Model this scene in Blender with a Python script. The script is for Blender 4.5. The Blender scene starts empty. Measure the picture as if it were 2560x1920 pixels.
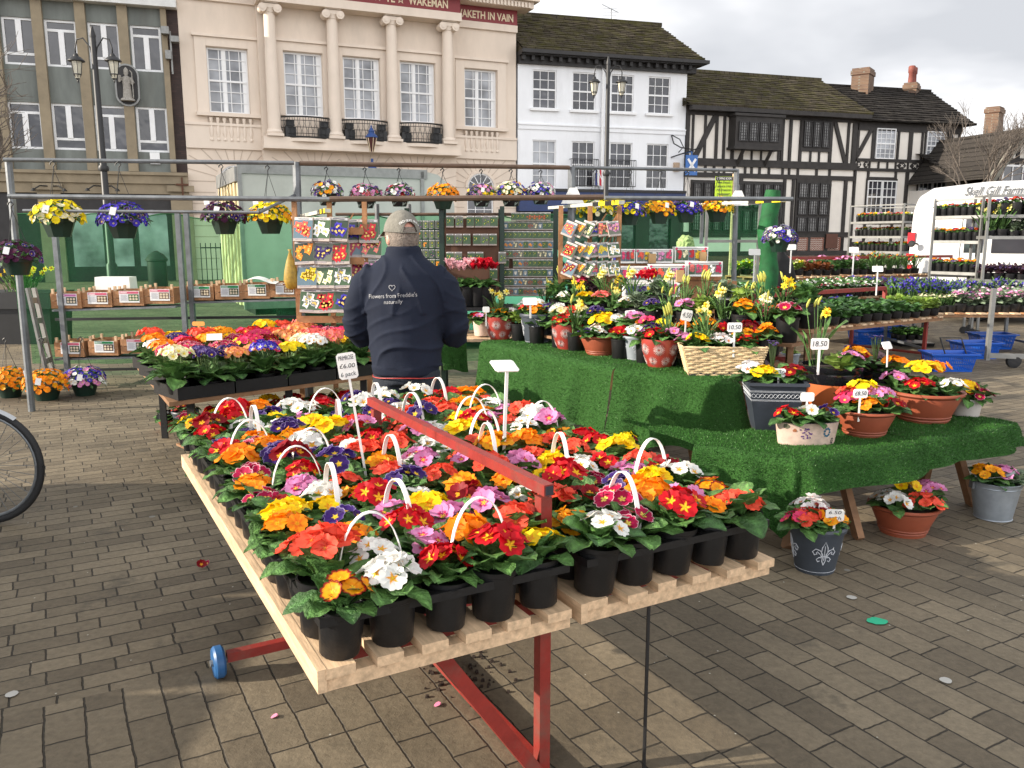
import bpy, math, random
import numpy as np
from mathutils import Vector, Matrix
random.seed(7)
RND = random.Random(11)
S = bpy.context.scene
COL = S.collection
PI = math.pi
# -- camera model (also used to measure real positions)
H, PITCH, F = 1.62, math.radians(10), 2075.0
CP, SP = math.cos(PITCH), math.sin(PITCH)
K = 2560 / 2212.0
def ray(px, py):
 a, b = (px - 1280) / F, (py - 960) / F
 return Vector((a, CP - b * SP, -SP - b * CP))
def gz(px, py, z=0.0):
 r = ray(px, py); t = (z - H) / r.z
 return Vector((r.x * t, r.y * t, z))
def gY(px, py, Y):
 r = ray(px, py); t = Y / r.y
 return Vector((r.x * t, Y, H + r.z * t))
def dz(x, y, z=0.0): return gz(x * K, y * K, z)
def dY(x, y, Y): return gY(x * K, y * K, Y)
# -- mesh builder
class Geo:
 def __init__(s, v, faces, mat=0, col=None):
  s.v = np.asarray(v, dtype=np.float64).reshape(-1, 3)
  s.loops = np.array([i for f in faces for i in f], dtype=np.int64)
  s.sizes = np.array([len(f) for f in faces], dtype=np.int64)
  s.mat = np.full(len(faces), mat) if np.isscalar(mat) else np.asarray(mat)
  if col is None: col = (1, 1, 1)
  c = np.asarray(col, dtype=np.float64)
  s.col = np.tile(c, (len(s.v), 1)) if c.ndim == 1 else c
def npm(M): return np.array([list(r) for r in M])
class MB:
 def __init__(s):
  s.V, s.L, s.Z, s.M, s.C, s.n = [], [], [], [], [], 0
 def geo(s, g, M=None, col=None, mat=None):
  v = g.v
  if M is not None:
   m = npm(M); v = v @ m[:3, :3].T + m[:3, 3]
  s.V.append(v); s.L.append(g.loops + s.n); s.Z.append(g.sizes)
  s.M.append(g.mat if mat is None else np.full(len(g.sizes), mat))
  s.C.append(g.col if col is None else np.tile(np.asarray(col, float), (len(v), 1)))
  s.n += len(v); return s
 def add(s, v, f, mat=0, col=None, M=None):
  return s.geo(Geo(v, f, mat, col), M)
 def box(s, x0, x1, y0, y1, z0, z1, mat=0, col=None, M=None, taper=0):
  t = taper
  v = [(x0, y0, z0), (x1, y0, z0), (x1, y1, z0), (x0, y1, z0), (x0 + t, y0 + t, z1), (x1 - t, y0 + t, z1), (x1 - t, y1 - t, z1), (x0 + t, y1 - t, z1)]
  return s.add(v, [(3, 2, 1, 0), (4, 5, 6, 7), (0, 1, 5, 4), (1, 2, 6, 5), (2, 3, 7, 6), (3, 0, 4, 7)], mat, col, M)
 def bar(s, a, b, w, h=None, mat=0, col=None, up=(0, 0, 1)):
  a, b = Vector(a), Vector(b); h = h or w
  d = b - a; L = d.length
  if L < 1e-6: return s
  z = d / L; x = z.cross(Vector(up))
  if x.length < 1e-4: x = z.cross(Vector((0, 1, 0)))
  x.normalize(); y = x.cross(z)
  M = Matrix((( x.x, y.x, z.x, a.x), (x.y, y.y, z.y, a.y), (x.z, y.z, z.z, a.z), (0, 0, 0, 1)))
  return s.box(-w / 2, w / 2, -h / 2, h / 2, 0, L, mat, col, M)
 def quad(s, a, b, c, d, mat=0, col=None):
  return s.add([tuple(a), tuple(b), tuple(c), tuple(d)], [(0, 1, 2, 3)], mat, col)
 def tube(s, pts, r, n=8, mat=0, col=None, caps=True):
  pts = [Vector(p) for p in pts]; V = []; Fc = []
  rs = r if isinstance(r, (list, tuple)) else [r] * len(pts)
  px = None
  for i, p in enumerate(pts):
   d = (pts[min(i + 1, len(pts) - 1)] - pts[max(i - 1, 0)])
   d = d.normalized() if d.length > 1e-9 else Vector((0, 0, 1))
   if px is None:
    px = d.orthogonal().normalized()
   px = (px - d * px.dot(d))
   px = px.normalized() if px.length > 1e-6 else d.orthogonal().normalized()
   py = d.cross(px)
   for k in range(n):
    a = 2 * PI * k / n
    V.append(p + (px * math.cos(a) + py * math.sin(a)) * rs[i])
  for i in range(len(pts) - 1):
   for k in range(n):
    k2 = (k + 1) % n
    Fc.append((i * n + k, i * n + k2, (i + 1) * n + k2, (i + 1) * n + k))
  if caps:
   Fc.append(tuple(range(n - 1, -1, -1))); Fc.append(tuple((len(pts) - 1) * n + k for k in range(n)))
  return s.add([tuple(v) for v in V], Fc, mat, col)
 def lathe(s, prof, n=24, mat=0, col=None, M=None, sx=1, sy=1, sq=0, ph=0):
  V = []; Fc = []; cc = []
  for j, pr in enumerate(prof):
   r, z = pr[0], pr[1]
   for k in range(n):
    a = 2 * PI * k / n + ph
    q = 1.0
    if sq: q = (1 - sq) + sq / max(abs(math.cos(a)), abs(math.sin(a)))
    V.append((r * q * math.cos(a) * sx, r * q * math.sin(a) * sy, z))
    if len(pr) > 2: cc.append(pr[2])
  for j in range(len(prof) - 1):
   for k in range(n):
    k2 = (k + 1) % n
    Fc.append((j * n + k, j * n + k2, (j + 1) * n + k2, (j + 1) * n + k))
  Fc.append(tuple(range(n - 1, -1, -1)))
  Fc.append(tuple((len(prof) - 1) * n + k for k in range(n)))
  return s.add(V, Fc, mat, cc if cc else col, M)
 def build(s, name, mats, parent=None, smooth=False, loc=None, data_only=False):
  me = bpy.data.meshes.new(name)
  if s.n:
   V = np.concatenate(s.V); L = np.concatenate(s.L); Z = np.concatenate(s.Z)
   me.vertices.add(len(V)); me.vertices.foreach_set('co', V.astype(np.float32).ravel())
   me.loops.add(len(L)); me.loops.foreach_set('vertex_index', L.astype(np.int32))
   me.polygons.add(len(Z))
   st = np.concatenate([[0], np.cumsum(Z)[:-1]])
   me.polygons.foreach_set('loop_start', st.astype(np.int32))
   me.polygons.foreach_set('material_index', np.concatenate(s.M).astype(np.int32))
   me.update(calc_edges=True)
   at = me.attributes.new('Col', 'FLOAT_COLOR', 'POINT')
   C = np.concatenate(s.C); C = np.hstack([C, np.ones((len(C), 1))])
   at.data.foreach_set('color', C.astype(np.float32).ravel())
   me.polygons.foreach_set('use_smooth', np.full(len(Z), bool(smooth)))
   if smooth and smooth is not True:
    try: me.set_sharp_from_angle(angle=math.radians(smooth))
    except Exception: pass
  for m in (mats if isinstance(mats, (list, tuple)) else [mats]): me.materials.append(m)
  if data_only: return me
  return link(name, me, parent, loc)
def link(name, me, parent=None, loc=None, rot=None):
 o = bpy.data.objects.new(name, me); COL.objects.link(o)
 if parent is not None: o.parent = parent
 if loc is not None: o.location = loc
 if rot is not None: o.rotation_euler = rot
 return o
LABELS = {}
def tag(o, label=None, cat=None, group=None, kind=None):
 if label: o['label'] = label
 if cat: o['category'] = cat
 if group: o['group'] = group
 if kind: o['kind'] = kind
 return o
def thing(name, label, cat, loc=(0, 0, 0), rz=0, group=None):
 o = bpy.data.objects.new(name, None); COL.objects.link(o)
 o.location = loc; o.rotation_euler = (0, 0, rz); o.empty_display_size = .05
 return tag(o, label, cat, group)
def kids(o): return list(o.children)
def copy_thing(src, parts, label, loc, rz=0, sc=1.0, group=None):
 r = src.copy(); COL.objects.link(r)
 r.location = loc; r.rotation_euler = (0, 0, rz); r.scale = (sc, sc, sc); r['label'] = label
 if group: r['group'] = group
 for p in parts:
  c = p.copy(); COL.objects.link(c); c.parent = r
 return r
# -- materials
def nt(name):
 m = bpy.data.materials.new(name); m.use_nodes = True
 t = m.node_tree; b = t.nodes['Principled BSDF']
 return m, t, b
def N(t, kind, **kw):
 n = t.nodes.new(kind)
 for k, v in kw.items():
  if k in n.inputs: n.inputs[k].default_value = v
  else: setattr(n, k, v)
 return n
def mat(name, col=(.5, .5, .5), rough=.6, var=.12, scale=6, bump=0, bscale=40, metal=0, spec=.5, vc=False, trans=0, coat=0, dirt=0, stretch=None, pos=False):
 m, t, b = nt(name); L = t.links.new
 tc = N(t, 'ShaderNodeTexCoord')
 mp = N(t, 'ShaderNodeMapping')
 if stretch: mp.inputs['Scale'].default_value = stretch
 L(tc.outputs['Object'], mp.inputs['Vector'])
 if pos:
  ge = N(t, 'ShaderNodeNewGeometry'); L(ge.outputs['Position'], mp.inputs['Vector'])
 no = N(t, 'ShaderNodeTexNoise', Scale=scale, Detail=6.0, Roughness=.6); L(mp.outputs['Vector'], no.inputs['Vector'])
 mr = N(t, 'ShaderNodeMapRange'); mr.inputs[1].default_value = .3; mr.inputs[2].default_value = .7
 mr.inputs[3].default_value = 1 - var; mr.inputs[4].default_value = 1 + var
 L(no.outputs['Fac'], mr.inputs[0])
 mul = N(t, 'ShaderNodeVectorMath', operation='SCALE')
 if vc:
  at = N(t, 'ShaderNodeAttribute', attribute_name='Col'); L(at.outputs['Color'], mul.inputs[0])
 else: mul.inputs[0].default_value = col
 L(mr.outputs[0], mul.inputs['Scale'])
 out = mul.outputs[0]
 if dirt:
  n2 = N(t, 'ShaderNodeTexNoise', Scale=scale * .35, Detail=8.0, Roughness=.7); L(mp.outputs['Vector'], n2.inputs['Vector'])
  r2 = N(t, 'ShaderNodeMapRange'); r2.inputs[1].default_value = .52; r2.inputs[2].default_value = .75; r2.inputs[3].default_value = 0; r2.inputs[4].default_value = dirt
  L(n2.outputs['Fac'], r2.inputs[0])
  mx = N(t, 'ShaderNodeMix', data_type='RGBA'); L(r2.outputs[0], mx.inputs[0]); L(out, mx.inputs[6]); mx.inputs[7].default_value = (.09, .08, .06, 1)
  out = mx.outputs[2]
 L(out, b.inputs['Base Color'])
 b.inputs['Roughness'].default_value = rough; b.inputs['Metallic'].default_value = metal
 b.inputs['Specular IOR Level'].default_value = spec
 if coat: b.inputs['Coat Weight'].default_value = coat
 if bump:
  nb = N(t, 'ShaderNodeTexNoise', Scale=bscale, Detail=5.0); L(mp.outputs['Vector'], nb.inputs['Vector'])
  bp = N(t, 'ShaderNodeBump', Strength=bump, Distance=.01); L(nb.outputs['Fac'], bp.inputs['Height']); L(bp.outputs[0], b.inputs['Normal'])
 if trans:
  tr = N(t, 'ShaderNodeBsdfTranslucent'); L(out, tr.inputs['Color'])
  ms = N(t, 'ShaderNodeMixShader'); ms.inputs[0].default_value = trans
  L(b.outputs[0], ms.inputs[1]); L(tr.outputs[0], ms.inputs[2]); L(ms.outputs[0], t.nodes['Material Output'].inputs['Surface'])
 return m
MT = {}
MT['petal'] = mat('petal', rough=.55, var=.10, scale=60, vc=True, trans=.28, spec=.25)
MT['leaf'] = mat('leaf', rough=.5, var=.22, scale=30, vc=True, trans=.15, spec=.4, bump=.9, bscale=120)
MT['vc'] = mat('painted', rough=.55, var=.06, scale=12, vc=True)
MT['print'] = mat('printed_paper', rough=.35, var=.10, scale=90, vc=True)
MT['black'] = mat('black_plastic', (.010, .010, .011), .42, .2, 25, bump=.15, bscale=60, spec=.4)
MT['redsteel'] = mat('red_painted_steel', (.235, .020, .014), .5, .2, 14, bump=.2, bscale=40, dirt=.6)
MT['pine'] = mat('pine_wood', (.60, .42, .26), .75, .30, 5, bump=.16, bscale=16, stretch=(9, 1.2, 9), dirt=.35)
MT['crate'] = mat('crate_wood', (.33, .16, .07), .75, .25, 14, bump=.4, bscale=30)
MT['oak'] = mat('trestle_wood', (.24, .125, .06), .7, .25, 9, bump=.4, bscale=30)
MT['galv'] = mat('galvanised_steel', (.17, .18, .19), .5, .25, 10, metal=.55, bump=.1)
MT['steel'] = mat('worn_steel', (.30, .31, .32), .5, .3, 12, metal=.4, dirt=.4)
MT['alu'] = mat('aluminium', (.24, .24, .23), .5, .15, 10, metal=.5)
MT['rust'] = mat('brown_pole', (.12, .075, .05), .6, .25, 9, metal=.2)
MT['white'] = mat('white_plastic', (.80, .79, .76), .4, .04, 8, spec=.5)
MT['ink'] = mat('ink', (.02, .02, .03), .6, .02, 5)
MT['terra'] = mat('terracotta', (.27, .062, .027), .55, .12, 9, bump=.1, dirt=.15)
MT['grass_end'] = mat('turf_backing', (.012, .02, .014), .9, .2, 10)
MT['soil'] = mat('soil', (.03, .018, .012), .95, .4, 60, bump=1, bscale=90)
MT['blue'] = mat('blue_plastic', (.008, .10, .52), .35, .06, 8)
MT['rubber'] = mat('rubber', (.012, .012, .013), .7, .2, 20)
MT['skin'] = mat('skin', (.62, .30, .22), .5, .1, 30, bump=.1)
MT['wicker'] = mat('wicker', (.62, .46, .26), .75, .3, 30, bump=.4, bscale=60)
def glass_mat(name, col, rough=.06, spec=.7):
 m, t, b = nt(name); L = t.links.new
 g = N(t, 'ShaderNodeNewGeometry'); no = N(t, 'ShaderNodeTexNoise', Scale=.9, Detail=3.0); L(g.outputs['Position'], no.inputs['Vector'])
 cr = N(t, 'ShaderNodeMapRange'); cr.inputs[3].default_value = .5; cr.inputs[4].default_value = 1.6; cr.inputs[1].default_value = .35; cr.inputs[2].default_value = .65
 L(no.outputs['Fac'], cr.inputs[0])
 mu = N(t, 'ShaderNodeVectorMath', operation='SCALE'); mu.inputs[0].default_value = col; L(cr.outputs[0], mu.inputs['Scale']); L(mu.outputs[0], b.inputs['Base Color'])
 b.inputs['Roughness'].default_value = rough; b.inputs['Specular IOR Level'].default_value = spec
 nb = N(t, 'ShaderNodeTexNoise', Scale=1.5); L(g.outputs['Position'], nb.inputs['Vector'])
 bp = N(t, 'ShaderNodeBump', Strength=.25, Distance=.05); L(nb.outputs['Fac'], bp.inputs['Height']); L(bp.outputs[0], b.inputs['Normal'])
 return m
MT['glass'] = glass_mat('window_glass', (.035, .035, .042))
MT['glass_pale'] = glass_mat('curtained_glass', (.26, .27, .29), .12, .5)
def text(s, size, M, parent, mt, name='lettering', shear=0, ext=.002, align='CENTER', sx=1, bold=0, fit=0):
 cu = bpy.data.curves.new(name, 'FONT'); cu.body = s; cu.size = size; cu.align_x = align; cu.align_y = 'CENTER'
 cu.extrude = ext; cu.shear = shear; cu.offset = bold; cu.resolution_u = 3
 cu.materials.append(mt)
 o = bpy.data.objects.new(name, cu); COL.objects.link(o); o.parent = parent
 dg = bpy.context.evaluated_depsgraph_get(); me = bpy.data.meshes.new_from_object(o.evaluated_get(dg)); bpy.data.objects.remove(o)
 if fit:
  xs = [v.co.x for v in me.vertices]
  if xs: k = fit / max(1e-4, max(xs) - min(xs)); c = (max(xs) + min(xs)) / 2 if align == 'CENTER' else 0; me.transform(Matrix.Diagonal((k, 1, 1, 1)) @ Matrix.Translation((-c, 0, 0)))
 me.transform(M @ Matrix.Diagonal((sx, 1, 1, 1)))
 return link(name, me, parent)
def basis(o, x, y):          # matrix with local x, y directions and origin
 x = Vector(x).normalized(); y = Vector(y); y = (y - x * y.dot(x)).normalized(); z = x.cross(y)
 return Matrix(((x.x, y.x, z.x, o[0]), (x.y, y.y, z.y, o[1]), (x.z, y.z, z.z, o[2]), (0, 0, 0, 1)))
# -- camera, world, sun
cam = bpy.data.cameras.new('camera'); cam.lens = 36 * F / 2560; cam.sensor_width = 36; cam.clip_end = 900; cam.clip_start = .05
co = bpy.data.objects.new('camera', cam); COL.objects.link(co); co.location = (0, 0, H); co.rotation_euler = (PI / 2 - PITCH, 0, 0)
S.camera = co
SUN_EL = math.radians(21)
SUN_DIR = Vector((-.97, -.20, 0)).normalized()      # horizontal direction TOWARDS the sun
sd = Vector((SUN_DIR.x * math.cos(SUN_EL), SUN_DIR.y * math.cos(SUN_EL), math.sin(SUN_EL)))
sl = bpy.data.lights.new('sun', 'SUN'); sl.energy = 5.0; sl.angle = math.radians(.55); sl.color = (1, .9, .76)
so = bpy.data.objects.new('sun', sl); COL.objects.link(so); so.rotation_euler = sd.to_track_quat('Z', 'Y').to_euler(); so.location = (-20, 0, 20)
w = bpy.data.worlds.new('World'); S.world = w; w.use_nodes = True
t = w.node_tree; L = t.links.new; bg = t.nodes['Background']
sk = N(t, 'ShaderNodeTexSky', sky_type='NISHITA', sun_disc=False, sun_elevation=SUN_EL, sun_rotation=math.atan2(SUN_DIR.x, SUN_DIR.y))
sk.air_density = 1.0; sk.dust_density = 1.5
tc = N(t, 'ShaderNodeTexCoord')
sx = N(t, 'ShaderNodeSeparateXYZ'); L(tc.outputs['Generated'], sx.inputs[0])
ad = N(t, 'ShaderNodeMath', operation='MAXIMUM'); L(sx.outputs['Z'], ad.inputs[0]); ad.inputs[1].default_value = 0
ad2 = N(t, 'ShaderNodeMath', operation='ADD'); L(ad.outputs[0], ad2.inputs[0]); ad2.inputs[1].default_value = .18
dv = N(t, 'ShaderNodeVectorMath', operation='DIVIDE'); L(tc.outputs['Generated'], dv.inputs[0]);
cb = N(t, 'ShaderNodeCombineXYZ'); L(ad2.outputs[0], cb.inputs[0]); L(ad2.outputs[0], cb.inputs[1]); cb.inputs[2].default_value = 1e3
L(cb.outputs[0], dv.inputs[1])
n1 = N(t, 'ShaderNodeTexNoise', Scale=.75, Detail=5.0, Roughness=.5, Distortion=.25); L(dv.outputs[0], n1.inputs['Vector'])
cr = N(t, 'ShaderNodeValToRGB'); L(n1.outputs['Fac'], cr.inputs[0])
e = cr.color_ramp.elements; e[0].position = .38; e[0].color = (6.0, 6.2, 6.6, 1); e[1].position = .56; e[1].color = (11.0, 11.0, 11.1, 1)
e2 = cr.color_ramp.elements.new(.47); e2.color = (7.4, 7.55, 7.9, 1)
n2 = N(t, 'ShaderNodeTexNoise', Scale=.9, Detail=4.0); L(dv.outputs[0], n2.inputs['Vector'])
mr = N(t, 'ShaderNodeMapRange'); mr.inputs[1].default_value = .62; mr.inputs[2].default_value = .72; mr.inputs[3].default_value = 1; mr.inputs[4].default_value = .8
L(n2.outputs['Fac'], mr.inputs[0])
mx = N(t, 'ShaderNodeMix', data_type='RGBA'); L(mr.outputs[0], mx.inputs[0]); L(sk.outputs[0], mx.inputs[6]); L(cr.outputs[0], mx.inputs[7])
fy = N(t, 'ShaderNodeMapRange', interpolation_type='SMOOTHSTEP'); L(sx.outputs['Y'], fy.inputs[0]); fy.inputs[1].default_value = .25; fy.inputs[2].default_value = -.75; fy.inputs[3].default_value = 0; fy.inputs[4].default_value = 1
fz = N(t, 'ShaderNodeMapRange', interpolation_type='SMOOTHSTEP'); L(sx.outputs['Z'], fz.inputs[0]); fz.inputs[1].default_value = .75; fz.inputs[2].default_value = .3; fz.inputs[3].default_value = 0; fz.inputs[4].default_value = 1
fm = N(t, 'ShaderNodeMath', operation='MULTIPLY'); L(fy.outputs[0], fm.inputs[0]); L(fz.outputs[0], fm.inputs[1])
fa = N(t, 'ShaderNodeMath', operation='MULTIPLY_ADD'); L(fm.outputs[0], fa.inputs[0]); fa.inputs[1].default_value = .88; fa.inputs[2].default_value = .68  # extra sky brightness added low behind the camera to light the facades
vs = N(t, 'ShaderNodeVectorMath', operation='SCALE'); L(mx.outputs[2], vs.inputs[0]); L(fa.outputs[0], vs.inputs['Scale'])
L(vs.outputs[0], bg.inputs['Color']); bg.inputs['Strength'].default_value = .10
S.view_settings.view_transform = 'Standard'; S.view_settings.look = 'None'; S.view_settings.exposure = 0.8; S.view_settings.gamma = 1
S.render.engine = 'CYCLES'
S.cycles.max_bounces = 6; S.cycles.transparent_max_bounces = 12; S.cycles.diffuse_bounces = 3; S.cycles.glossy_bounces = 3
try: S.cycles.use_denoising = True
except Exception: pass
# -- ground: stone setts
def ground_material():
 m, t, b = nt('stone_setts'); L = t.links.new
 g = N(t, 'ShaderNodeNewGeometry')
 dn = N(t, 'ShaderNodeTexNoise', Scale=3.2, Detail=3.0); L(g.outputs['Position'], dn.inputs['Vector'])
 sc = N(t, 'ShaderNodeVectorMath', operation='MULTIPLY_ADD'); L(dn.outputs['Color'], sc.inputs[0]); sc.inputs[1].default_value = (.015, .015, 0); L(g.outputs['Position'], sc.inputs[2])
 dn2 = N(t, 'ShaderNodeTexNoise', Scale=28, Detail=2.0); L(g.outputs['Position'], dn2.inputs['Vector'])
 sc2 = N(t, 'ShaderNodeVectorMath', operation='MULTIPLY_ADD'); L(dn2.outputs['Color'], sc2.inputs[0]); sc2.inputs[1].default_value = (.009, .009, 0); L(sc.outputs[0], sc2.inputs[2])
 outs = []
 for ang, bw_, bh_ in ((29, .235, .103), (119, .275, .126)):
  mp = N(t, 'ShaderNodeMapping', vector_type='POINT'); mp.inputs['Rotation'].default_value = (0, 0, math.radians(-ang)); L(sc2.outputs[0], mp.inputs['Vector'])
  br = N(t, 'ShaderNodeTexBrick', offset=.5, offset_frequency=2, squash=.72, squash_frequency=3)
  br.inputs['Scale'].default_value = 1; br.inputs['Mortar Size'].default_value = .0042; br.inputs['Mortar Smooth'].default_value = .6
  br.inputs['Brick Width'].default_value = bw_; br.inputs['Row Height'].default_value = bh_; br.inputs['Bias'].default_value = 0
  br.inputs['Color1'].default_value = (.108, .086, .058, 1); br.inputs['Color2'].default_value = (.185, .150, .101, 1); br.inputs['Mortar'].default_value = (.036, .029, .020, 1)
  L(mp.outputs[0], br.inputs['Vector']); outs.append(br)
 dt = N(t, 'ShaderNodeVectorMath', operation='DOT_PRODUCT'); L(g.outputs['Position'], dt.inputs[0]); a = math.radians(29); dt.inputs[1].default_value = (-math.sin(a), math.cos(a), 0)
 k = -math.sin(a) * -.99 + math.cos(a) * 3.03
 gt = N(t, 'ShaderNodeMath', operation='LESS_THAN'); L(dt.outputs['Value'], gt.inputs[0]); gt.inputs[1].default_value = k
 mc = N(t, 'ShaderNodeMix', data_type='RGBA'); L(gt.outputs[0], mc.inputs[0]); L(outs[0].outputs['Color'], mc.inputs[6]); L(outs[1].outputs['Color'], mc.inputs[7])
 mf = N(t, 'ShaderNodeMix', data_type='FLOAT'); L(gt.outputs[0], mf.inputs[0]); L(outs[0].outputs['Fac'], mf.inputs[2]); L(outs[1].outputs['Fac'], mf.inputs[3])
 big = N(t, 'ShaderNodeTexNoise', Scale=.9, Detail=8.0, Roughness=.65); L(g.outputs['Position'], big.inputs['Vector'])
 r = N(t, 'ShaderNodeMapRange'); r.inputs[1].default_value = .3; r.inputs[2].default_value = .7; r.inputs[3].default_value = .72; r.inputs[4].default_value = 1.3; L(big.outputs['Fac'], r.inputs[0])
 m1 = N(t, 'ShaderNodeVectorMath', operation='SCALE'); L(mc.outputs[2], m1.inputs[0]); L(r.outputs[0], m1.inputs['Scale'])
 fn = N(t, 'ShaderNodeTexNoise', Scale=35, Detail=8.0, Roughness=.7); L(g.outputs['Position'], fn.inputs['Vector'])
 r2 = N(t, 'ShaderNodeMapRange'); r2.inputs[1].default_value = .3; r2.inputs[2].default_value = .7; r2.inputs[3].default_value = .78; r2.inputs[4].default_value = 1.22; L(fn.outputs['Fac'], r2.inputs[0])
 m2 = N(t, 'ShaderNodeVectorMath', operation='SCALE'); L(m1.outputs[0], m2.inputs[0]); L(r2.outputs[0], m2.inputs['Scale'])
 vo = N(t, 'ShaderNodeTexVoronoi', Scale=9); L(g.outputs['Position'], vo.inputs['Vector'])
 lt = N(t, 'ShaderNodeMath', operation='LESS_THAN'); L(vo.outputs['Distance'], lt.inputs[0]); lt.inputs[1].default_value = .035
 mz = N(t, 'ShaderNodeMix', data_type='RGBA'); L(lt.outputs[0], mz.inputs[0]); L(m2.outputs[0], mz.inputs[6]); mz.inputs[7].default_value = (.42, .4, .34, 1)
 vg = N(t, 'ShaderNodeTexVoronoi', Scale=1.6); L(g.outputs['Position'], vg.inputs['Vector'])
 lg = N(t, 'ShaderNodeMath', operation='LESS_THAN'); L(vg.outputs['Distance'], lg.inputs[0]); lg.inputs[1].default_value = .030
 mg = N(t, 'ShaderNodeMix', data_type='RGBA'); L(lg.outputs[0], mg.inputs[0]); L(mz.outputs[2], mg.inputs[6]); mg.inputs[7].default_value = (.20, .19, .165, 1)
 st = N(t, 'ShaderNodeTexNoise', Scale=2.3, Detail=9.0, Roughness=.75); L(g.outputs['Position'], st.inputs['Vector'])
 sr = N(t, 'ShaderNodeMapRange'); sr.inputs[1].default_value = .57; sr.inputs[2].default_value = .66; sr.inputs[4].default_value = .55; L(st.outputs['Fac'], sr.inputs[0])
 mz = N(t, 'ShaderNodeMix', data_type='RGBA'); L(sr.outputs[0], mz.inputs[0]); L(mg.outputs[2], mz.inputs[6]); mz.inputs[7].default_value = (.055, .048, .036, 1)
 L(mz.outputs[2], b.inputs['Base Color']); b.inputs['Roughness'].default_value = .72; b.inputs['Specular IOR Level'].default_value = .35
 h1 = N(t, 'ShaderNodeMath', operation='MULTIPLY_ADD'); L(mf.outputs[0], h1.inputs[0]); h1.inputs[1].default_value = -1;
 fs = N(t, 'ShaderNodeMath', operation='MULTIPLY_ADD'); L(fn.outputs['Fac'], fs.inputs[0]); fs.inputs[1].default_value = .22
 bs = N(t, 'ShaderNodeMath', operation='MULTIPLY'); L(dn.outputs['Fac'], bs.inputs[0]); bs.inputs[1].default_value = .9; L(bs.outputs[0], fs.inputs[2])
 L(fs.outputs[0], h1.inputs[2])
 bp = N(t, 'ShaderNodeBump', Strength=1.0, Distance=.02); L(h1.outputs[0], bp.inputs['Height']); L(bp.outputs[0], b.inputs['Normal'])
 return m
gm = MB(); gm.quad((-300, -200, 0), (300, -200, 0), (300, 400, 0), (-300, 400, 0))
tag(gm.build('ground', ground_material()), kind='structure')
# -- facades, measured on their real planes
def z1(x, y): return (x * .40687, y * .40687)
def z2(x, y): return (700 + x * .36166, y * .36166)
def z3(x, y): return (1250 + x * .36166, y * .36166)
def z4(x, y): return (1760 + x * .36166, 100 + y * .36166)
class Fac:
 def __init__(s, origin, ang):
  a = math.radians(ang); s.t = Vector((math.sin(a), math.cos(a), 0)); s.n = Vector((-math.cos(a), math.sin(a), 0)) * -1
  s.n = Vector((s.t.y, -s.t.x, 0)); s.o = Vector((origin[0], origin[1], 0)); s.rz = math.atan2(s.t.y, s.t.x)
 def at(s, p, off=0.0):          # -> (u, z) on the plane moved OFF metres towards the square
  r = ray(*p); o = s.o + s.n * off
  k = (o - Vector((0, 0, H))).dot(s.n) / r.dot(s.n)
  q = Vector((0, 0, H)) + r * k
  return (q - o).dot(s.t), q.z
 def w(s, u, off, z): return s.o + s.t * u + s.n * off + Vector((0, 0, z))
 def end(s, p, off=0):
  u, _ = s.at(p, off); q = s.o + s.t * u; return (q.x, q.y)
 def rect(s, a, b, off=0):       # two opposite pixel corners -> u0,u1,z0,z1
  u0, za = s.at(a, off); u1, zb = s.at(b, off)
  return min(u0, u1), max(u0, u1), min(za, zb), max(za, zb)
r0 = ray(1293, 320); r0 *= 38 / r0.y
FB0 = Fac((r0.x, r0.y), 66.7)
e = FB0.end((461, 300)); FB = Fac(e, 66.7)
fa_dir = Fac(e, 72.5); FA = Fac(e, 72.5)       # office block lies at negative u
FC = Fac((r0.x, r0.y), 73.5)
FD = Fac(FC.end((1714, 300)), 71.5)
FE = Fac(FD.end((2145, 330)), 74.0)
UB = FB.at((1290, 250))[0]; UC = FC.at((1714, 300))[0]; UD = FD.at((2145, 330))[0]; UE = FE.at((2402, 350))[0]
MT['cream'] = mat('cream_stucco', (.70, .592, .49), .8, .07, 1.2, bump=.15, bscale=12, dirt=.22, pos=True, stretch=(1, 1, .35))
MT['cream2'] = mat('cream_moulding', (.72, .615, .515), .75, .05, 2, pos=True, dirt=.12, stretch=(1, 1, .4))
MT['groove'] = mat('stucco_groove_shade', (.50, .41, .33), .9, .1, 2)  # darker tone carries the shade of recessed grooves in its colour
MT['wpaint'] = mat('white_masonry_paint', (.80, .81, .83), .7, .05, 1.5, bump=.5, bscale=6, dirt=.22, pos=True, stretch=(1, 1, .3))
MT['wframe'] = mat('white_window_frame', (.80, .80, .80), .5, .04, 5)
MT['bframe'] = mat('black_paint', (.022, .020, .020), .6, .3, 3, bump=.2)
MT['plaster'] = mat('lime_plaster', (.78, .73, .66), .8, .06, 1.5, dirt=.08, pos=True)
MT['timber'] = mat('black_timber', (.028, .024, .022), .7, .35, 4, bump=.4, bscale=10, pos=True)
MT['maroon'] = mat('maroon_frieze', (.20, .012, .016), .5, .05, 3)
MT['gold'] = mat('cream_lettering', (.75, .62, .42), .5, .03, 3)
MT['tan'] = mat('sandstone_cladding', (.26, .21, .14), .8, .15, 2.5, dirt=.2, pos=True)
MT['spandrel'] = mat('grey_green_panel', (.15, .165, .15), .6, .25, 1.6, dirt=.35, pos=True, stretch=(1.5, 1.5, .35))
MT['iron'] = mat('black_ironwork', (.012, .012, .013), .5, .2, 10)
MT['herring'] = mat('herringbone_brick', (.22, .10, .07), .8, .3, 30)
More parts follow.
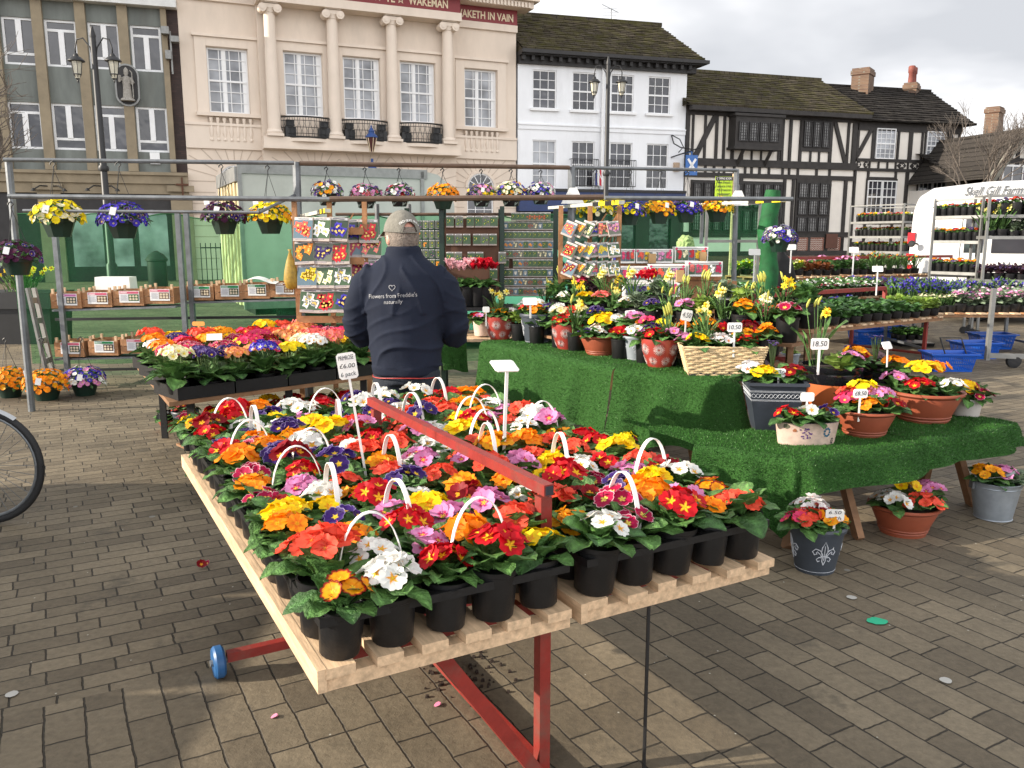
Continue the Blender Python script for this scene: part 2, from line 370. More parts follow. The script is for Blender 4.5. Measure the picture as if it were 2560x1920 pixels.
def brick_mat(name, c1, c2, mo, w_=.22, h_=.075, rz=0):
 m, t, b = nt(name); L = t.links.new
 tc = N(t, 'ShaderNodeTexCoord'); sp = N(t, 'ShaderNodeSeparateXYZ'); L(tc.outputs['Object'], sp.inputs[0])
 ad = N(t, 'ShaderNodeMath', operation='ADD'); L(sp.outputs[0], ad.inputs[0]); L(sp.outputs[1], ad.inputs[1])
 cb = N(t, 'ShaderNodeCombineXYZ'); L(ad.outputs[0], cb.inputs[0]); L(sp.outputs[2], cb.inputs[1])
 br = N(t, 'ShaderNodeTexBrick'); br.inputs['Scale'].default_value = 1; br.inputs['Brick Width'].default_value = w_; br.inputs['Row Height'].default_value = h_; br.inputs['Mortar Size'].default_value = .008
 br.inputs['Color1'].default_value = (*c1, 1); br.inputs['Color2'].default_value = (*c2, 1); br.inputs['Mortar'].default_value = (*mo, 1)
 L(cb.outputs[0], br.inputs['Vector'])
 no = N(t, 'ShaderNodeTexNoise', Scale=2, Detail=6.0); L(tc.outputs['Object'], no.inputs['Vector'])
 r = N(t, 'ShaderNodeMapRange'); r.inputs[3].default_value = .55; r.inputs[4].default_value = 1.45; L(no.outputs['Fac'], r.inputs[0])
 mu = N(t, 'ShaderNodeVectorMath', operation='SCALE'); L(br.outputs[0], mu.inputs[0]); L(r.outputs[0], mu.inputs['Scale']); L(mu.outputs[0], b.inputs['Base Color']); b.inputs['Roughness'].default_value = .85
 return m
MT['dbrick'] = brick_mat('dark_brick', (.035, .022, .02), (.06, .035, .03), (.03, .025, .022))
MT['cbrick'] = brick_mat('chimney_brick', (.15, .085, .05), (.10, .05, .032), (.16, .14, .11))
MT['gbrick'] = brick_mat('brown_brick', (.16, .09, .06), (.10, .06, .045), (.15, .13, .11))
def roof_mat(name, c, moss, mossc=(.09, .085, .02)):
 m, t, b = nt(name); L = t.links.new
 tc = N(t, 'ShaderNodeTexCoord'); sp = N(t, 'ShaderNodeSeparateXYZ'); L(tc.outputs['Object'], sp.inputs[0])
 cb = N(t, 'ShaderNodeCombineXYZ'); L(sp.outputs[0], cb.inputs[0]); L(sp.outputs[2], cb.inputs[1])
 dn = N(t, 'ShaderNodeTexNoise', Scale=1.3, Detail=4.0); L(tc.outputs['Object'], dn.inputs['Vector'])
 ma = N(t, 'ShaderNodeVectorMath', operation='MULTIPLY_ADD'); L(dn.outputs['Color'], ma.inputs[0]); ma.inputs[1].default_value = (.0, .10, 0); L(cb.outputs[0], ma.inputs[2])
 br = N(t, 'ShaderNodeTexBrick', offset=.5, squash=.7, squash_frequency=3); br.inputs['Scale'].default_value = 1; br.inputs['Brick Width'].default_value = .42; br.inputs['Row Height'].default_value = .24
 br.inputs['Mortar Size'].default_value = .02; br.inputs['Mortar Smooth'].default_value = .5
 br.inputs['Color1'].default_value = (c[0] * .7, c[1] * .7, c[2] * .7, 1); br.inputs['Color2'].default_value = (c[0] * 1.4, c[1] * 1.4, c[2] * 1.4, 1); br.inputs['Mortar'].default_value = (c[0] * .25, c[1] * .25, c[2] * .25, 1)
 L(ma.outputs[0], br.inputs['Vector'])
 n1 = N(t, 'ShaderNodeTexNoise', Scale=2.2, Detail=9.0, Roughness=.72); L(tc.outputs['Object'], n1.inputs['Vector'])
 r1 = N(t, 'ShaderNodeMapRange'); r1.inputs[1].default_value = .52 - moss * .1; r1.inputs[2].default_value = .68; L(n1.outputs['Fac'], r1.inputs[0]); r1.inputs[4].default_value = moss
 mx = N(t, 'ShaderNodeMix', data_type='RGBA'); L(r1.outputs[0], mx.inputs[0]); L(br.outputs[0], mx.inputs[6]); mx.inputs[7].default_value = (*mossc, 1)
 n2 = N(t, 'ShaderNodeTexNoise', Scale=11, Detail=6.0, Roughness=.8); L(tc.outputs['Object'], n2.inputs['Vector'])
 r2 = N(t, 'ShaderNodeMapRange'); r2.inputs[1].default_value = .60; r2.inputs[2].default_value = .7; r2.inputs[4].default_value = .6; L(n2.outputs['Fac'], r2.inputs[0])
 m2 = N(t, 'ShaderNodeMix', data_type='RGBA'); L(r2.outputs[0], m2.inputs[0]); L(mx.outputs[2], m2.inputs[6]); m2.inputs[7].default_value = (.27, .24, .17, 1)
 L(m2.outputs[2], b.inputs['Base Color']); b.inputs['Roughness'].default_value = .95; b.inputs['Specular IOR Level'].default_value = .15
 bp = N(t, 'ShaderNodeBump', Strength=.8, Distance=.05); L(n1.outputs['Fac'], bp.inputs['Height']); L(bp.outputs[0], b.inputs['Normal'])
 return m
MT['roof_moss'] = roof_mat('mossy_stone_tiles', (.075, .062, .045), .8)
MT['roof_dark'] = roof_mat('dark_stone_tiles', (.032, .028, .025), .2, (.05, .045, .03))
def roof_courses(mb, ea, eb, ra, rb, n, mt=0):
 """stone roof with stepped courses from eaves line ea-eb up to ridge line ra-rb"""
 ea, eb, ra, rb = map(Vector, (ea, eb, ra, rb)); up = (ra + rb - ea - eb).normalized(); al = (eb - ea).normalized(); nn = al.cross(up); nn = nn if nn.z > 0 else -nn
 for i in range(n):
  f0, f1 = i / n, (i + 1) / n + .012
  a0, b0, a1, b1 = ea.lerp(ra, f0), eb.lerp(rb, f0), ea.lerp(ra, min(1, f1)), eb.lerp(rb, min(1, f1))
  seg = 14; P = []
  for j in range(seg + 1):
   wv = .018 * math.sin(j * 1.9 + i * 2.3) + .012 * math.sin(j * 3.7 + i)
   P.append((a0.lerp(b0, j / seg) + nn * (.07 + wv), a1.lerp(b1, j / seg) + nn * .004, a0.lerp(b0, j / seg) + nn * (-.02)))
  for j in range(seg):
   mb.quad(P[j][0], P[j + 1][0], P[j + 1][1], P[j][1], mt); mb.quad(P[j][2], P[j + 1][2], P[j + 1][0], P[j][0], mt)
def wall_holes(mb, u0, u1, z0, z1_, holes, off=0, depth=.16, mt=0):
 us = sorted({u0, u1} | {h[0] for h in holes} | {h[1] for h in holes}); zs = sorted({z0, z1_} | {h[2] for h in holes} | {h[3] for h in holes})
 us = [u for u in us if u0 <= u <= u1]; zs = [z for z in zs if z0 <= z <= z1_]
 for a, b in zip(us, us[1:]):
  for c, d in zip(zs, zs[1:]):
   m_, k_ = (a + b) / 2, (c + d) / 2
   if any(h[0] < m_ < h[1] and h[2] < k_ < h[3] for h in holes): continue
   mb.quad((a, -off, c), (b, -off, c), (b, -off, d), (a, -off, d), mt)
 for a, b, c, d in holes:
  y0, y1 = -off, -off + depth
  mb.quad((a, y0, c), (a, y1, c), (a, y1, d), (a, y0, d), mt); mb.quad((b, y0, d), (b, y1, d), (b, y1, c), (b, y0, c), mt)
  mb.quad((a, y0, d), (a, y1, d), (b, y1, d), (b, y0, d), mt); mb.quad((a, y0, c), (b, y0, c), (b, y1, c), (a, y1, c), mt)
def window(parent, u0, u1, z0, z1_, nx, nz, off=0, inset=.12, fr=None, gl=None, bw=.03, ow=.06, rail=None, label=None, vx=None, hz=None, curtain=None):
 fr = fr or MT['wframe']; gl = gl or MT['glass']; y = -off + inset; m = MB()
 for a, b, c, d in ((u0, u0 + ow, z0, z1_), (u1 - ow, u1, z0, z1_), (u0 + ow, u1 - ow, z0, z0 + ow), (u0 + ow, u1 - ow, z1_ - ow, z1_)): m.box(a, b, y - .03, y + .04, c, d)
 xs = vx if vx is not None else [(i + 1) / nx for i in range(nx - 1)]
 zz = hz if hz is not None else [(i + 1) / nz for i in range(nz - 1)]
 for f in xs:
  wv = bw
  if isinstance(f, tuple): f, wv = f
  x = u0 + (u1 - u0) * f; m.box(x - wv / 2, x + wv / 2, y - .012, y + .03, z0 + ow, z1_ - ow)
 for f in zz:
  wv = bw
  if isinstance(f, tuple): f, wv = f
  z = z0 + (z1_ - z0) * f; m.box(u0 + ow, u1 - ow, y - .015, y + .027, z - wv / 2, z + wv / 2)
 if rail:
  z = z0 + (z1_ - z0) * rail; m.box(u0 + ow, u1 - ow, y - .03, y + .035, z - .035, z + .035)
 o = m.build('window', fr, parent)
 p = MB(); p.quad((u0 + .01, y + .02, z0 + .01), (u1 - .01, y + .02, z0 + .01), (u1 - .01, y + .02, z1_ - .01), (u0 + .01, y + .02, z1_ - .01)); p.build('pane', gl, o)
 if curtain:
  c = MB()
  for (f0, f1, g0, g1) in curtain: c.box(u0 + (u1 - u0) * f0, u0 + (u1 - u0) * f1, y + .008, y + .014, z0 + (z1_ - z0) * g0, z0 + (z1_ - z0) * g1)
  c.build('shutter', MT['wframe'], o)
 if label: o['label'] = label
 return o
# == 1 office block on the left
A = thing('office_block', 'three storey 1960s block with tan pillars and grey green panels beside the cream town hall', 'building', FA.w(0, 0, 0), FA.rz)
uL = FA.at((-260, 300))[0]; zt = FA.at(z1(900, 50))[1]
w1 = [(5, 100, 228, 400, 0), (268, 112, 485, 410, 1), (532, 132, 750, 430, 0), (790, 152, 1010, 455, 1)]
w2 = [(40, 618, 272, 910, 1), (310, 628, 540, 920, 0), (575, 645, 797, 935, 1), (830, 660, 1045, 945, 0)]
R = []; TOPS = []
for row in (w1, w2):
 rr = [FA.rect(z1(a, b), z1(c, d)) for a, b, c, d, _ in row]
 zb = sum(r[2] for r in rr) / 4; zu = sum(r[3] for r in rr) / 4
 wd = sum(r[1] - r[0] for r in rr) / 4
 for r, q in zip(rr, row):
  c = (r[0] + r[1]) / 2; R.append((c - wd / 2, c + wd / 2, zb, zu, q[4]))
 st = rr[1][0] - rr[0][0]
 R.append((R[-4][0] - st, R[-4][1] - st, zb, zu, 1 - row[0][4]))
holes = [r[:4] for r in R]
zf = FA.at(z1(600, 1050))[1]
ur = FA.at(z1(1010, 400))[0]
m = MB(); wall_holes(m, uL, ur, zf, zt, holes, 0, .15); m.build('spandrel_wall', MT['spandrel'], A)
m = MB(); m.box(uL, 0, .5, 9, 0, zt - .02); m.build('wall', MT['gbrick'], A)
m = MB(); m.box(ur, -.01, -.02, .4, zf, zt); m.build('brick_strip', MT['dbrick'], A)
for i, r in enumerate(R):
 hz = [.24] if r[4] == 0 else [.78]
 o = window(A, *r[:4], 1, 1, inset=.10, hz=[(hz[0], .09)], vx=[], ow=.08)
 mm = MB(); x = (r[0] + r[1]) / 2; h = r[3] - r[2]
 za, zb = (r[2] + h * .26, r[3] - .08) if r[4] == 0 else (r[2] + .08, r[2] + h * .76)
 mm.box(x - .09, x + .09, .05, .12, za, zb); mm.build('mullion', MT['wframe'], o)
ps = [FA.at(z1(240, 200))[0], FA.at(z1(512, 200))[0], FA.at(z1(770, 200))[0], FA.at(z1(1018, 300))[0]]
st = (ps[3] - ps[0]) / 3
for k in range(-2, 4):
 u = ps[0] + st * k; ww = .17 if k < 3 else .10
 q = MB(); q.box(u - ww, u + ww, -.22, -.002, zf, zt); q.build('pillar', MT['tan'], A)
m = MB(); m.box(uL, -.004, -.45, 9.2, zt, zt + .38); m.build('roof', mat('white_fascia', (.6, .6, .58), .6, .15, 2, dirt=.4), A)
m = MB(); m.box(uL, -.002, -.35, -.003, zf - .45, zf - .02); m.box(uL, -.002, -.45, -.36, zf - .14, zf - .03); m.build('cornice', MT['tan'], A)
zs = FA.at(z1(600, 1190))[1]
m = MB(); m.box(uL, -.002, -.25, .4, zs, zf - .452); m.build('fascia', MT['tan'], A)
m = MB(); m.box(uL, -.3, -.12, .3, 0, zs - .004); m.build('shopfront', MT['bframe'], A)
for (a, b) in ((-200, -20), (440, 630), (690, 810), (850, 1030)):
 u0, u1 = FA.at(z1(a, 1400), .14)[0], FA.at(z1(b, 1400), .14)[0]
 n = 10; c = (u0 + u1) / 2; r_ = (u1 - u0) / 2; zt_ = FA.at(z1(b, 1290), .14)[1] - r_ * .5
 V = [(u0, -.14, .55), (u1, -.14, .55)] + [(c + r_ * math.cos(PI * i / n), -.14, zt_ + r_ * .5 * math.sin(PI * i / n)) for i in range(n + 1)]
 q = MB(); q.add(V, [tuple(range(len(V)))]); q.build('shop_window', MT['glass_pale'], A)
for uu in (FA.at(z1(330, 1400))[0], FA.at(z1(1130, 1400))[0]):
 q = MB(); q.box(uu - .38, uu + .38, -.30, -.13, 0, zs); q.box(uu - .48, uu + .48, -.40, -.302, zs + .1, zf - .5); q.build('pilaster', MT['tan'], A)
un, zn = FA.at(z1(787, 530)); hn = FA.at(z1(787, 400))[1] - FA.at(z1(787, 660))[1]; rn = .42
m = MB()
def oval(rw, hh, y, n=24):
 return [(un + rw * math.cos(2 * PI * i / n), y, zn + (hh - rw) * (1 if math.sin(2 * PI * i / n) >= 0 else -1) + rw * math.sin(2 * PI * i / n)) for i in range(n)]
a_, b_ = oval(rn, hn / 2, -.26), oval(rn - .06, hn / 2 - .06, -.26)
n = 24; V = a_ + b_ + oval(rn, hn / 2, -.02)
m.add(V, [(i, (i + 1) % n, n + (i + 1) % n, n + i) for i in range(n)] + [(2 * n + i, 2 * n + (i + 1) % n, (i + 1) % n, i) for i in range(n)]); ni = m.build('niche', MT['alu'], A)
m = MB(); m.add(oval(rn - .06, hn / 2 - .06, -.235), [tuple(range(n))]); m.build('niche_back', MT['bframe'], A)
stn = mat('weathered_stone', (.30, .28, .25), .85, .3, 20, bump=.6)
SM = Matrix.Translation((un, -.36, zn - hn / 2 + .18)) @ Matrix.Diagonal((.85, .6, (hn - .32) / 1.93, 1))
m = MB(); m.lathe([(.30, 0), (.27, .12), (.24, .15)], 12, M=SM); m.lathe([(.19, .15), (.17, .5), (.15, .9), (.19, 1.15), (.17, 1.35), (.06, 1.42), (.075, 1.48), (.10, 1.56), (.09, 1.64), (.10, 1.68), (.085, 1.80), (.01, 1.93)], 12, M=SM)
m.tube([SM @ Vector((-.17, 0, 1.3)), SM @ Vector((-.27, -.1, 1.1)), SM @ Vector((-.24, -.2, 1.42))], .05, 7); m.tube([SM @ Vector((.17, 0, 1.3)), SM @ Vector((.26, -.08, 1.05)), SM @ Vector((.22, -.2, 1.0))], .055, 7)
m.tube([SM @ Vector((.25, -.22, .15)), SM @ Vector((.24, -.22, 1.6)), SM @ Vector((.16, -.22, 1.72))], .018, 6); m.build('bishop_statue', stn, A, smooth=40)
u_, z_ = FA.at(z1(1050, 280), .3); q = MB(); q.bar((u_, -.02, z_ - .9), (u_, -.35, z_ - .9), .05); q.bar((u_, -.3, z_ - 1.0), (u_, -.3, z_ + .5), .06); q.box(u_ - .28, u_ - .02, -.6, -.25, z_ + .35, z_ + .6); q.box(u_ + .02, u_ + .3, -.55, -.2, z_ + .1, z_ + .3); q.box(u_ - .2, u_, -.5, -.2, z_ - .5, z_ - .2); q.build('security_camera', MT['alu'], A)
u_, z_ = FA.at(z1(953, 975), .05); q = MB(); q.box(u_ - .17, u_ + .17, -.12, -.01, z_ - .2, z_ + .22); q.build('alarm_box', MT['wframe'], A)
u_, z_ = FA.at(z1(1122, 1150), .3); q = MB(); q.box(u_ - .03, u_ + .03, -.46, -.41, z_ - .45, z_ + .35); q.box(u_ - .22, u_ + .22, -.47, -.40, z_ + .05, z_ + .12); q.build('cross_emblem', mat('rusty_iron', (.10, .04, .02), .8), A)
for xx in (315, 640):
 u_, z_ = FA.at(z1(xx, 1170), .3); q = MB(); q.tube([(u_ - .5, -.7, z_), (u_ - .3, -.6, z_ + .15), (u_, -.3, z_ + .15), (u_ + .3, -.6, z_ + .15), (u_ + .5, -.7, z_)], .025, 5); q.lathe([(.03, .06), (.10, -.04)], 8, M=Matrix.Translation((u_ - .5, -.7, z_))); q.lathe([(.03, .06), (.10, -.04)], 8, M=Matrix.Translation((u_ + .5, -.7, z_))); q.build('swan_neck_lamp', MT['iron'], A)
# == 2 town hall
B = thing('town_hall', 'cream stucco town hall with ionic columns and a maroon lettered frieze', 'town hall', FB.w(0, 0, 0), FB.rz)
PJ = .35                                         # the centre bay stands forward
uA, uZ = .0, UB
uc0, uc1 = FB.at(z1(1590, 400), PJ)[0], FB.at((1136, 30), PJ)[0]
zfr0 = FB.at((1290, 66))[1]; zfr1 = FB.at((1290, 38))[1]
wins = [FB.rect((529, 114), (612, 287)), FB.rect((722, 132), (796, 293), PJ), FB.rect((870, 143), (939, 300), PJ), FB.rect((1012, 155), (1076, 307), PJ), FB.rect((1171, 168), (1232, 321))]
zb = sum(x[2] for x in wins) / 5; zu = sum(x[3] for x in wins) / 5
wins = [((a + b) / 2 - .74, (a + b) / 2 + .74, zb, zu) for a, b, _, _ in wins]
zgr = FB.at((1100, 392), PJ)[1]                  # top of rusticated ground floor
archs = []
for px_, dd in (((570, 520)), ) : pass
ac = [FB.at((590, 470))[0], FB.at((790, 470), PJ)[0], FB.at((910, 470), PJ)[0], FB.at((1045, 470), PJ)[0], FB.at((1201, 470))[0]]
zar = FB.at((1201, 470))[1]; rar = .62
m = MB()
side = [wins[0], (ac[0] - rar, ac[0] + rar, .1, zar), wins[4], (ac[4] - rar, ac[4] + rar, .1, zar)]
wall_holes(m, uA, uZ, 0, zfr0 + .1, side[:2] + side[2:], 0, .22)
cen = [wins[1], wins[2], wins[3]]
wall_holes(m, uc0, uc1, 0, zfr0 + .1, cen + [(c - rar, c + rar, .1, zar) for c in ac[1:4]], PJ, .22)
m.quad((uc0, -PJ, 0), (uc0, -PJ, zfr0), (uc0, 0, zfr0), (uc0, 0, 0)); m.quad((uc1, -PJ, 0), (uc1, 0, 0), (uc1, 0, zfr0), (uc1, -PJ, zfr0))
m.box(uA + .01, uZ - .01, .5, 12, 0, zfr0); m.build('wall', MT['cream'], B)
for i, (a, b, c, d) in enumerate(wins):
 of = PJ if 1 <= i <= 3 else 0
 window(B, a, b, c, d, 3, 6, of, .15, bw=.028, ow=.07, rail=.5, gl=MT['glass_pale'], hz=[.17, .335, (.5, .06), .665, .83], vx=[(.30, .03), (.42, .10), (.56, .03), (.80, .03)], curtain=[(.36, .47, .02, .98), (.86, .97, .02, .98)])
 q = MB()
 for (x0, x1, y0, y1) in ((a - .42, a - .02, c, d + .34), (b + .02, b + .42, c, d + .34), (a - .018, b + .018, d + .02, d + .34)): q.box(x0, x1, -of - .07, -of - .004, y0, y1)
 q.box(a - .5, b + .5, -of - .16, -of - .005, d + .345, d + .45)
 if i in (0, 4):
  q.box(a - .48, b + .48, -of - .2, -of - .005, c - .14, c - .005); q.box(a - .45, b + .45, -of - .06, -of - .004, c - 1.15, c - 1.05)
 q.build('window_surround', MT['cream2'], B)
 if i in (0, 4):
  q = MB(); q.box(a - .1, b + .1, -.008, -.003, c - 1.04, c - .16)
  q.build('baluster_recess_shade', MT['groove'], B)  # flat panel on the wall; the recess shade is put into its colour
  q = MB()
  for k in range(7):
   x = a + .02 + (b - a - .04) * k / 6
   q.lathe([(.07, 0), (.07, .06), (.04, .1), (.085, .3), (.06, .48), (.035, .62), (.07, .74), (.07, .84)], 10, M=Matrix.Translation((x, -.09, c - 1.03)))
  q.build('balustrade', MT['cream2'], B, smooth=40)
 else:
  bz = FB.at(z2(600, 985), PJ)[1]; tz = FB.at(z2(600, 835), PJ + .5)[1]; cc = (a + b) / 2; hw = 1.05; q = MB()
  def arc(f, z): return (cc + hw * math.sin(f * 1.25) / math.sin(1.25), -PJ - .12 - .62 * (math.cos(f * 1.25) - math.cos(1.25)) / (1 - math.cos(1.25)), z)
  for zz_, r_ in ((bz + .03, .03), (bz + .16, .012), (tz, .03), (tz - .14, .012), ((bz + tz) / 2, .012)): q.tube([arc(-1 + 2 * k / 16, zz_) for k in range(17)], r_, 6)
  for k in range(27):
   f = -1 + 2 * k / 26; p0, p1 = Vector(arc(f, bz)), Vector(arc(f, tz)); q.tube([p0, p0.lerp(p1, .35) + Vector((.03 * (-1) ** k, 0, 0)), p0.lerp(p1, .65) - Vector((.03 * (-1) ** k, 0, 0)), p1], .012, 4)
  for f in (-1, 1): q.bar((cc + f * hw, -PJ - .01, tz), arc(f, tz), .03); q.bar((cc + f * hw, -PJ - .01, bz), arc(f, bz), .03)
  q.build('iron_balcony', MT['iron'], B)
  q = MB(); V = [arc(-1 + 2 * k / 16, bz - .02) for k in range(17)] + [(cc + hw, -PJ + .0, bz - .02), (cc - hw, -PJ, bz - .02)]
  V2 = [(x, y, z - .12) for x, y, z in V]; nn = len(V); q.add(V + V2, [tuple(range(nn)), tuple(range(2 * nn - 1, nn - 1, -1))] + [(i2, nn + i2, nn + (i2 + 1) % nn, (i2 + 1) % nn) for i2 in range(nn)]); q.build('balcony_floor', MT['cream2'], B)
  for f in (-.62, .62):
   q = MB(); x = cc + f * hw; q.box(x - .2, x + .2, -PJ - .5, -PJ - .15, bz + .02, bz + .42); q.box(x - .15, x + .15, -PJ - .45, -PJ - .2, bz + .45, bz + .68); q.build('floodlight', MT['iron'], B)
cols = [FB.at((680, 180), PJ + .4)[0], FB.at((838, 180), PJ + .4)[0], FB.at((981, 190), PJ + .4)[0], FB.at((1120, 190), PJ + .4)[0]]
st = (cols[3] - cols[0]) / 3; cols = [cols[0] + st * k for k in range(4)]
zc0 = FB.at((1121, 361), PJ + .4)[1]; zc1 = FB.at((1120, 50), PJ + .4)[1]
for u in cols:
 q = MB(); M_ = Matrix.Translation((u, -PJ - .36, zc0)) @ Matrix.Diagonal((.74, .74, 1, 1))
 h = zc1 - zc0
 q.box(-.42, .42, -.42, .36, 0, .10, M=M_); q.lathe([(.40, .10), (.43, .16), (.40, .22), (.34, .26), (.345, .3)] + [(.335 - .055 * (k / 8) ** 1.6, .3 + (h - .75) * k / 8) for k in range(9)] + [(.31, h - .43), (.31, h - .40), (.33, h - .33), (.36, h - .28)], 28, M=M_)
 q.build('column', MT['cream2'], B, smooth=40)
 q = MB(); q.box(-.36, .36, -.36, .34, h - .28, h - .14, M=M_); q.box(-.42, .42, -.42, .36, h - .12, h - .02, M=M_)
 for sx_ in (-1, 1):
  q.tube([M_ @ Vector((sx_ * .37, -.42, h - .30)), M_ @ Vector((sx_ * .37, .2, h - .30))], .155, 14); q.tube([M_ @ Vector((sx_ * .37, -.45, h - .30)), M_ @ Vector((sx_ * .37, -.42, h - .30))], .08, 10)
 q.build('capital', MT['cream2'], B, smooth=40)
q = MB(); q.box(uA, uZ + .02, -.12, .3, zfr0 - .28, zfr0); q.box(uc0 - .05, uc1 + .05, -PJ - .75, -.125, zfr0 - .32, zfr0 - .003)
q.box(uA - .3, uZ + .75, -.85, .3, zfr1 + .42, zfr1 + .72); q.box(uA - .2, uZ + .55, -.65, .3, zfr1 + .16, zfr1 + .415); q.box(uc0 - .6, uc1 + .6, -PJ - 1.35, -.855, zfr1 + .40, zfr1 + .70); q.box(uc0 - .4, uc1 + .4, -PJ - 1.15, -.655, zfr1 + .14, zfr1 + .395)
q.box(uA, uZ, -.1, 11, zfr1 + .73, zfr1 + 2.2)
q.build('cornice', MT['cream2'], B)
q = MB(); x = uA
while x < uZ + .4: q.box(x, x + .09, -.73, -.655, zfr1 + .16, zfr1 + .36); x += .16
x = uc0 - .3
while x < uc1 + .35: q.box(x, x + .09, -PJ - 1.23, -PJ - 1.155, zfr1 + .14, zfr1 + .34); x += .16
q.build('dentils', MT['cream2'], B)
q = MB(); q.box(uA, uZ + .01, -.10, .3, zfr0 + .002, zfr1 + .155); q.box(uc0, uc1, -PJ - .7, -.105, zfr0 + .002, zfr1 + .135); q.build('frieze', MT['maroon'], B)
hl = (zfr1 - zfr0) * .82; zm = (zfr0 + zfr1) / 2 + .03
def ftext(s_, ua, ub, off, parent=B, mt=MT['gold'], sz=None, z=None):
 o = text(s_, sz or hl * 1.12, basis(((ua + ub) / 2, -off, zm if z is None else z), (1, 0, 0), (0, 0, 1)), parent, mt, ext=.01, bold=.008, fit=abs(ub - ua))
 return o
q0 = lambda x: FB.at(z2(x, 60), PJ + .7)[0]
ftext('CITTIE', q0(432), q0(622), PJ + .712); ftext('YE', q0(727), q0(795), PJ + .712); ftext('WAKEMAN', q0(888), q0(1160), PJ + .712)
ftext('LORD KEEP YE', q0(-60), q0(290), PJ + .712)
ftext('WAKETH IN VAIN', FB.at(z2(1205, 110), .12)[0], FB.at(z2(1612, 140), .12)[0], .112)
for xx in (676, 835, 360):
 q = MB(); u_ = q0(xx); V = []
 for k in range(10): r_ = .17 if k % 2 == 0 else .07; V.append((u_ + r_ * math.sin(k * PI / 5), -PJ - .715, zm + r_ * math.cos(k * PI / 5)))
 for k in range(10): r_ = .10 if k % 2 == 0 else .04; V.append((u_ + r_ * math.sin(k * PI / 5), -PJ - .715, zm + r_ * math.cos(k * PI / 5)))
 q.add(V, [(k, (k + 1) % 10, 10 + (k + 1) % 10, 10 + k) for k in range(10)]); q.build('star_emblem', MT['gold'], B)
q = MB(); q.box(uA, uZ, -.10, -.004, zgr, zgr + .95); q.box(uc0 - .02, uc1 + .02, -PJ - .55, -PJ - .004, zgr + .02, zc0 - .01); q.box(uA, uZ, -.15, -.102, zgr + .85, zgr + .95); q.box(uc0 - .04, uc1 + .04, -PJ - .6, -PJ - .552, zgr + .02, zgr + .15); q.build('string_course', MT['cream2'], B)
q = MB()
def groove(a, b, off): q.bar((a[0], -off - .004, a[1]), (b[0], -off - .004, b[1]), .035, .012, up=(0, 1, 0))  # raised strip; shade of the recessed groove is painted by its tone
for i, c in enumerate(ac):
 of = PJ if 1 <= i <= 3 else 0; lo = uA if i == 0 else (uc0 if i == 1 else (uc1 if i == 4 else (ac[i - 1] + c) / 2)); hi = uZ if i == 4 else (uc1 if i == 3 else (uc0 if i == 0 else (ac[i + 1] + c) / 2))
 for k in range(13):
  an = PI * k / 12; ct = math.cos(an); sn = math.sin(an); r0_ = rar + .14; p0 = (c + r0_ * ct, zar + r0_ * sn)
  L1 = 1.55 if k % 2 else 1.15
  if k % 12 == 0: continue
  p1 = (c + (r0_ + L1) * ct, zar + (r0_ + L1) * sn)
  f = 1.0
  if p1[1] > zgr - .03: f = min(f, (zgr - .03 - p0[1]) / max(1e-3, p1[1] - p0[1]))
  if p1[0] > hi: f = min(f, (hi - p0[0]) / (p1[0] - p0[0]))
  if p1[0] < lo: f = min(f, (lo - p0[0]) / (p1[0] - p0[0]))
  if f > .05: groove(p0, (p0[0] + (p1[0] - p0[0]) * f, p0[1] + (p1[1] - p0[1]) * f), of)
 z = zar
 while z > .3:
  groove((lo, z), (c - rar - .14, z), of); groove((c + rar + .14, z), (hi, z), of); z -= .42
q.build('rustication_joint_shade', MT['groove'], B)
for i, c in enumerate(ac):
 of = PJ if 1 <= i <= 3 else 0
 q = MB(); n = 20; rr_ = rar + .10
 V = [(c + rar * math.cos(PI * k / n), -of - .07, zar + rar * math.sin(PI * k / n)) for k in range(n + 1)] + [(c + rr_ * math.cos(PI * k / n), -of - .07, zar + rr_ * math.sin(PI * k / n)) for k in range(n + 1)]
 V += [(x, -of + .002, z) for x, y, z in V]
 N1 = n + 1
 q.add(V, [(k, k + 1, N1 + k + 1, N1 + k) for k in range(n)] + [(N1 + k, N1 + k + 1, 3 * N1 + k + 1, 3 * N1 + k) for k in range(n)]); q.build('arch_surround', MT['cream2'], B)
 q = MB(); V = [(c + (rar - .0) * math.cos(PI * k / n), -of - .012, zar + rar * math.sin(PI * k / n)) for k in range(n + 1)]; q.add(V, [tuple(range(n + 1))]); fo = q.build('fanlight', MT['glass'], B)
 q = MB()
 for k in range(1, 6):
  an = PI * k / 6; q.bar((c + .2 * math.cos(an), -of - .025, zar + .2 * math.sin(an)), (c + (rar - .03) * math.cos(an), -of - .025, zar + (rar - .03) * math.sin(an)), .035, .02, up=(0, 1, 0))
 for rr2, tw in ((rar - .03, .035), (.2, .02)): q.tube([(c + rr2 * math.cos(PI * k / 16), -of - .025, zar + rr2 * math.sin(PI * k / 16)) for k in range(17)], tw, 5)
 q.build('glazing_bar', MT['wframe'], fo)
 window(B, c - rar, c + rar, .1, zar - .01, 3, 4, of, .1, rail=.5)
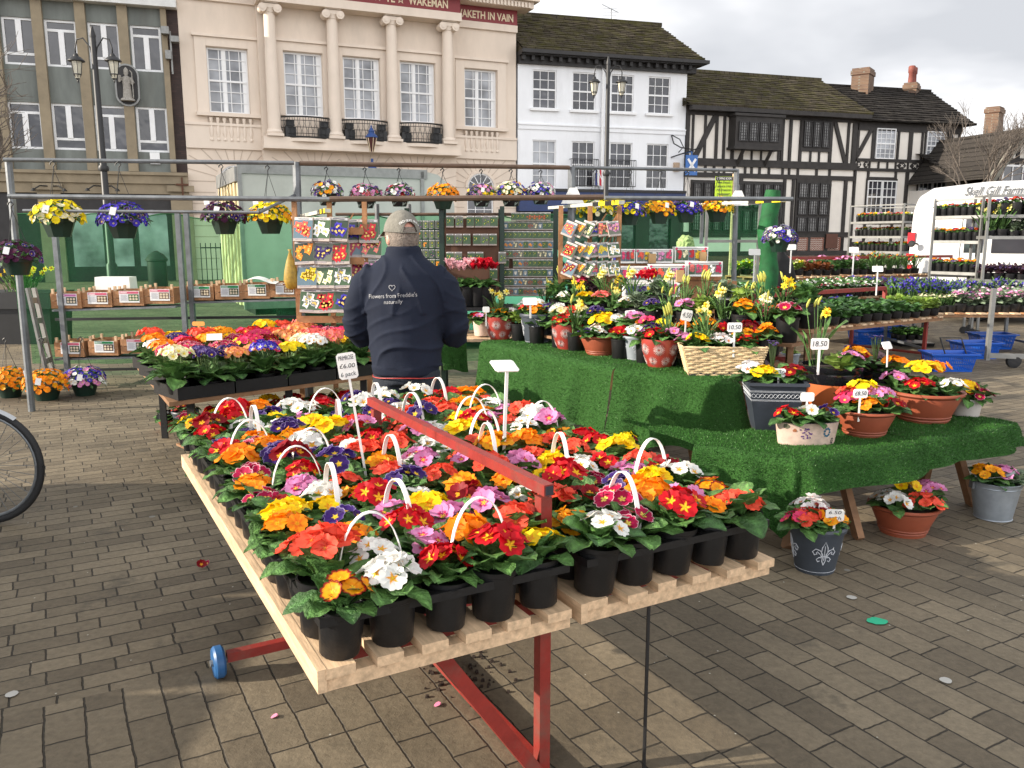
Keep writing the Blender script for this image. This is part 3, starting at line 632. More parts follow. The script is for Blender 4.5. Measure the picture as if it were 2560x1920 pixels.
# == 3 white house
Cc = thing('white_house', 'white painted brick house with sash windows above a blue shop front', 'house', FC.w(0, 0, 0), FC.rz)
up = [FC.rect(z3(*a), z3(*b)) for a, b in (((243, 475), (375, 752)), ((520, 495), (645, 768)), ((785, 515), (905, 782)), ((1040, 530), (1160, 790)))]
lo = [FC.rect(z3(*a), z3(*b)) for a, b in (((237, 965), (370, 1300)), ((510, 975), (635, 1300)), ((775, 985), (897, 1300)), ((1028, 992), (1145, 1305)))]
zcu = sum(r[3] for r in up) / 4; zcl = sum(r[2] for r in up) / 4; zlu = sum(r[3] for r in lo) / 4; zll = sum(r[2] for r in lo) / 4
cs = [((a[0] + a[1]) / 2 + (b[0] + b[1]) / 2) / 2 for a, b in zip(up, lo)]
zcb = FC.at(z3(700, 475))[1]; zct = FC.at(z3(700, 375), .5)[1]; zsh = FC.at(z3(600, 1310))[1]
hs = [(c - .56, c + .56, zcl, zcu) for c in cs] + [(c - .56, c + .56, zll, zlu) for c in cs]
m = MB(); wall_holes(m, .02, UC, zsh, zcb + .2, hs, 0, .13); m.box(.03, UC - .01, .4, 9, 0, zcb); m.build('wall', MT['wpaint'], Cc)
for k, h in enumerate(hs):
 window(Cc, *h, 3, 4, 0, .08, rail=.5, ow=.055, bw=.028, hz=[.25, .75], gl=MT['glass_pale'] if k == 4 else MT['glass'])
 if k < 4: q = MB(); q.box(h[0] - .12, h[1] + .12, -.13, -.003, h[2] - .1, h[2] - .003); q.build('sill', MT['wframe'], Cc)
 if k in (5, 6):
  q = MB(); b0 = h[2];
  for z_ in (b0 + .08, b0 + 1.25): q.bar((h[0] - .1, -.22, z_), (h[1] + .1, -.22, z_), .03)
  for j in range(13): x = h[0] - .1 + (h[1] - h[0] + .2) * j / 12; q.bar((x, -.22, b0 + .08), (x, -.22, b0 + 1.25), .016)
  for x in (h[0] - .1, h[1] + .1):
   for z_ in (b0 + .08, b0 + 1.25): q.bar((x, -.22, z_), (x, -.004, z_), .025)
  q.build('window_guard', MT['iron'], Cc)
q = MB(); zz = FC.at(z3(700, 893))[1]; q.box(.03, UC, -.05, -.003, zz - .12, zz + .12); q.box(.03, UC, -.09, -.052, zz + .06, zz + .12); q.build('string_course', MT['wpaint'], Cc)
q = MB(); q.box(.02, UC + .35, -.22, .3, zcb, zcb + .3); q.box(.02, UC + .6, -.55, .3, zcb + .302, zct - .15); q.box(.02, UC + .75, -.72, .3, zct - .148, zct)
x = .1
while x < UC + .2: q.box(x, x + .14, -.45, -.221, zcb + .12, zcb + .30); x += .42
q.build('cornice', MT['bframe'], Cc)
zrd = FC.at(z3(700, 150), -4.0); zr = zrd[1]; ur_ = FC.at(z3(1100, 182), -4.0)[0]; ue = UC + .55
q = MB(); roof_courses(q, (.05, -.6, zct + .02), (ue, -.6, zct + .02), (.05, 4, zr), (ur_, 4, zr), 18); roof_courses(q, (ue, -.6, zct + .02), (ue, 8.6, zct + .02), (ur_, 4, zr), (ur_, 4.05, zr), 14)
q.quad((.05, 8.6, zct), (ue, 8.6, zct), (ur_, 4, zr), (.05, 4, zr)); q.quad((.05, -.6, zct), (.05, 8.6, zct), (.05, 4, zr), (.05, 4, zr - .001)); q.bar((.0, 4, zr + .05), (ur_ + .1, 4, zr + .05), .25, .18); q.build('roof', MT['roof_moss'], Cc)
q = MB(); ud, _ = FC.at(z3(707, 800), .1)
for (za, zb_) in ((zsh, zcb - .02),): q.tube([(ud, -.12, za), (ud, -.12, zb_)], .06, 8)
q.build('drainpipe', MT['wframe'], Cc)
q = MB(); q.box(.03, UC, -.35, .35, zsh - .12, zsh - .002); q.build('fascia_moulding', MT['bframe'], Cc)
q = MB(); q.box(.03, UC, -.28, .35, zsh - 1.0, zsh - .124); q.build('shop_fascia', mat('blue_fascia', (.01, .03, .12), .4), Cc)
ftext('HALIFAX', FC.at(z3(650, 1375), .3)[0], FC.at(z3(782, 1375), .3)[0], .292, Cc, MT['wframe'], .5, zsh - .58)
q = MB(); wall_holes(q, .03, UC, 0, zsh - 1.005, [(1, 4, .6, 2.5), (4.6, 5.8, .05, 2.6), (6.5, UC - .6, .6, 2.5)], .05, .2); q.build('shopfront', MT['bframe'], Cc)
for a, b, c in ((1, 4, .6), (4.6, 5.8, .05), (6.5, UC - .6, .6)): q = MB(); q.quad((a, .1, c), (b, .1, c), (b, .1, 2.55), (a, .1, 2.55)); q.build('shop_window', MT['glass'], Cc)
u_, z_ = FC.at(z3(1322, 1142), .8); q = MB(); q.box(u_ - .3, u_ + .3, -.84, -.78, z_ - .45, z_ + .45); q.bar((u_, -.81, z_ + .6), (u_, -.005, z_ + .6), .04); q.bar((u_, -.81, z_ + .6), (u_, -.81, z_ + .45), .04)
hx = q.build('hanging_sign', mat('blue_sign', (.03, .13, .40), .4), Cc)
q = MB()
for s_ in (-1, 1): q.bar((u_ - .2, -.855, z_ + s_ * .28), (u_ + .2, -.855, z_ - s_ * .28), .11, .01, up=(0, 1, 0))
q.build('cross_logo', MT['wframe'], hx)
u_, z_ = FC.at(z3(1215, 1155)); q = MB(); q.box(u_ - .14, u_ + .14, -.12, -.004, z_ - .2, z_ + .2); q.build('alarm_box', mat('beige_box', (.5, .36, .25), .6), Cc)
q = MB(); u_, z_ = FC.at(z3(1240, 1040), .3); q.tube([(u_ - .3, -.05, z_ + .7), (u_ - .3, -.3, z_ + .3), (u_ - .1, -.6, z_ + .1), (u_ + .3, -.9, z_)], .03, 5); q.tube([(u_ - .3, -.05, z_ - .3), (u_ + .8, -.8, z_ + .1)], .03, 5); q.tube([(u_ - .3, -.1, z_ + .7), (u_, -.3, z_ + .5), (u_ + .15, -.4, z_ + .15), (u_ - .05, -.3, z_ - .1)], .025, 5); q.build('scroll_bracket', MT['iron'], Cc)
q = MB(); ua_, za_ = FC.at(z3(770, 50), -4); q.tube([(ua_, 4, zr - .1), (ua_, 4, za_)], .025, 5)
for k in range(5): q.bar((ua_ - .45, 4, za_ - .1 - k * .16), (ua_ + .3, 4, za_ - .05 - k * .16), .015)
q.bar((ua_ - .5, 4, za_ + .1), (ua_ + .35, 3.9, za_ - .25), .03); q.build('tv_aerial', MT['steel'], Cc)
# == 4 big timber framed building, 5 timber framed cottage
def traced(fac, conv, pts, wd, mb, off=.035, th=.09):
 a, b = fac.at(conv(pts[0], pts[1]), off), fac.at(conv(pts[2], pts[3]), off)
 mb.bar((a[0], -off, a[1]), (b[0], -off, b[1]), wd, th, up=(0, 1, 0))
D = thing('timber_framed_building', 'wide black and white timber framed building under a mossy stone roof', 'building', FD.w(0, 0, 0), FD.rz)
zev = FD.at(z4(500, 490))[1]
m = MB(); m.box(.1, UD - .1, 0.02, 9, 0, zev + .1); m.build('wall', MT['plaster'], D)
hb = FD.at(z4(500, 860))[1]; hb2 = FD.at(z4(500, 945))[1]; ht = FD.at(z4(500, 525))[1]; hbk = FD.at(z4(500, 1345))[1]; hst = FD.at(z4(700, 1480))[1]
def ud(x, y=650): return FD.at(z4(x, y), .03)[0]
def beam(mb, u0, u1, z, wd, off=.04): mb.box(u0, u1, -off - .03, .03, z - wd / 2, z + wd / 2)
def post(mb, u, z0, z1_, wd, off=.03):
 wd *= .64; mb.box(u - wd / 2, u + wd / 2, -off - .03, .02, z0, z1_)
q = MB()
beam(q, 0, UD, ht + .06, .4, .05); beam(q, 0, UD, hb, .34, .08); beam(q, 0, UD, hb2, .22); beam(q, 0, UD, hbk, .25); beam(q, 0, UD, hst + .05, .22)
q.build('beam', MT['timber'], D)
ux = lambda x3, y3: FD.at(z3(x3, y3), .03)[0]
for (u, wd) in ((.12, .30), (ux(1335, 900), .16), (ux(1418, 950), .18), (ux(1497, 950), .22), (ux(1550, 950), .2), (ux(1610, 950), .26), (ud(545), .24), (ud(600), .24), (ud(672), .24), (ud(880), .26), (ud(1000), .2), (UD - .2, .42)):
 q = MB(); post(q, u, hb + .17, ht - .13, wd); q.build('post', MT['timber'], D)
for x, wd in ((1675, .12), (1740, .12), (1805, .12), (1925, .14)):
 q = MB(); post(q, ux(x, 1080), hb + .17, hb + 1.15, wd); q.build('post', MT['timber'], D)
for x in (735, 795): q = MB(); post(q, ud(x, 820), hb + .17, hb + .95, .14); q.build('post', MT['timber'], D)
for x in (210, 285, 330, 385, 450, 545, 590, 650, 780, 870): q = MB(); post(q, ud(x, 900), hb2 + .1, hb - .16, .17); q.build('post', MT['timber'], D)
for x in (10, 70, 140): q = MB(); post(q, ud(x, 900), hb2 + .1, hb - .16, .17); q.build('post', MT['timber'], D)
for x, wd in ((250, .3), (550, .25), (610, .22), (650, .22), (860, .28), (970, .3)): q = MB(); post(q, ud(x, 1150), 0, hb2 - .1, wd); q.build('post', MT['timber'], D)
for pts in ((1495, 790, 1345, 1090), (2345, 0, 2345, 0)):
 if pts[0] > 2300: continue
 q = MB(); traced(FD, z3, pts, .24, q); q.build('brace', MT['timber'], D)
q = MB(); traced(FD, z4, (905, 560, 975, 850), .2, q); q.build('brace', MT['timber'], D)
lead = mat('leaded_glass', (.13, .125, .12), .12, .6, 4, spec=.6, pos=True, bump=.3, bscale=8)  # base colour lightened to stand in for grey reflections
a = FD.rect(z3(1625, 800), z3(1935, 1025), .5)
q = MB(); q.box(a[0], a[1], -.6, .0, a[2], a[3]); q.box(a[0] - .1, a[1] + .1, -.7, -.0, a[3], a[3] + .12); q.box(a[0] - .08, a[1] + .08, -.68, 0, a[2] - .12, a[2] - .002); q.build('oriel_bay', MT['timber'], D)
for k in range(4):
 wv = (a[1] - a[0] - .5) / 4; u0 = a[0] + .16 + k * (wv + .06)
 window(D, u0, u0 + wv, a[2] + .25, a[3] - .25, 4, 7, .6, -.03, MT['bframe'], lead, bw=.018, ow=.05)
for f in (.2, .8):
 x = a[0] + (a[1] - a[0]) * f; q = MB(); q.tube([(x, -.05, a[2] - .8), (x, -.25, a[2] - .5), (x, -.55, a[2] - .12)], .09, 5); q.build('bracket', MT['timber'], D)
a = FD.rect(z4(672, 545), z4(872, 762)); q = MB(); q.box(a[0], a[1], -.08, .0, a[2] - .1, a[3] + .05); q.build('window_head', MT['timber'], D)
for k in range(3):
 wv = (a[1] - a[0] - .4) / 3; u0 = a[0] + .13 + k * (wv + .07); window(D, u0, u0 + wv, a[2] + .1, a[3] - .1, 4, 9, .09, -.03, MT['bframe'], lead, bw=.016, ow=.045)
a = FD.rect(z4(635, 965), z4(850, 1340)); q = MB(); q.box(a[0], a[1], -.1, .0, a[2], a[3] + .05); q.build('window_head', MT['timber'], D)
for j in range(3):
 for k in range(3):
  wv = (a[1] - a[0] - .36) / 3; hv = (a[3] - a[2] - .5) / 3; u0 = a[0] + .12 + k * (wv + .06); z0 = a[2] + .1 + j * (hv + .12); window(D, u0, u0 + wv, z0, z0 + hv, 4, 5, .11, -.03, MT['bframe'], lead, bw=.016, ow=.045)
a = (ux(1320, 1260), ud(540, 1000), 1.0, hb2 - .25); q = MB(); q.box(a[0], a[1], -.1, .0, hbk + .1, a[3]); q.build('window_head', MT['timber'], D)
nW = 9
for k in range(nW):
 wv = (a[1] - a[0] - .1 * (nW + 1)) / nW; u0 = a[0] + .1 + k * (wv + .1); window(D, u0, u0 + wv, a[3] - 1.25, a[3] - .12, 4, 5, .11, -.03, MT['bframe'], lead, bw=.016, ow=.045); window(D, u0, u0 + wv, hbk + .2, a[3] - 1.4, 4, 6, .11, -.03, MT['bframe'], lead, bw=.016, ow=.045)
for x0, x1 in ((570, 605), (622, 715), (735, 825), (842, 940)):
 a = FD.rect(z4(x0, 1370), z4(x1, 1460), .05); q = MB(); q.box(a[0], a[1], -.05, .02, hst + .18, hbk - .14); nb = int((a[1] - a[0]) / .16)
 ob = q.build('brick_panel', MT['herring'], D)
 q = MB()
 for i in range(nb):
  for j in range(9):
   x = a[0] + .08 + i * (a[1] - a[0] - .1) / max(1, nb); z = hst + .22 + j * .095
   if z < hbk - .2: q.bar((x - .07, -.055, z), (x, -.055, z + .06), .014, .004, up=(0, 1, 0)); q.bar((x, -.055, z + .06), (x + .07, -.055, z), .014, .004, up=(0, 1, 0))
 q.build('mortar_line', MT['plaster'], ob)
for x0, x1 in ((570, 605), (622, 715), (735, 825), (842, 940)): q = MB(); post(q, ud(x1 + 10, 1400), 0, hbk, .22); q.build('post', MT['timber'], D)
q = MB(); q.box(0, UD, -.09, .03, 0, hst - .07); q.build('plinth', MT['gbrick'], D)
a = FD.rect(z4(842, 1340), z4(915, 1440), .1); q = MB(); q.box(a[0], a[1], -.16, -.13, a[2], a[3]); q.build('notice_board', mat('brown_board', (.10, .035, .02), .6), D)
zr = FD.at(z4(400, 252), -4.2)[1]; url = FD.at(z4(805, 275), -4.2)[0]; ze = FD.at(z4(500, 478), .5)[1]
q = MB(); roof_courses(q, (-.2, -.6, ze), (UD + .35, -.6, ze), (-.2, 4.2, zr), (url, 4.2, zr), 17); roof_courses(q, (UD + .35, -.6, ze), (UD + .35, 9, ze), (url, 4.2, zr), (url, 4.25, zr), 12); q.quad((-.2, 9, ze), (UD + .3, 9, ze), (url, 4.2, zr), (-.2, 4.2, zr)); q.bar((-.2, 4.2, zr + .04), (url, 4.2, zr + .04), .22, .15); q.quad((-.2, -.6, ze), (-.2, 9, ze), (-.2, 4.2, zr), (-.2, 4.2, zr - .001)); q.build('roof', MT['roof_moss'], D)
q = MB(); q.box(0, UD + .3, -.6, -.3, ze - .22, ze - .02); q.build('gutter', MT['timber'], D)
E = thing('timber_framed_cottage', 'black and white cottage with white sash windows and two brick chimneys', 'house', FE.w(0, 0, 0), FE.rz)
zeE = FE.at(z4(1400, 570), .4)[1]; he = FE.at(z4(1400, 600))[1]
m = MB(); m.box(.02, UE, .02, 8, 0, zeE); m.build('wall', MT['plaster'], E)
ueE = lambda x, y=700: FE.at(z4(x, y), .03)[0]
b1, b2, b3 = FE.at(z4(1400, 838))[1], FE.at(z4(1400, 903))[1], FE.at(z4(1200, 958))[1]
q = MB(); beam(q, 0, UE, he - .05, .42); beam(q, 0, UE, b1, .15); beam(q, 0, UE, b2, .15); beam(q, ueE(1135, 960), ueE(1330, 960), b3, .15); beam(q, ueE(1480, 960), ueE(1660, 960), b3, .15); beam(q, 0, UE, 1.3, .2); q.build('beam', MT['timber'], E)
for x, wd in ((1065, .2), (1170, .2), (1192, .1), (1310, .1), (1345, .18), (1430, .34), (1510, .16), (1535, .1), (1650, .1), (1690, .16), (1765, .2)): q = MB(); post(q, ueE(x), b1 + .08, he - .26, wd); q.build('post', MT['timber'], E)
for x in (1145, 1207, 1268, 1325, 1410, 1493, 1553, 1612, 1660): q = MB(); post(q, ueE(x, 870), b2 + .08, b1 - .08, .12); q.build('post', MT['timber'], E)
for x, wd in ((1045, .18), (1135, .18), (1325, .18), (1405, .30), (1485, .18), (1665, .18), (1745, .2)): q = MB(); post(q, ueE(x, 950), 0, b2 - .08, wd); q.build('post', MT['timber'], E)
q = MB(); traced(FE, z4, (1165, 605, 1060, 800), .18, q); q.build('brace', MT['timber'], E)
q = MB(); traced(FE, z4, (1700, 640, 1760, 830), .18, q); q.build('brace', MT['timber'], E)
for x, wdt in ((1068, .15), (1120, .15), (1367, .28), (1455, .28), (1693, .15), (1728, .15)):
 u = ueE(x, 870); zc = (b1 + b2) / 2; q = MB(); hh = .24
 q.add([(u - wdt, -.05, zc), (u, -.05, zc - hh), (u + wdt, -.05, zc), (u, -.05, zc + hh), (u - wdt, .02, zc), (u, .02, zc - hh), (u + wdt, .02, zc), (u, .02, zc + hh)], [(0, 1, 2, 3), (0, 4, 5, 1), (1, 5, 6, 2), (2, 6, 7, 3), (3, 7, 4, 0)])
 q.build('diamond_timber', MT['timber'], E)
 q = MB()
 for s_ in (-1, 1): q.bar((u - wdt * .3, -.055, zc + s_ * hh * .3), (u + wdt * .3, -.055, zc - s_ * hh * .3), .03, .01, up=(0, 1, 0))
 q.build('diamond_inlay', MT['plaster'], E)
for (x0, y0, x1, y1) in ((1190, 610, 1305, 825), (1538, 632, 1645, 835)):
 a = FE.rect(z4(x0, y0), z4(x1, y1)); q = MB(); q.box(a[0] - .08, a[1] + .08, -.05, .0, a[2] - .06, a[3] + .1); q.build('window_head', MT['timber'], E)
 window(E, *a, 4, 6, .055, -.03, rail=.5, ow=.05, bw=.026, hz=[.17, .33, .66, .83], gl=MT['glass_pale'])
for (x0, y0, x1, y1) in ((1128, 962, 1215, 1120), (1230, 962, 1316, 1120), (1480, 970, 1560, 1120), (1575, 970, 1655, 1120)):
 a = FE.rect(z4(x0, y0), z4(x1, y1)); a = (a[0], a[1], b3 - 1.75, b3 - .1); q = MB(); q.box(a[0] - .06, a[1] + .06, -.05, .0, a[2] - .1, a[3] + .1); q.build('window_head', MT['timber'], E)
 window(E, *a, 3, 4, .055, -.03, rail=.5, ow=.05, bw=.028)
zrE = FE.at(z4(1150, 335), -4)[1]; uA_, uB_ = -.6, FE.at(z4(1560, 400), -4)[0]; ue_ = UE + .45
q = MB(); roof_courses(q, (-.3, -.5, zeE), (ue_, -.5, zeE), (-1.2, 4, zrE), (uB_, 4, zrE), 15); q.quad((-.3, 8.5, zeE), (ue_, 8.5, zeE), (uB_, 4, zrE), (-.6, 4, zrE)); roof_courses(q, (ue_, -.5, zeE), (ue_, 8.5, zeE), (uB_, 4, zrE), (uB_, 4.05, zrE), 12)
q.bar((-1.2, 4, zrE + .04), (uB_, 4, zrE + .04), .2, .14); q.build('roof', MT['roof_dark'], E)
for (x0, x1, yt, yb, off) in ((1035, 1222, 190, 400, -3.4), (1398, 1532, 290, 400, -3.6)):
 u0, zt_ = FE.at(z4(x0, yt), off); u1, _ = FE.at(z4(x1, yt), off); zb_ = FE.at(z4(x1, yb), off)[1] - 1.0
 dd = .9; wd = (u1 - u0) * .62
 q = MB(); c = (u0 + u1) / 2; M_ = Matrix.Translation((c, -off + .3, 0)) @ Matrix.Rotation(math.radians(38), 4, 'Z')
 q.box(-wd * .55, wd * .55, -wd * .42, wd * .42, zb_, zt_ - .35, M=M_); q.box(-wd * .55 - .05, wd * .55 + .05, -wd * .42 - .05, wd * .42 + .05, zt_ - .348, zt_ - .12, M=M_); q.box(-wd * .55, wd * .55, -wd * .42, wd * .42, zt_ - .118, zt_, M=M_)
 ch = q.build('chimney', MT['cbrick'], E)
 if x0 > 1300:
  for s_ in (-.28, .28): q = MB(); q.lathe([(.17, zt_), (.15, zt_ + .5), (.19, zt_ + .55), (.19, zt_ + .85), (.15, zt_ + .9)], 12, M=M_ @ Matrix.Translation((s_, 0, 0))); q.build('chimney_pot', mat('red_clay', (.19, .05, .035), .7), ch, smooth=40)
FG = Fac(FE.end((2520, 400)), 40)
G = thing('gabled_cottage', 'small timber framed gable house behind the bare tree at the right edge', 'house', (FE.w(UE + 5.5, 5, 0)), FE.rz)
FG = Fac((FE.w(UE + 5.5, 5, 0).x, FE.w(UE + 5.5, 5, 0).y), 74.0)
ax, az = FG.at(z4(2185, 612)); lx, lz = FG.at(z4(1935, 960)); bx, bz_ = FG.at(z4(1800, 650), -6)
q = MB(); V = [(2 * ax - lx, 0, lz), (ax, 0, az), (lx, 0, lz)]
q.add([(lx + .25, 0, 0), (2 * ax - lx - .25, 0, 0), (2 * ax - lx - .25, 0, lz), (ax, 0, az - .3), (lx + .25, 0, lz)], [(0, 1, 2, 3, 4)]); q.box(lx + .3, 2 * ax - lx - .3, .02, 7, 0, lz - .3); q.build('wall', MT['plaster'], G)
q = MB(); yb = 8
for s_ in (-1, 1):
 ex = ax + s_ * (ax - lx); q.quad((ax, -.5, az), (ex, -.5, lz), (ex, yb, lz), (ax, yb, az));
q.build('roof', MT['roof_dark'], G)
q = MB(); wx = FG.at(z4(1785, 660), -2)[0]; roof_courses(q, (wx, 1.0, lz - .4), (lx + 2.5, 1.0, lz - .4), (wx, 5, az - .7), (ax, 5, az - .7), 12); q.box(wx + .2, lx + 1, 1.2, 8, 0, lz - .3); q.build('wing_roof', MT['roof_dark'], G)
q = MB()
for s_ in (-1, 1): q.bar((ax, -.55, az + .05), (ax + s_ * (ax - lx + .1), -.55, lz - .05), .38, .12, up=(0, 1, 0))
q.build('bargeboard', mat('weathered_board', (.17, .16, .13), .8, .3, 3), G)
for f in (-.6, -.3, 0, .3, .6):
 x = ax + f * (ax - lx); q = MB(); q.box(x - .1, x + .1, -.06, 0, 0, az - abs(f) * (az - lz) - .4); q.build('post', MT['timber'], G)
q = MB(); zz = (az + lz) / 2 - .3; q.box(ax - (ax - lx) * .55, ax + (ax - lx) * .55, -.07, 0, zz - .12, zz + .12); q.build('beam', MT['timber'], G)
window(G, ax - .9, ax + .9, zz - 1.7, zz - .2, 3, 2, .08, -.03, ow=.08, bw=.05)
u0, zt_ = FG.at(z4(1995, 455), -3); u1, _ = FG.at(z4(2122, 455), -3); q = MB(); M_ = Matrix.Translation(((u0 + u1) / 2, 3.4, 0)) @ Matrix.Rotation(math.radians(30), 4, 'Z'); wd = (u1 - u0) * .4
q.box(-wd, wd, -wd * .7, wd * .7, lz, zt_ - .3, M=M_); q.box(-wd - .05, wd + .05, -wd * .7 - .05, wd * .7 + .05, zt_ - .298, zt_ - .1, M=M_); q.box(-wd, wd, -wd * .7, wd * .7, zt_ - .098, zt_, M=M_); q.build('chimney', MT['cbrick'], G)
# -- street lamps
def street_lamp(px, y_top, px2, y2, Y, label):
 top = gY(px, y_top, Y); x, y = top.x, top.y; hh = top.z
 t = thing('street_lamp', label, 'street lamp', (x, y, 0), 0, 'twin headed street lamps'); HS = Matrix.Translation((0, 0, hh)) @ Matrix.Diagonal((.5, .5, .58, 1)) @ Matrix.Translation((0, 0, -hh))
 q = MB(); q.tube([(0, 0, 0), (0, 0, 1.0), (0, 0, 1.05), (0, 0, hh)], [.13, .12, .085, .06], 12); q.lathe([(.1, hh * .52), (.12, hh * .53), (.1, hh * .54)], 12); q.lathe([(.06, hh), (.07, hh + .05), (.02, hh + .25)], 10); q.build('pole', MT['iron'], t, smooth=40)
 for s_ in (-1, 1):
  q = MB(); q.tube([(0, 0, hh - 1.1), (s_ * .15, 0, hh - .35), (s_ * .45, 0, hh), (s_ * .72, 0, hh - .05), (s_ * .82, 0, hh - .35), (s_ * .82, 0, hh - .55)], .03, 7); q.build('arm', MT['iron'], t, smooth=True).data.transform(HS)
  M_ = Matrix.Translation((s_ * .82, 0, hh - .55))
  q = MB(); q.lathe([(.05, 0), (.1, -.05), (.12, -.12), (.2, -.14), (.36, -.27), (.36, -.30), (.22, -.30)], 16, M=M_); ld = q.build('lantern_hood', MT['iron'], t, smooth=40); ld.data.transform(HS)
  q = MB(); q.lathe([(.235, -.31), (.16, -.78), (.10, -.92)], 6, M=M_); q.build('lantern_glass', mat('pale_lamp_glass', (.55, .52, .42), .3), ld).data.transform(HS)
  q = MB()
  for k in range(6):
   a = k * PI / 3; q.tube([M_ @ Vector((.25 * math.cos(a), .25 * math.sin(a), -.30)), M_ @ Vector((.17 * math.cos(a), .17 * math.sin(a), -.79)), M_ @ Vector((.02 * math.cos(a), .02 * math.sin(a), -1.0))], .015, 5)
  q.lathe([(.175, -.76), (.18, -.80)], 6, M=M_); q.lathe([(.03, -.98), (.04, -1.03), (.01, -1.1)], 8, M=M_); q.build('lantern_cage', MT['iron'], ld).data.transform(HS)
street_lamp(232, 95, 0, 0, 19.5, 'black twin lantern street lamp in front of the tan pillared office block')
street_lamp(1521, 163, 0, 0, 26, 'black twin lantern street lamp in front of the white house')
p = gY(929, 357, 33.5); t = thing('bracket_lantern', 'blue and maroon hexagonal lantern on a blue bracket in front of the town hall balcony', 'lantern', (p.x, p.y, 0))
zc = p.z; t.scale = (1, 1, 1); q = MB(); q.lathe([(.34, zc + .30), (.12, zc - .55)], 6); gl_ = q.build('lantern_glass', mat('maroon_glass', (.07, .02, .02), .3), t)
q = MB(); q.lathe([(.42, zc + .32), (.40, zc + .4), (.24, zc + .55), (.2, zc + .62), (.22, zc + .7), (.05, zc + .95), (.06, zc + 1.0), (.01, zc + 1.1)], 6); q.build('lantern_roof', mat('blue_enamel', (.015, .06, .22), .4), t)
q = MB()
for k in range(6): a = k * PI / 3; q.bar((.35 * math.cos(a), .35 * math.sin(a), zc + .30), (.13 * math.cos(a), .13 * math.sin(a), zc - .56), .03)
q.build('lantern_frame', MT['gold'], t)
q = MB(); q.tube([(0, 0, 0), (0, 0, zc - .6)], [.09, .05], 8); q.lathe([(.06, zc - 1.5), (.22, zc - 1.35), (.16, zc - 1.1), (.2, zc - 1.0), (.05, zc - .7)], 7); q.build('post', mat('blue_iron', (.012, .05, .2), .5), t)
for o in list(t.children):
 if o.name.startswith('post'): continue
 o.data.transform(Matrix.Translation((0, 0, zc)) @ Matrix.Diagonal((.58, .58, .62, 1)) @ Matrix.Translation((0, 0, -zc)))
# -- flowers and leaves
def C(*a): return np.array(a, float)
PAL = {  # petal, eye, throat, edge, eye radius, edge start
'red': (C(.52, .004, .012), C(.95, .55, .02), C(.45, .002, .006), C(.50, .004, .01), .30, 2),
'darkred': (C(.24, .002, .008), C(.9, .42, .02), C(.18, .001, .004), C(.22, .002, .008), .27, 2),
'coral': (C(.86, .095, .05), C(.75, .25, .03), C(.62, .012, .01), C(.86, .11, .07), .12, 2),
'orange': (C(.92, .27, .005), C(.90, .42, .01), C(.85, .16, .004), C(.9, .27, .005), .18, 2),
'yellow': (C(.93, .62, .006), C(.80, .55, .03), C(.88, .25, .004), C(.93, .64, .01), .12, 2),
'lemon': (C(.90, .70, .01), C(.75, .6, .03), C(.88, .60, .01), C(.9, .72, .02), .12, 2),
'white': (C(.84, .84, .80), C(.80, .60, .05), C(.88, .34, .01), C(.84, .84, .82), .12, 2),
'cream': (C(.86, .80, .52), C(.85, .6, .05), C(.82, .66, .12), C(.86, .82, .6), .22, 2),
'purple': (C(.035, .008, .13), C(.9, .6, .03), C(.025, .005, .09), C(.25, .2, .4), .24, .96),
'blue': (C(.05, .03, .42), C(.9, .7, .05), C(.5, .5, .8), C(.05, .03, .42), .22, 2),
'magenta': (C(.42, .003, .06), C(.88, .68, .12), C(.36, .002, .04), C(.75, .45, .5), .26, .93),
'pink': (C(.72, .27, .52), C(.85, .6, .05), C(.55, .01, .12), C(.78, .45, .65), .16, 2),
'rose': (C(.75, .05, .16), C(.9, .6, .1), C(.62, .02, .06), C(.8, .1, .2), .2, 2),
'bicolor': (C(.90, .36, .006), C(.85, .6, .03), C(.88, .28, .004), C(.24, .006, .006), .16, .86),
'gold': (C(.88, .38, .008), C(.85, .5, .02), C(.75, .18, .005), C(.8, .2, .01), .2, .94),
'apricot': (C(.86, .32, .14), C(.9, .5, .05), C(.85, .42, .05), C(.88, .36, .2), .25, 2),
'salmon': (C(.84, .18, .16), C(.9, .55, .08), C(.8, .12, .08), C(.86, .25, .22), .22, 2),
'plum': (C(.055, .006, .035), C(.12, .02, .05), C(.03, .002, .02), C(.07, .01, .05), .2, 2),
'redwhite': (C(.82, .78, .76), C(.85, .6, .05), C(.55, .01, .01), C(.84, .8, .8), .13, 2),
}
CNAME = {'red': 'red', 'darkred': 'dark red', 'coral': 'coral', 'orange': 'orange', 'yellow': 'yellow', 'lemon': 'lemon yellow', 'white': 'white', 'cream': 'cream', 'purple': 'dark purple', 'blue': 'blue', 'magenta': 'white edged crimson', 'pink': 'pink', 'rose': 'rose pink', 'bicolor': 'red edged orange', 'gold': 'golden', 'apricot': 'apricot', 'salmon': 'salmon', 'redwhite': 'red and white', 'plum': 'plum'}
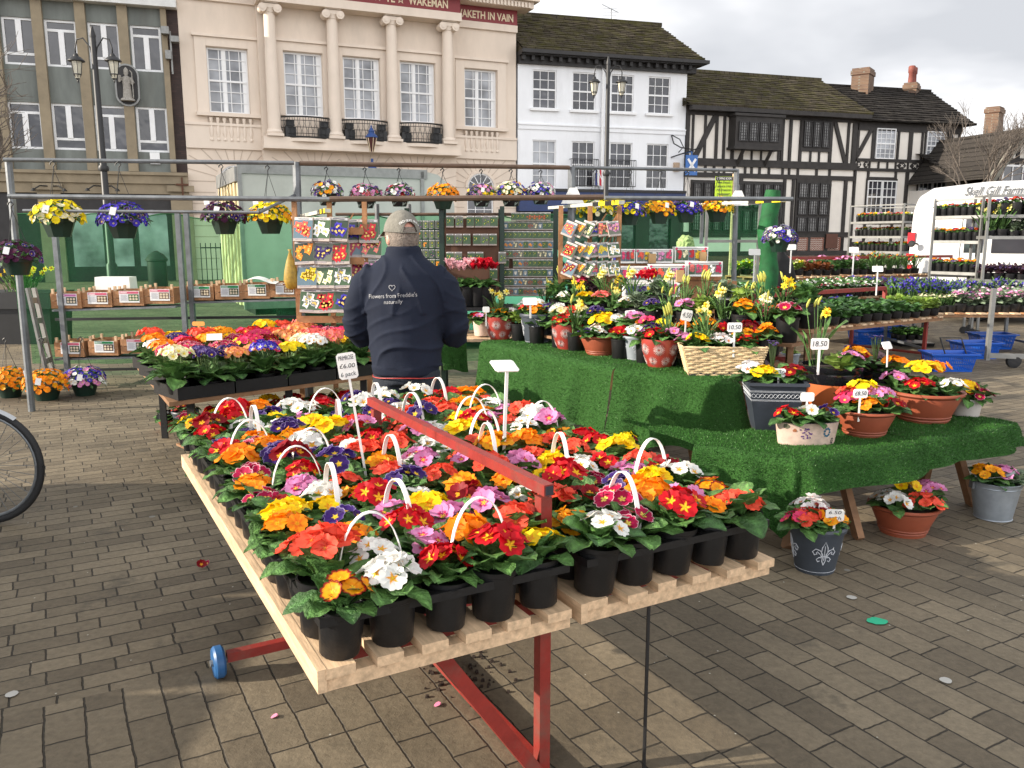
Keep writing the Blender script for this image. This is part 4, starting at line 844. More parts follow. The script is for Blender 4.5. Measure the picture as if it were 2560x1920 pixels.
def flower(kind, rnd, lo=False, cup=.18):
 """five notched petals, radius 1, facing +z"""
 pc, ey, th, ed, er, es = PAL[kind]; V = []; Fc = []; Cc = []
 rings = [0, .14, .26, .36, .5, .72, .9, .97, 1.0] if not lo else [0, .3, .7, 1.0]
 na = 7 if not lo else 5
 for p in range(5):
  a0 = p * 2 * PI / 5; base = len(V); tw = rnd.uniform(-.06, .06); lift = rnd.uniform(-.05, .09); zz = (p % 2) * .035 + .01 * p
  j = pc * rnd.uniform(.86, 1.1)
  for r in rings:
   hw = (.56 + .20 * min(1, r * 1.4)) if r > 0 else .5
   for k in range(na):
    f = -1 + 2 * k / (na - 1)
    an = a0 + f * hw + tw * r
    out = 1 - .17 * math.exp(-(f / .22) ** 2) - .20 * abs(f) ** 3.5
    rr = r * (1 if r < .5 else (1 + (out - 1) * (r - .5) * 2))
    z = cup * rr * rr + lift * rr + zz * min(1, r * 3) + .05 * math.sin(f * 5 + p) * r * r - .06 * abs(f) * r
    V.append((rr * math.cos(an), rr * math.sin(an), z))
    sr = er * (.42 if lo else 1) * (.75 + .5 * (1 - abs(f)) ** 1.5)
    if r <= sr: c = ey
    elif r < sr + (.05 if lo else .22) * (1.3 - abs(f)): c = th
    elif r >= es: c = ed
    else: c = j * (1.0 - .06 * abs(math.sin(f * 7)))
    Cc.append(c)
  for i in range(len(rings) - 1):
   for k in range(na - 1):
    q = base + i * na + k
    Fc.append((q, q + na, q + na + 1, q + 1) if i else (q, q + na, q + na + 1))
 b = len(V); n = 6
 for k in range(n): V.append((.07 * math.cos(k), .07 * math.sin(k), .05)); Cc.append(ey * .8)
 Fc.append(tuple(range(b, b + n)))
 return Geo(V, Fc, 0, np.array(Cc))
FLW = {}
def getf(kind, lo=False):
 k = (kind, lo)
 if k not in FLW: FLW[k] = [flower(kind, random.Random(hash(kind) % 1 + i * 7 + len(kind)), lo, .1 + .12 * i) for i in range(3)]
 return RND.choice(FLW[k])
def leafg(rnd, g0=(.042, .105, .028), g1=(.085, .185, .045), nl=9, nw=5, wid=.34, droop=.6, crk=.035):
 """leaf along +x, length 1"""
 V = []; Fc = []; Cc = []; b = rnd.random(); g = C(*g0) * (1 - b) + C(*g1) * b; ph = rnd.uniform(0, 6)
 for i in range(nl):
  u = i / (nl - 1); g_ = min(1, u / .62); w_ = wid * (.14 + .86 * g_ * g_ * (3 - 2 * g_)) * (1 if u < .62 else math.sqrt(max(.012, 1 - ((u - .62) / .385) ** 2)))
  x = u; zc_ = .55 * u - droop * u * u * 1.0
  for k in range(nw):
   f = -1 + 2 * k / (nw - 1)
   V.append((x, f * w_, zc_ + .22 * w_ * abs(f) + crk * math.sin(u * 17 + abs(f) * 4 + ph) * abs(f) + .03 * math.sin(f * 9 + u * 8 + ph)))
   Cc.append(g * (1.75 if abs(f) < .01 and u < .9 else 1) * (1 + .22 * math.sin(u * 23 - abs(f) * 5)))
 for i in range(nl - 1):
  for k in range(nw - 1):
   q = i * nw + k; Fc.append((q, q + nw, q + nw + 1, q + 1))
 return Geo(V, Fc, 0, np.array(Cc))
_r = random.Random(5)
LEAF = [leafg(_r, droop=d) for d in (.35, .5, .65, .8, .9, .6)]
LEAFLO = [leafg(_r, nl=4, nw=3, droop=d) for d in (.4, .7, .9)]
GREY = [leafg(_r, (.10, .14, .09), (.2, .26, .16), droop=d, wid=.3) for d in (.4, .7)]
DARKL = [leafg(_r, (.03, .012, .02), (.06, .03, .04), nl=5, nw=3, droop=d, wid=.3) for d in (.3, .6)]
LIME = [leafg(_r, (.20, .30, .05), (.32, .42, .12), nl=5, nw=3, droop=d, wid=.32) for d in (.3, .6)]
STRAP = [leafg(_r, (.05, .11, .03), (.09, .18, .05), nl=7, nw=3, wid=.035, droop=d, crk=0) for d in (.25, .45)]
def TRS(loc, rz=0, ry=0, rx=0, s=1.0):
 return Matrix.Translation(loc) @ Matrix.Rotation(rz, 4, 'Z') @ Matrix.Rotation(ry, 4, 'Y') @ Matrix.Rotation(rx, 4, 'X') @ Matrix.Diagonal((s, s, s, 1))
def rosette(mb, rnd, n, r, z, L, leafs=LEAF, rise=(0, .9)):
 for i in range(n):
  a = i * 2.4 + rnd.uniform(-.3, .3); inner = i / max(1, n - 1)
  up_ = rise[0] + (rise[1] - rise[0]) * inner + rnd.uniform(-.12, .12)
  l = L * rnd.uniform(.8, 1.15) * (1 - .25 * inner)
  mb.geo(rnd.choice(leafs), TRS((r * math.cos(a) * .3, r * math.sin(a) * .3, z), a, -up_, rnd.uniform(-.3, .3), l))
def bloom(mb, rnd, kind, c, r, n, fr, lo=False, out=.9, vy=1.0):
 """dome-shaped cluster of n flowers of radius fr, spread radius r"""
 for i in range(n):
  rad = r * math.sqrt((i + .4) / n); a = i * 2.4 + rnd.uniform(-.25, .25)
  x, y = rad * math.cos(a), rad * math.sin(a) * vy; tilt = out * rad / max(r, 1e-4) * .9
  z = -(rad * rad) / max(r, 1e-4) * .35 + rnd.uniform(-.006, .006)
  mb.geo(getf(kind, lo), TRS((c[0] + x, c[1] + y, c[2] + z), a, tilt + rnd.uniform(-.15, .2), rnd.uniform(-.2, .2), fr * rnd.uniform(.85, 1.1)) @ Matrix.Rotation(rnd.uniform(0, 6), 4, 'Z'))
# -- prototypes: small potted primroses
PR, PH = .060, .124
q = MB(); q.lathe([(.046, 0), (.049, .004), (.057, PH - .014), (.0595, PH - .012), (.0605, PH), (.056, PH), (.053, PH - .012)], 20); POT = q.build('pot', MT['black'], data_only=True, smooth=40)
q = MB(); q.lathe([(.0525, PH - .013), (.02, PH - .008)], 12); SOILM = q.build('soil', MT['soil'], data_only=True)
PROTO = {}
def primrose_proto(kind, k):
 rnd = random.Random(100 * k + sum(map(ord, kind)))
 r = thing('potted_primrose', 'x', 'primrose', (0, 0, 0)); r.hide_render = False
 pots = link('pot', POT, r)
 fo = MB(); rosette(fo, rnd, 17, .05, PH - .005, .108, LEAF, (.0, 1.15)); fo_ = fo.build('foliage', MT['leaf'], r, smooth=True)
 fl = MB(); n = 5 + (k * 2) % 4 + (2 if kind in ('coral', 'red', 'white', 'orange') else 0)
 bloom(fl, rnd, kind, (rnd.uniform(-.012, .012), rnd.uniform(-.012, .012), PH + .074 + rnd.uniform(0, .022)), .054, n, .0315 + .004 * (k % 2))
 fl_ = fl.build('blossoms', MT['petal'], r, smooth=True)
 return r, [pots, fo_, fl_]
def get_proto(kind):
 if kind not in PROTO: PROTO[kind] = [primrose_proto(kind, k) for k in range(4)]
 return PROTO[kind][RND.randrange(4)]
ALLPROTO = []
def put(proto, label, loc, rz=None, sc=1.0, group=None):
 r = copy_thing(proto[0], proto[1], label, loc, RND.uniform(0, 6.28) if rz is None else rz, sc, group); r.rotation_euler.x = RND.uniform(-.09, .09); r.rotation_euler.y = RND.uniform(-.09, .09)
 for c_ in r.children:
  if c_.name.startswith('blossoms'): c_.scale = (1, 1, RND.uniform(.85, 1.05)); c_.rotation_euler.z = RND.uniform(-.5, .5)
 return r
SMALL = {}
def small_proto(kind):
 if kind not in SMALL:
  rnd = random.Random(sum(map(ord, kind))); r = thing('rack_primrose', 'x', 'primrose'); a = link('pot', POT, r)
  fo = MB(); rosette(fo, rnd, 9, .05, PH - .005, .08, LEAFLO, (.1, .9)); b = fo.build('foliage', MT['leaf'], r, smooth=True)
  fl = MB(); bloom(fl, rnd, kind, (0, 0, PH + .05), .045, 6, .025, True); c = fl.build('blossoms', MT['petal'], r, smooth=True)
  SMALL[kind] = (r, [a, b, c])
 return SMALL[kind]
# -- price signs
SIGNF = MT['white']
def stick_sign(loc, lines, label, w_=.09, h_=.06, stem=.12, rz=0, tilt=0, lean=0, sz=None, thick=.004, mt=None, yaw_text=True):
 t = thing('price_sign', label, 'sign', loc, rz)
 q = MB(); M_ = Matrix.Translation((0, 0, stem)) @ Matrix.Rotation(lean, 4, 'Y') @ Matrix.Rotation(tilt, 4, 'X')
 c = .008; V = []
 for (x, y) in ((-w_ / 2 + c, 0), (w_ / 2 - c, 0), (w_ / 2, c), (w_ / 2, h_ - c), (w_ / 2 - c, h_), (-w_ / 2 + c, h_), (-w_ / 2, h_ - c), (-w_ / 2, c)): V.append((x, y))
 n = 8; vv = [(x, -thick / 2, y) for x, y in V] + [(x, thick / 2, y) for x, y in V]
 q.add(vv, [tuple(range(n)), tuple(range(2 * n - 1, n - 1, -1))] + [(i + n, (i + 1) % n + n, (i + 1) % n, i) for i in range(n)], M=M_)
 q.build('sign_face', mt or SIGNF, t)
 q = MB(); q.bar((0, .001, -.06), M_ @ Vector((0, .001, .012)), w_ * .13, .004, up=(0, 1, 0)); q.build('stem', mt or SIGNF, t)
 if lines:
  k = len(lines); sz = sz or h_ / (k + .5)
  for i, s_ in enumerate(lines):
   text(s_, sz, M_ @ basis((0, -thick / 2 - .0008, h_ * (1 - (i + .6) / (k + .2))), (1, 0, .03 * (-1) ** i), (0, 0, 1)), t, MT['ink'], 'handwriting', shear=.15, ext=.0003, fit=min(w_ * .8, sz * .62 * len(s_)))
 return t
# -- front trolley of primroses
TA = math.radians(29)
AX = Vector((-math.sin(TA), math.cos(TA), 0)); AC = Vector((math.cos(TA), math.sin(TA), 0))   # along, across
T0 = Vector((-.445, 1.80, 0)); PZ = .62; TL = 2.25
def tl(al, ac, z=0): return T0 + AX * al + AC * ac + Vector((0, 0, z))
TR = TA      # local frame: x across, y along
tr = thing('steel_trolley', 'red painted steel market trolley with a ridge bar under the front primroses', 'trolley', tl(0, 0), TR)
q = MB(); q.bar((.70, .13, .918), (.70, 1.62, .918), .031, .033); q.bar((.70, .128, .918), (.70, .126, .918), .024, .026, 1); q.build('ridge_bar', [MT['redsteel'], MT['ink']], tr)
for y in (.16, 1.55): q = MB(); q.bar((.70, y, .02), (.70, y, .894), .036, .036); q.build('post', MT['redsteel'], tr)
q = MB(); q.bar((.32, .12, .56), (.68, .14, .03), .04, .04); q.build('brace', MT['redsteel'], tr)
for y in (.2, 1.1, 2.0): q = MB(); q.bar((.04, y, .548), (1.40, y, .548), .04, .04); q.build('cross_rail', MT['redsteel'], tr)
q = MB(); q.bar((-.02, 1.25, .075), (1.45, 1.25, .075), .035, .035); q.build('axle', MT['redsteel'], tr)
q = MB(); q.bar((.70, .16, .03), (.70, 1.55, .03), .04, .04); q.build('base_bar', MT['redsteel'], tr)
for x in (-.05, 1.48):
 q = MB(); M_ = Matrix.Translation((x, 1.25, .062)) @ Matrix.Rotation(PI / 2, 4, 'Y'); q.lathe([(.03, -.02), (.052, -.02), (.060, -.012), (.060, .012), (.052, .02), (.03, .02)], 24, M=M_)
 wq = q.build('wheel', mat('blue_wheel', (.02, .10, .26), .45), tr, smooth=40)
 q = MB(); q.lathe([(.012, -.03), (.012, .03), (.004, .036)], 10, M=M_); q.lathe([(.034, -.014), (.034, .014)], 16, M=M_); q.build('hub', MT['galv'], wq, smooth=40)
q = MB(); p = tl(.02, .98); rod = thing('prop_rod', 'thin dark steel rod propping the front edge of the right hand pallet', 'rod', p); q.tube([(0, 0, 0), (0, 0, .575)], .0055, 6); q.build('rod', MT['iron'], rod)
def pallet(al0, ac0, wid, ln, label):
 t = thing('pallet', label, 'pallet', tl(al0, ac0, PZ), TR, 'pallets on the front trolley'); n = int(wid / .128)
 for i in range(n + 1):
  x = .045 + (wid - .09) * i / n; q = MB(); q.box(x - .036 + RND.uniform(-.004, .004), x + .036, RND.uniform(-.016, .010), ln, -.026, 0); q.build('board', MT['pine'], t)
 for y in (.035, ln / 2, ln - .035): q = MB(); q.box(0, wid, y - .022, y + .022, -.064, -.0265); q.build('bearer', MT['pine'], t)
 q = MB(); q.box(-.012, .010, 0, ln, -.0575, .001); q.build('edge_board', MT['pine'], t)
pallet(0, 0, .70, TL, 'pale wooden pallet under the left half of the front primroses')
pallet(0, .74, .72, TL, 'pale wooden pallet under the right half, with the longest gap view to the setts')
GAP = .1300
NR = 17
GX = .141
ordn = ['first', 'second', 'third', 'fourth', 'fifth', 'sixth', 'seventh', 'eighth', 'ninth', 'tenth', 'eleventh', 'twelfth', 'thirteenth', 'fourteenth', 'fifteenth', 'sixteenth', 'seventeenth', 'eighteenth', 'nineteenth', 'twentieth']
gridL = {0: 'bicolor white red red yellow', 1: 'coral white pink orange coral', 2: 'coral orange red pink pink', 3: 'orange purple pink yellow darkred', 4: 'yellow yellow red white gold', 5: 'darkred white gold purple coral', 6: 'magenta pink coral coral pink', 7: 'orange red purple gold white', 8: 'magenta darkred gold coral coral', 9: 'orange purple purple white coral', 10: 'red orange white coral red', 11: 'red magenta gold yellow pink', 12: 'purple orange purple pink coral', 13: 'red purple white yellow purple', 14: 'darkred white yellow pink purple', 15: 'gold red purple white red', 16: 'yellow red orange white darkred'}
gridR = {0: 'white magenta red orange coral', 1: 'gold magenta orange pink bicolor', 2: 'coral darkred purple yellow white', 3: 'white red magenta pink darkred', 4: 'orange yellow white red coral', 5: 'coral pink yellow coral yellow', 6: 'pink white coral coral red', 7: 'coral gold orange coral red', 8: 'white coral coral orange gold', 9: 'white yellow coral white pink', 10: 'pink white red coral white', 11: 'coral white yellow pink coral', 12: 'red purple coral orange pink', 13: 'white coral coral gold white', 14: 'purple white coral orange coral', 15: 'white purple white red orange', 16: 'purple white coral red orange'}
for side, gr in (('left', gridL), ('right', gridR)):
 x0 = .046 if side == 'left' else .796
 for r in range(NR):
  ks = gr[r].split()
  for c in range(5):
   kd = ks[c]; lab = f"{CNAME[kd]} primrose, {ordn[r]} row from the front, {ordn[c]} pot across the {side} pallet"
   lx = x0 + c * GX + .02 + RND.uniform(-.005, .005); ly = .07 + r * GAP + RND.uniform(-.005, .005)
   put(get_proto(kd), lab, tl(ly, lx, PZ + .002), None, RND.uniform(1.0, 1.18), 'primroses on the front trolley')
 for k in range(0, NR - 1, 2):
  t = thing('carry_tray', f"black plastic carry tray holding the {ordn[k]} and {ordn[k + 1]} primrose rows of the {side} pallet", 'tray', tl(.07 + (k + .5) * GAP, x0 + 2 * GX + .02, PZ + .004), TR, 'carry trays on the front trolley')
  q = MB(); hx, hy = 2.5 * GX - .006, GAP - .004
  zt_ = PH - .006
  for (a, b, c_, d) in ((-hx, hx, -hy, -hy + .012), (-hx, hx, hy - .012, hy), (-hx, -hx + .012, -hy + .012, hy - .012), (hx - .012, hx, -hy + .012, hy - .012)): q.box(a, b, c_, d, zt_ - .022, zt_)
  for i in range(-2, 3):
   for j in (-1, 1):
    cx_, cy_ = i * GX, j * GAP / 2
    q.lathe([(.0605, zt_ - .004), (.0645, zt_ - .002), (.0645, zt_ - .006), (.0605, zt_ - .008)], 12, M=Matrix.Translation((cx_, cy_, 0)))
  q.build('rim', MT['black'], t)
  hs = {('left', 0): (1, -1.3), ('left', 2): (0,), ('left', 4): (-.9,), ('left', 6): (-1.2, 1.4), ('left', 8): (-.3,), ('left', 10): (-1.6,), ('left', 12): (1.7, -1.0), ('left', 14): (-1.5, 1.9), ('right', 0): (-1.0,), ('right', 2): (1.6,), ('right', 4): (-.2,), ('right', 6): (-1.4,), ('right', 8): (1.7, -.6), ('right', 10): (0,), ('right', 12): (1.5, -1.5), ('right', 14): (-1.9, .6)}.get((side, k), (0,))
  for h in hs:
   q = MB(); al_ = RND.random() < .55; pts = []; R_ = .088; ht_ = .225
   for i in range(17):
    an = PI * i / 16; pts.append((R_ * math.cos(an), .085 + ht_ * math.sin(an) ** .8))
   V = [];
   for (x, z) in pts:
    for s_ in (-.0075, .0075): V.append((h * GAP + x, s_, z) if al_ else (h * GAP + s_, x, z))
   n = len(pts); V2 = []
   for i in range(0, len(V)):
    x, y, z = V[i]; V2.append((h * GAP + (x - h * GAP) * .975, y, z - .003) if al_ else (x, y * .975, z - .003))
   nn = len(V); fc = []
   for i in range(n - 1):
    a = 2 * i; fc += [(a, a + 1, a + 3, a + 2), (nn + a, nn + a + 2, nn + a + 3, nn + a + 1), (a, a + 2, nn + a + 2, nn + a), (a + 1, nn + a + 1, nn + a + 3, a + 3)]
   q.add(V + V2, fc); ho = q.build('hoop_handle', MT['white'], t, smooth=30); ho.rotation_euler = (0, 0, RND.uniform(-.5, .5)); ho.rotation_euler.z = RND.uniform(-.25, .25)
p = dY(790, 1000, 2.85);
s1 = stick_sign((p.x, p.y, .78), ['PRIMROSE', '£6.00', '6 pack'], 'white price sign on a long stem handwritten with the primrose pack price', .066, .092, .36, 0, 0, 0, .022); s1.rotation_euler = (.0, -.13, .15)
s1.children[0].rotation_euler = (0, 0, 0)
p = dY(1088, 970, 3.1)
s2 = stick_sign((p.x, p.y, .76), [], 'tall white sign seen edge on from behind among the right hand primroses', .105, .07, .36, .5, -1.05, 0); s2.rotation_euler = (0, .06, .55)
# -- person
from mathutils.bvhtree import BVHTree
from mathutils import noise as MN
def remeshed(mb, name, mt, parent, voxel=.012, it=4, disp=None):
 o = mb.build(name, mt, None); m = o.modifiers.new('r', 'REMESH'); m.mode = 'VOXEL'; m.voxel_size = voxel
 s_ = o.modifiers.new('s', 'SMOOTH'); s_.iterations = it; s_.factor = .5
 dg = bpy.context.evaluated_depsgraph_get(); me = bpy.data.meshes.new_from_object(o.evaluated_get(dg)); bpy.data.objects.remove(o)
 if disp:
  ns = [v.normal.copy() for v in me.vertices]; cs = [v.co.copy() for v in me.vertices]
  for v, n_, c in zip(me.vertices, ns, cs): v.co = c + n_ * disp(c, n_)
 for p_ in me.polygons: p_.use_smooth = True
 if not me.materials: me.materials.append(mt)
 return link(name, me, parent)
def loft(mb, secs, n=24, col=None):
 """secs: (z, cx, cy, rx, ry)"""
 V = []; Fc = []
 for (z, cx_, cy_, rx_, ry_) in secs:
  for k in range(n): a = 2 * PI * k / n; V.append((cx_ + rx_ * math.cos(a), cy_ + ry_ * math.sin(a), z))
 for j in range(len(secs) - 1):
  for k in range(n): k2 = (k + 1) % n; Fc.append((j * n + k, j * n + k2, (j + 1) * n + k2, (j + 1) * n + k))
 Fc.append(tuple(range(n - 1, -1, -1))); Fc.append(tuple((len(secs) - 1) * n + k for k in range(n)))
 return mb.add(V, Fc, 0, col)
def ball(mb, c, r, n=14):
 rx_, ry_, rz_ = r if isinstance(r, tuple) else (r, r, r)
 secs = [(c[2] - rz_ * math.cos(PI * (j + .25) / (n + .5)), c[0], c[1], rx_ * math.sin(PI * (j + .25) / (n + .5)), ry_ * math.sin(PI * (j + .25) / (n + .5))) for j in range(n + 1)]
 return loft(mb, secs, 18)
MT['navy'] = mat('navy_jacket_cloth', (.012, .016, .030), .85, .12, 6, bump=.12, bscale=160, spec=.2)
MT['jeans'] = mat('dark_trousers', (.009, .014, .024), .8, .2, 12, bump=.3, bscale=150)
MT['cap'] = mat('washed_grey_cotton', (.17, .16, .135), .9, .2, 25, bump=.5, bscale=90)
MT['hair'] = mat('grey_hair', (.22, .18, .15), .8, .35, 60, bump=1, bscale=150)
PX, PY = -.61, 4.72
man = thing('person', 'man seen from behind in a navy jacket with printed back and a faded grey cap', 'person', (PX, PY, 0), math.radians(-1))
HY = math.radians(32)                      # head turned to his left
hd = Matrix.Translation((-.01, .03, 1.594)) @ Matrix.Rotation(HY, 4, 'Z') @ Matrix.Diagonal((1.12, 1.1, 1.04, 1))     # local +y is where the face points
def hp(x, y, z): return hd @ Vector((x, y, z))
b = MB()
def addM(fn, M_):
 t_ = MB(); fn(t_)
 for v_, l_, z_, m_, c_ in zip(t_.V, t_.L, t_.Z, t_.M, t_.C): pass
 g = Geo.__new__(Geo); g.v = np.concatenate(t_.V); g.loops = np.concatenate(t_.L); g.sizes = np.concatenate(t_.Z); g.mat = np.concatenate(t_.M); g.col = np.concatenate(t_.C)
 b.geo(g, M_)
addM(lambda t_: ball(t_, (0, 0, .04), (.076, .095, .112)), hd)
addM(lambda t_: ball(t_, (0, .045, -.035), (.056, .055, .06)), hd)
b.tube([hp(0, .09, .035), hp(0, .108, .0), hp(0, .095, -.012)], [.008, .014, .009], 8)
for s_ in (-1, 1):
 addM(lambda t_, s_=s_: ball(t_, (s_ * .078, -.005, .015), (.010, .020, .032)), hd)
b.tube([(0, .0, 1.40), (0, .01, 1.5), (-.005, .02, 1.59)], [.068, .062, .058], 14)
loft(b, [(.86, 0, 0, .17, .12), (1.0, 0, 0, .165, .12), (1.2, 0, 0, .18, .12), (1.36, 0, 0, .18, .105), (1.43, 0, 0, .12, .08)])
for s_ in (-1, 1):
 b.tube([(s_ * .15, 0, 1.39), (s_ * .22, .01, 1.27), (s_ * .265, .05, 1.10), (s_ * .19, .22, 1.06), (s_ * .11, .31, 1.07)], [.055, .052, .042, .036, .027], 12)
 w_ = Vector((s_ * .11, .31, 1.07)); b.tube([w_, w_ + Vector((-s_ * .02, .05, 0)), w_ + Vector((-s_ * .03, .09, -.005))], [.026, .038, .030], 10)
 for k in range(4): f0 = w_ + Vector((-s_ * (.005 + k * .016), .085, -.005)); b.tube([f0, f0 + Vector((-s_ * .006, .035, -.012)), f0 + Vector((-s_ * .01, .045, -.035)), f0 + Vector((-s_ * .01, .03, -.048))], [.010, .009, .008, .007], 7)
 b.tube([w_ + Vector((-s_ * .035, .03, .0)), w_ + Vector((-s_ * .062, .055, -.01)), w_ + Vector((-s_ * .062, .08, -.025))], [.012, .010, .008], 7)
 b.tube([(s_ * .09, 0, .92), (s_ * .10, .01, .5), (s_ * .11, -.01, .10)], [.085, .058, .045], 12); b.tube([(s_ * .11, -.03, .05), (s_ * .12, .10, .035)], [.045, .035], 10)
bd = remeshed(b, 'body', MT['skin'], man, .0075, 3)
b = MB()
loft(b, [(.845, .0, .0, .188, .145), (.90, 0, 0, .198, .152), (1.0, 0, 0, .207, .158), (1.12, 0, 0, .214, .16), (1.25, 0, 0, .226, .158), (1.35, 0, 0, .233, .15), (1.42, 0, 0, .222, .132), (1.475, 0, .005, .17, .105), (1.51, 0, .01, .118, .092), (1.54, 0, .012, .100, .09), (1.575, -.004, .015, .098, .092)])
for s_ in (-1, 1): b.tube([(s_ * .15, 0, 1.41), (s_ * .225, .0, 1.345), (s_ * .268, .005, 1.24), (s_ * .288, .03, 1.12), (s_ * .272, .10, 1.055), (s_ * .20, .24, 1.05), (s_ * .13, .30, 1.065)], [.085, .092, .082, .075, .075, .062, .048], 16)
def wr(c, n_):
 x, y, z = c; w1_ = MN.noise(Vector((x * 3, y * 3, z * 3))); w2_ = MN.noise(Vector((x * 7 + 5, y * 7, z * 7)))
 lowb = max(0, min(1, (1.28 - z) / .2)); arm = 1 if abs(x) > .235 else 0
 ph_ = (z * 1.0 - x * .38) * 58 + w1_ * 7
 r1_ = (1 - abs(math.sin(ph_ * .5))) ** 2.6
 f = .015 * r1_ * lowb * (.5 + .8 * (w2_ + .3)) + .006 * w2_
 if z > 1.2 and not arm: f += .010 * (1 - abs(math.sin((x * 24 + z * 9 * (1 if x > 0 else -1)) + w1_ * 5))) ** 3
 if arm: f += .006 * (1 - abs(math.sin((z * 30 + y * 10 + w1_ * 6)))) ** 2 - .003
 if z < .90: f = .004 * math.sin(x * 30)
 if z > 1.52: f = .003 * w2_
 return f
jk = remeshed(b, 'jacket', MT['navy'], man, .008, 22, wr); jk['label'] = 'navy waterproof jacket with white lettering on the back'
bv = BVHTree.FromObject(jk, bpy.context.evaluated_depsgraph_get())
def project(o, ax=(0, 1, 0), off=.0025):
 for v in o.data.vertices:
  st = Vector((v.co.x, -1.0, v.co.z)); h = bv.ray_cast(st, Vector((0, 1, 0)))
  if h[0]: v.co.y = h[0].y - off + (v.co.y + .5) * .0
tm = mat('silver_print', (.30, .30, .31), .5, .05, 40)
for s_, z_, w_, sz_ in (("Flowers from Freddie's", 1.305, .275, .033), ('naturally', 1.272, .105, .030)):
 o = text(s_, sz_, basis((-.045 if w_ > .2 else -.04, -.5, z_), (1, 0, .055), (0, 0, 1)), jk, tm, 'lettering', ext=.0, fit=w_, shear=.1 if w_ < .2 else 0); project(o)
q = MB(); pts = []
for k in range(25):
 a = 2 * PI * k / 24; pts.append((-.045 + .0011 * 16 * math.sin(a) ** 3, -.5, 1.350 + .0011 * (13 * math.cos(a) - 5 * math.cos(2 * a) - 2 * math.cos(3 * a) - math.cos(4 * a))))
q.tube(pts, .0016, 4); o = q.build('heart_emblem', tm, jk)
for v in o.data.vertices:
 h = bv.ray_cast(Vector((v.co.x, -1, v.co.z)), Vector((0, 1, 0)))
 if h[0]: v.co.y = h[0].y - .003
q = MB(); pts = []
for k in range(25): a = 2 * PI * k / 24; pts.append((.191 * math.cos(a), .150 * math.sin(a), .842 + .004 * math.sin(a * 3)))
q.tube(pts, .0035, 5); q.build('hem_piping', mat('red_piping', (.35, .02, .015), .6), jk)
b = MB(); loft(b, [(.80, 0, 0, .178, .132), (.87, 0, 0, .182, .135), (.93, 0, 0, .18, .13)])
for s_ in (-1, 1): b.tube([(s_ * .088, 0, .86), (s_ * .098, .0, .7), (s_ * .105, .01, .45), (s_ * .112, .0, .10)], [.105, .10, .082, .075], 16)
tr_ = remeshed(b, 'trousers', MT['jeans'], man, .011, 4, lambda c, n_: .008 * MN.noise(Vector((c[0] * 8, c[1] * 8, c[2] * 5))))
for s_ in (-1, 1): q = MB(); loft(q, [(0, s_ * .115, .02, .048, .13), (.03, s_ * .115, .02, .05, .132), (.07, s_ * .115, 0, .045, .10), (.11, s_ * .112, -.03, .045, .055)]); q.build('shoe', MT['rubber'], man, smooth=50)
q = MB(); V = []
def headpt(a, e, s=1.0): return hp(.082 * math.sin(a) * math.cos(e) * s, .101 * math.cos(a) * math.cos(e) * s, .04 + .118 * math.sin(e) * s)
na, ne = 28, 8
for j in range(ne + 1):
 for i in range(na + 1):
  a = math.radians(75) + math.radians(210) * i / na; e_ = -.75 + 1.1 * j / ne
  if j == 0: e_ += .25 * abs(math.cos((a - PI) * 1.5)) * (1 if abs(a - PI) > 1.0 else .0)
  V.append(headpt(a, e_, 1.02 + .012 * math.sin(i * 2.1 + j) * (j / ne)))
q.add([tuple(v) for v in V], [(j * (na + 1) + i, j * (na + 1) + i + 1, (j + 1) * (na + 1) + i + 1, (j + 1) * (na + 1) + i) for j in range(ne) for i in range(na)]); q.build('hair', MT['hair'], man, smooth=True)
q = MB(); V = []; na, ne = 40, 12
for j in range(ne + 1):
 for i in range(na):
  a = 2 * PI * i / na; back = max(0, -math.cos(a)); e0 = .10 - .05 * back
  if abs(a - PI) < .42: e0 = .10 + .42 * math.sqrt(max(0, 1 - ((a - PI) / .42) ** 2))
  e_ = e0 + (PI / 2 - e0) * j / ne; r_ = 1.09 + .012 * abs(math.sin(a * 3)) * math.cos(e_) + .015 * MN.noise(Vector((a * 2, e_ * 4, 3)))
  V.append(headpt(a, e_, r_) + Vector((0, 0, .004)))
q.add([tuple(v) for v in V], [(j * na + i, j * na + (i + 1) % na, (j + 1) * na + (i + 1) % na, (j + 1) * na + i) for j in range(ne) for i in range(na)])
cp = q.build('cap', MT['cap'], man, smooth=True)
q = MB(); V = []; n = 14
for j in range(5):
 for i in range(n + 1):
  a = -1.0 + 2.0 * i / n; ext_ = .0 + .075 * j / 4 * math.cos(a * .85) ; z_ = .058 - .006 * j - .03 * abs(a) ** 2 * (j / 4)
  V.append(hp((.088 + ext_ * .5) * math.sin(a), (.104) * math.cos(a) + ext_, z_ + .006))
nn = len(V); V += [v - Vector((0, 0, .004)) for v in V]
fc = [(j * (n + 1) + i, j * (n + 1) + i + 1, (j + 1) * (n + 1) + i + 1, (j + 1) * (n + 1) + i) for j in range(4) for i in range(n)]
q.add([tuple(v) for v in V], fc + [tuple(nn + k for k in f[::-1]) for f in fc] + [(4 * (n + 1) + i, 4 * (n + 1) + i + 1, nn + 4 * (n + 1) + i + 1, nn + 4 * (n + 1) + i) for i in range(n)]); q.build('peak', MT['cap'], cp, smooth=40)
q = MB(); pts = [headpt(PI - .45 + .9 * k / 10, .09, 1.10) for k in range(11)]
for k in range(10): q.bar(pts[k], pts[k + 1], .006, .016, up=(0, 1, 0))
q.build('strap', MT['cap'], cp)
q = MB()
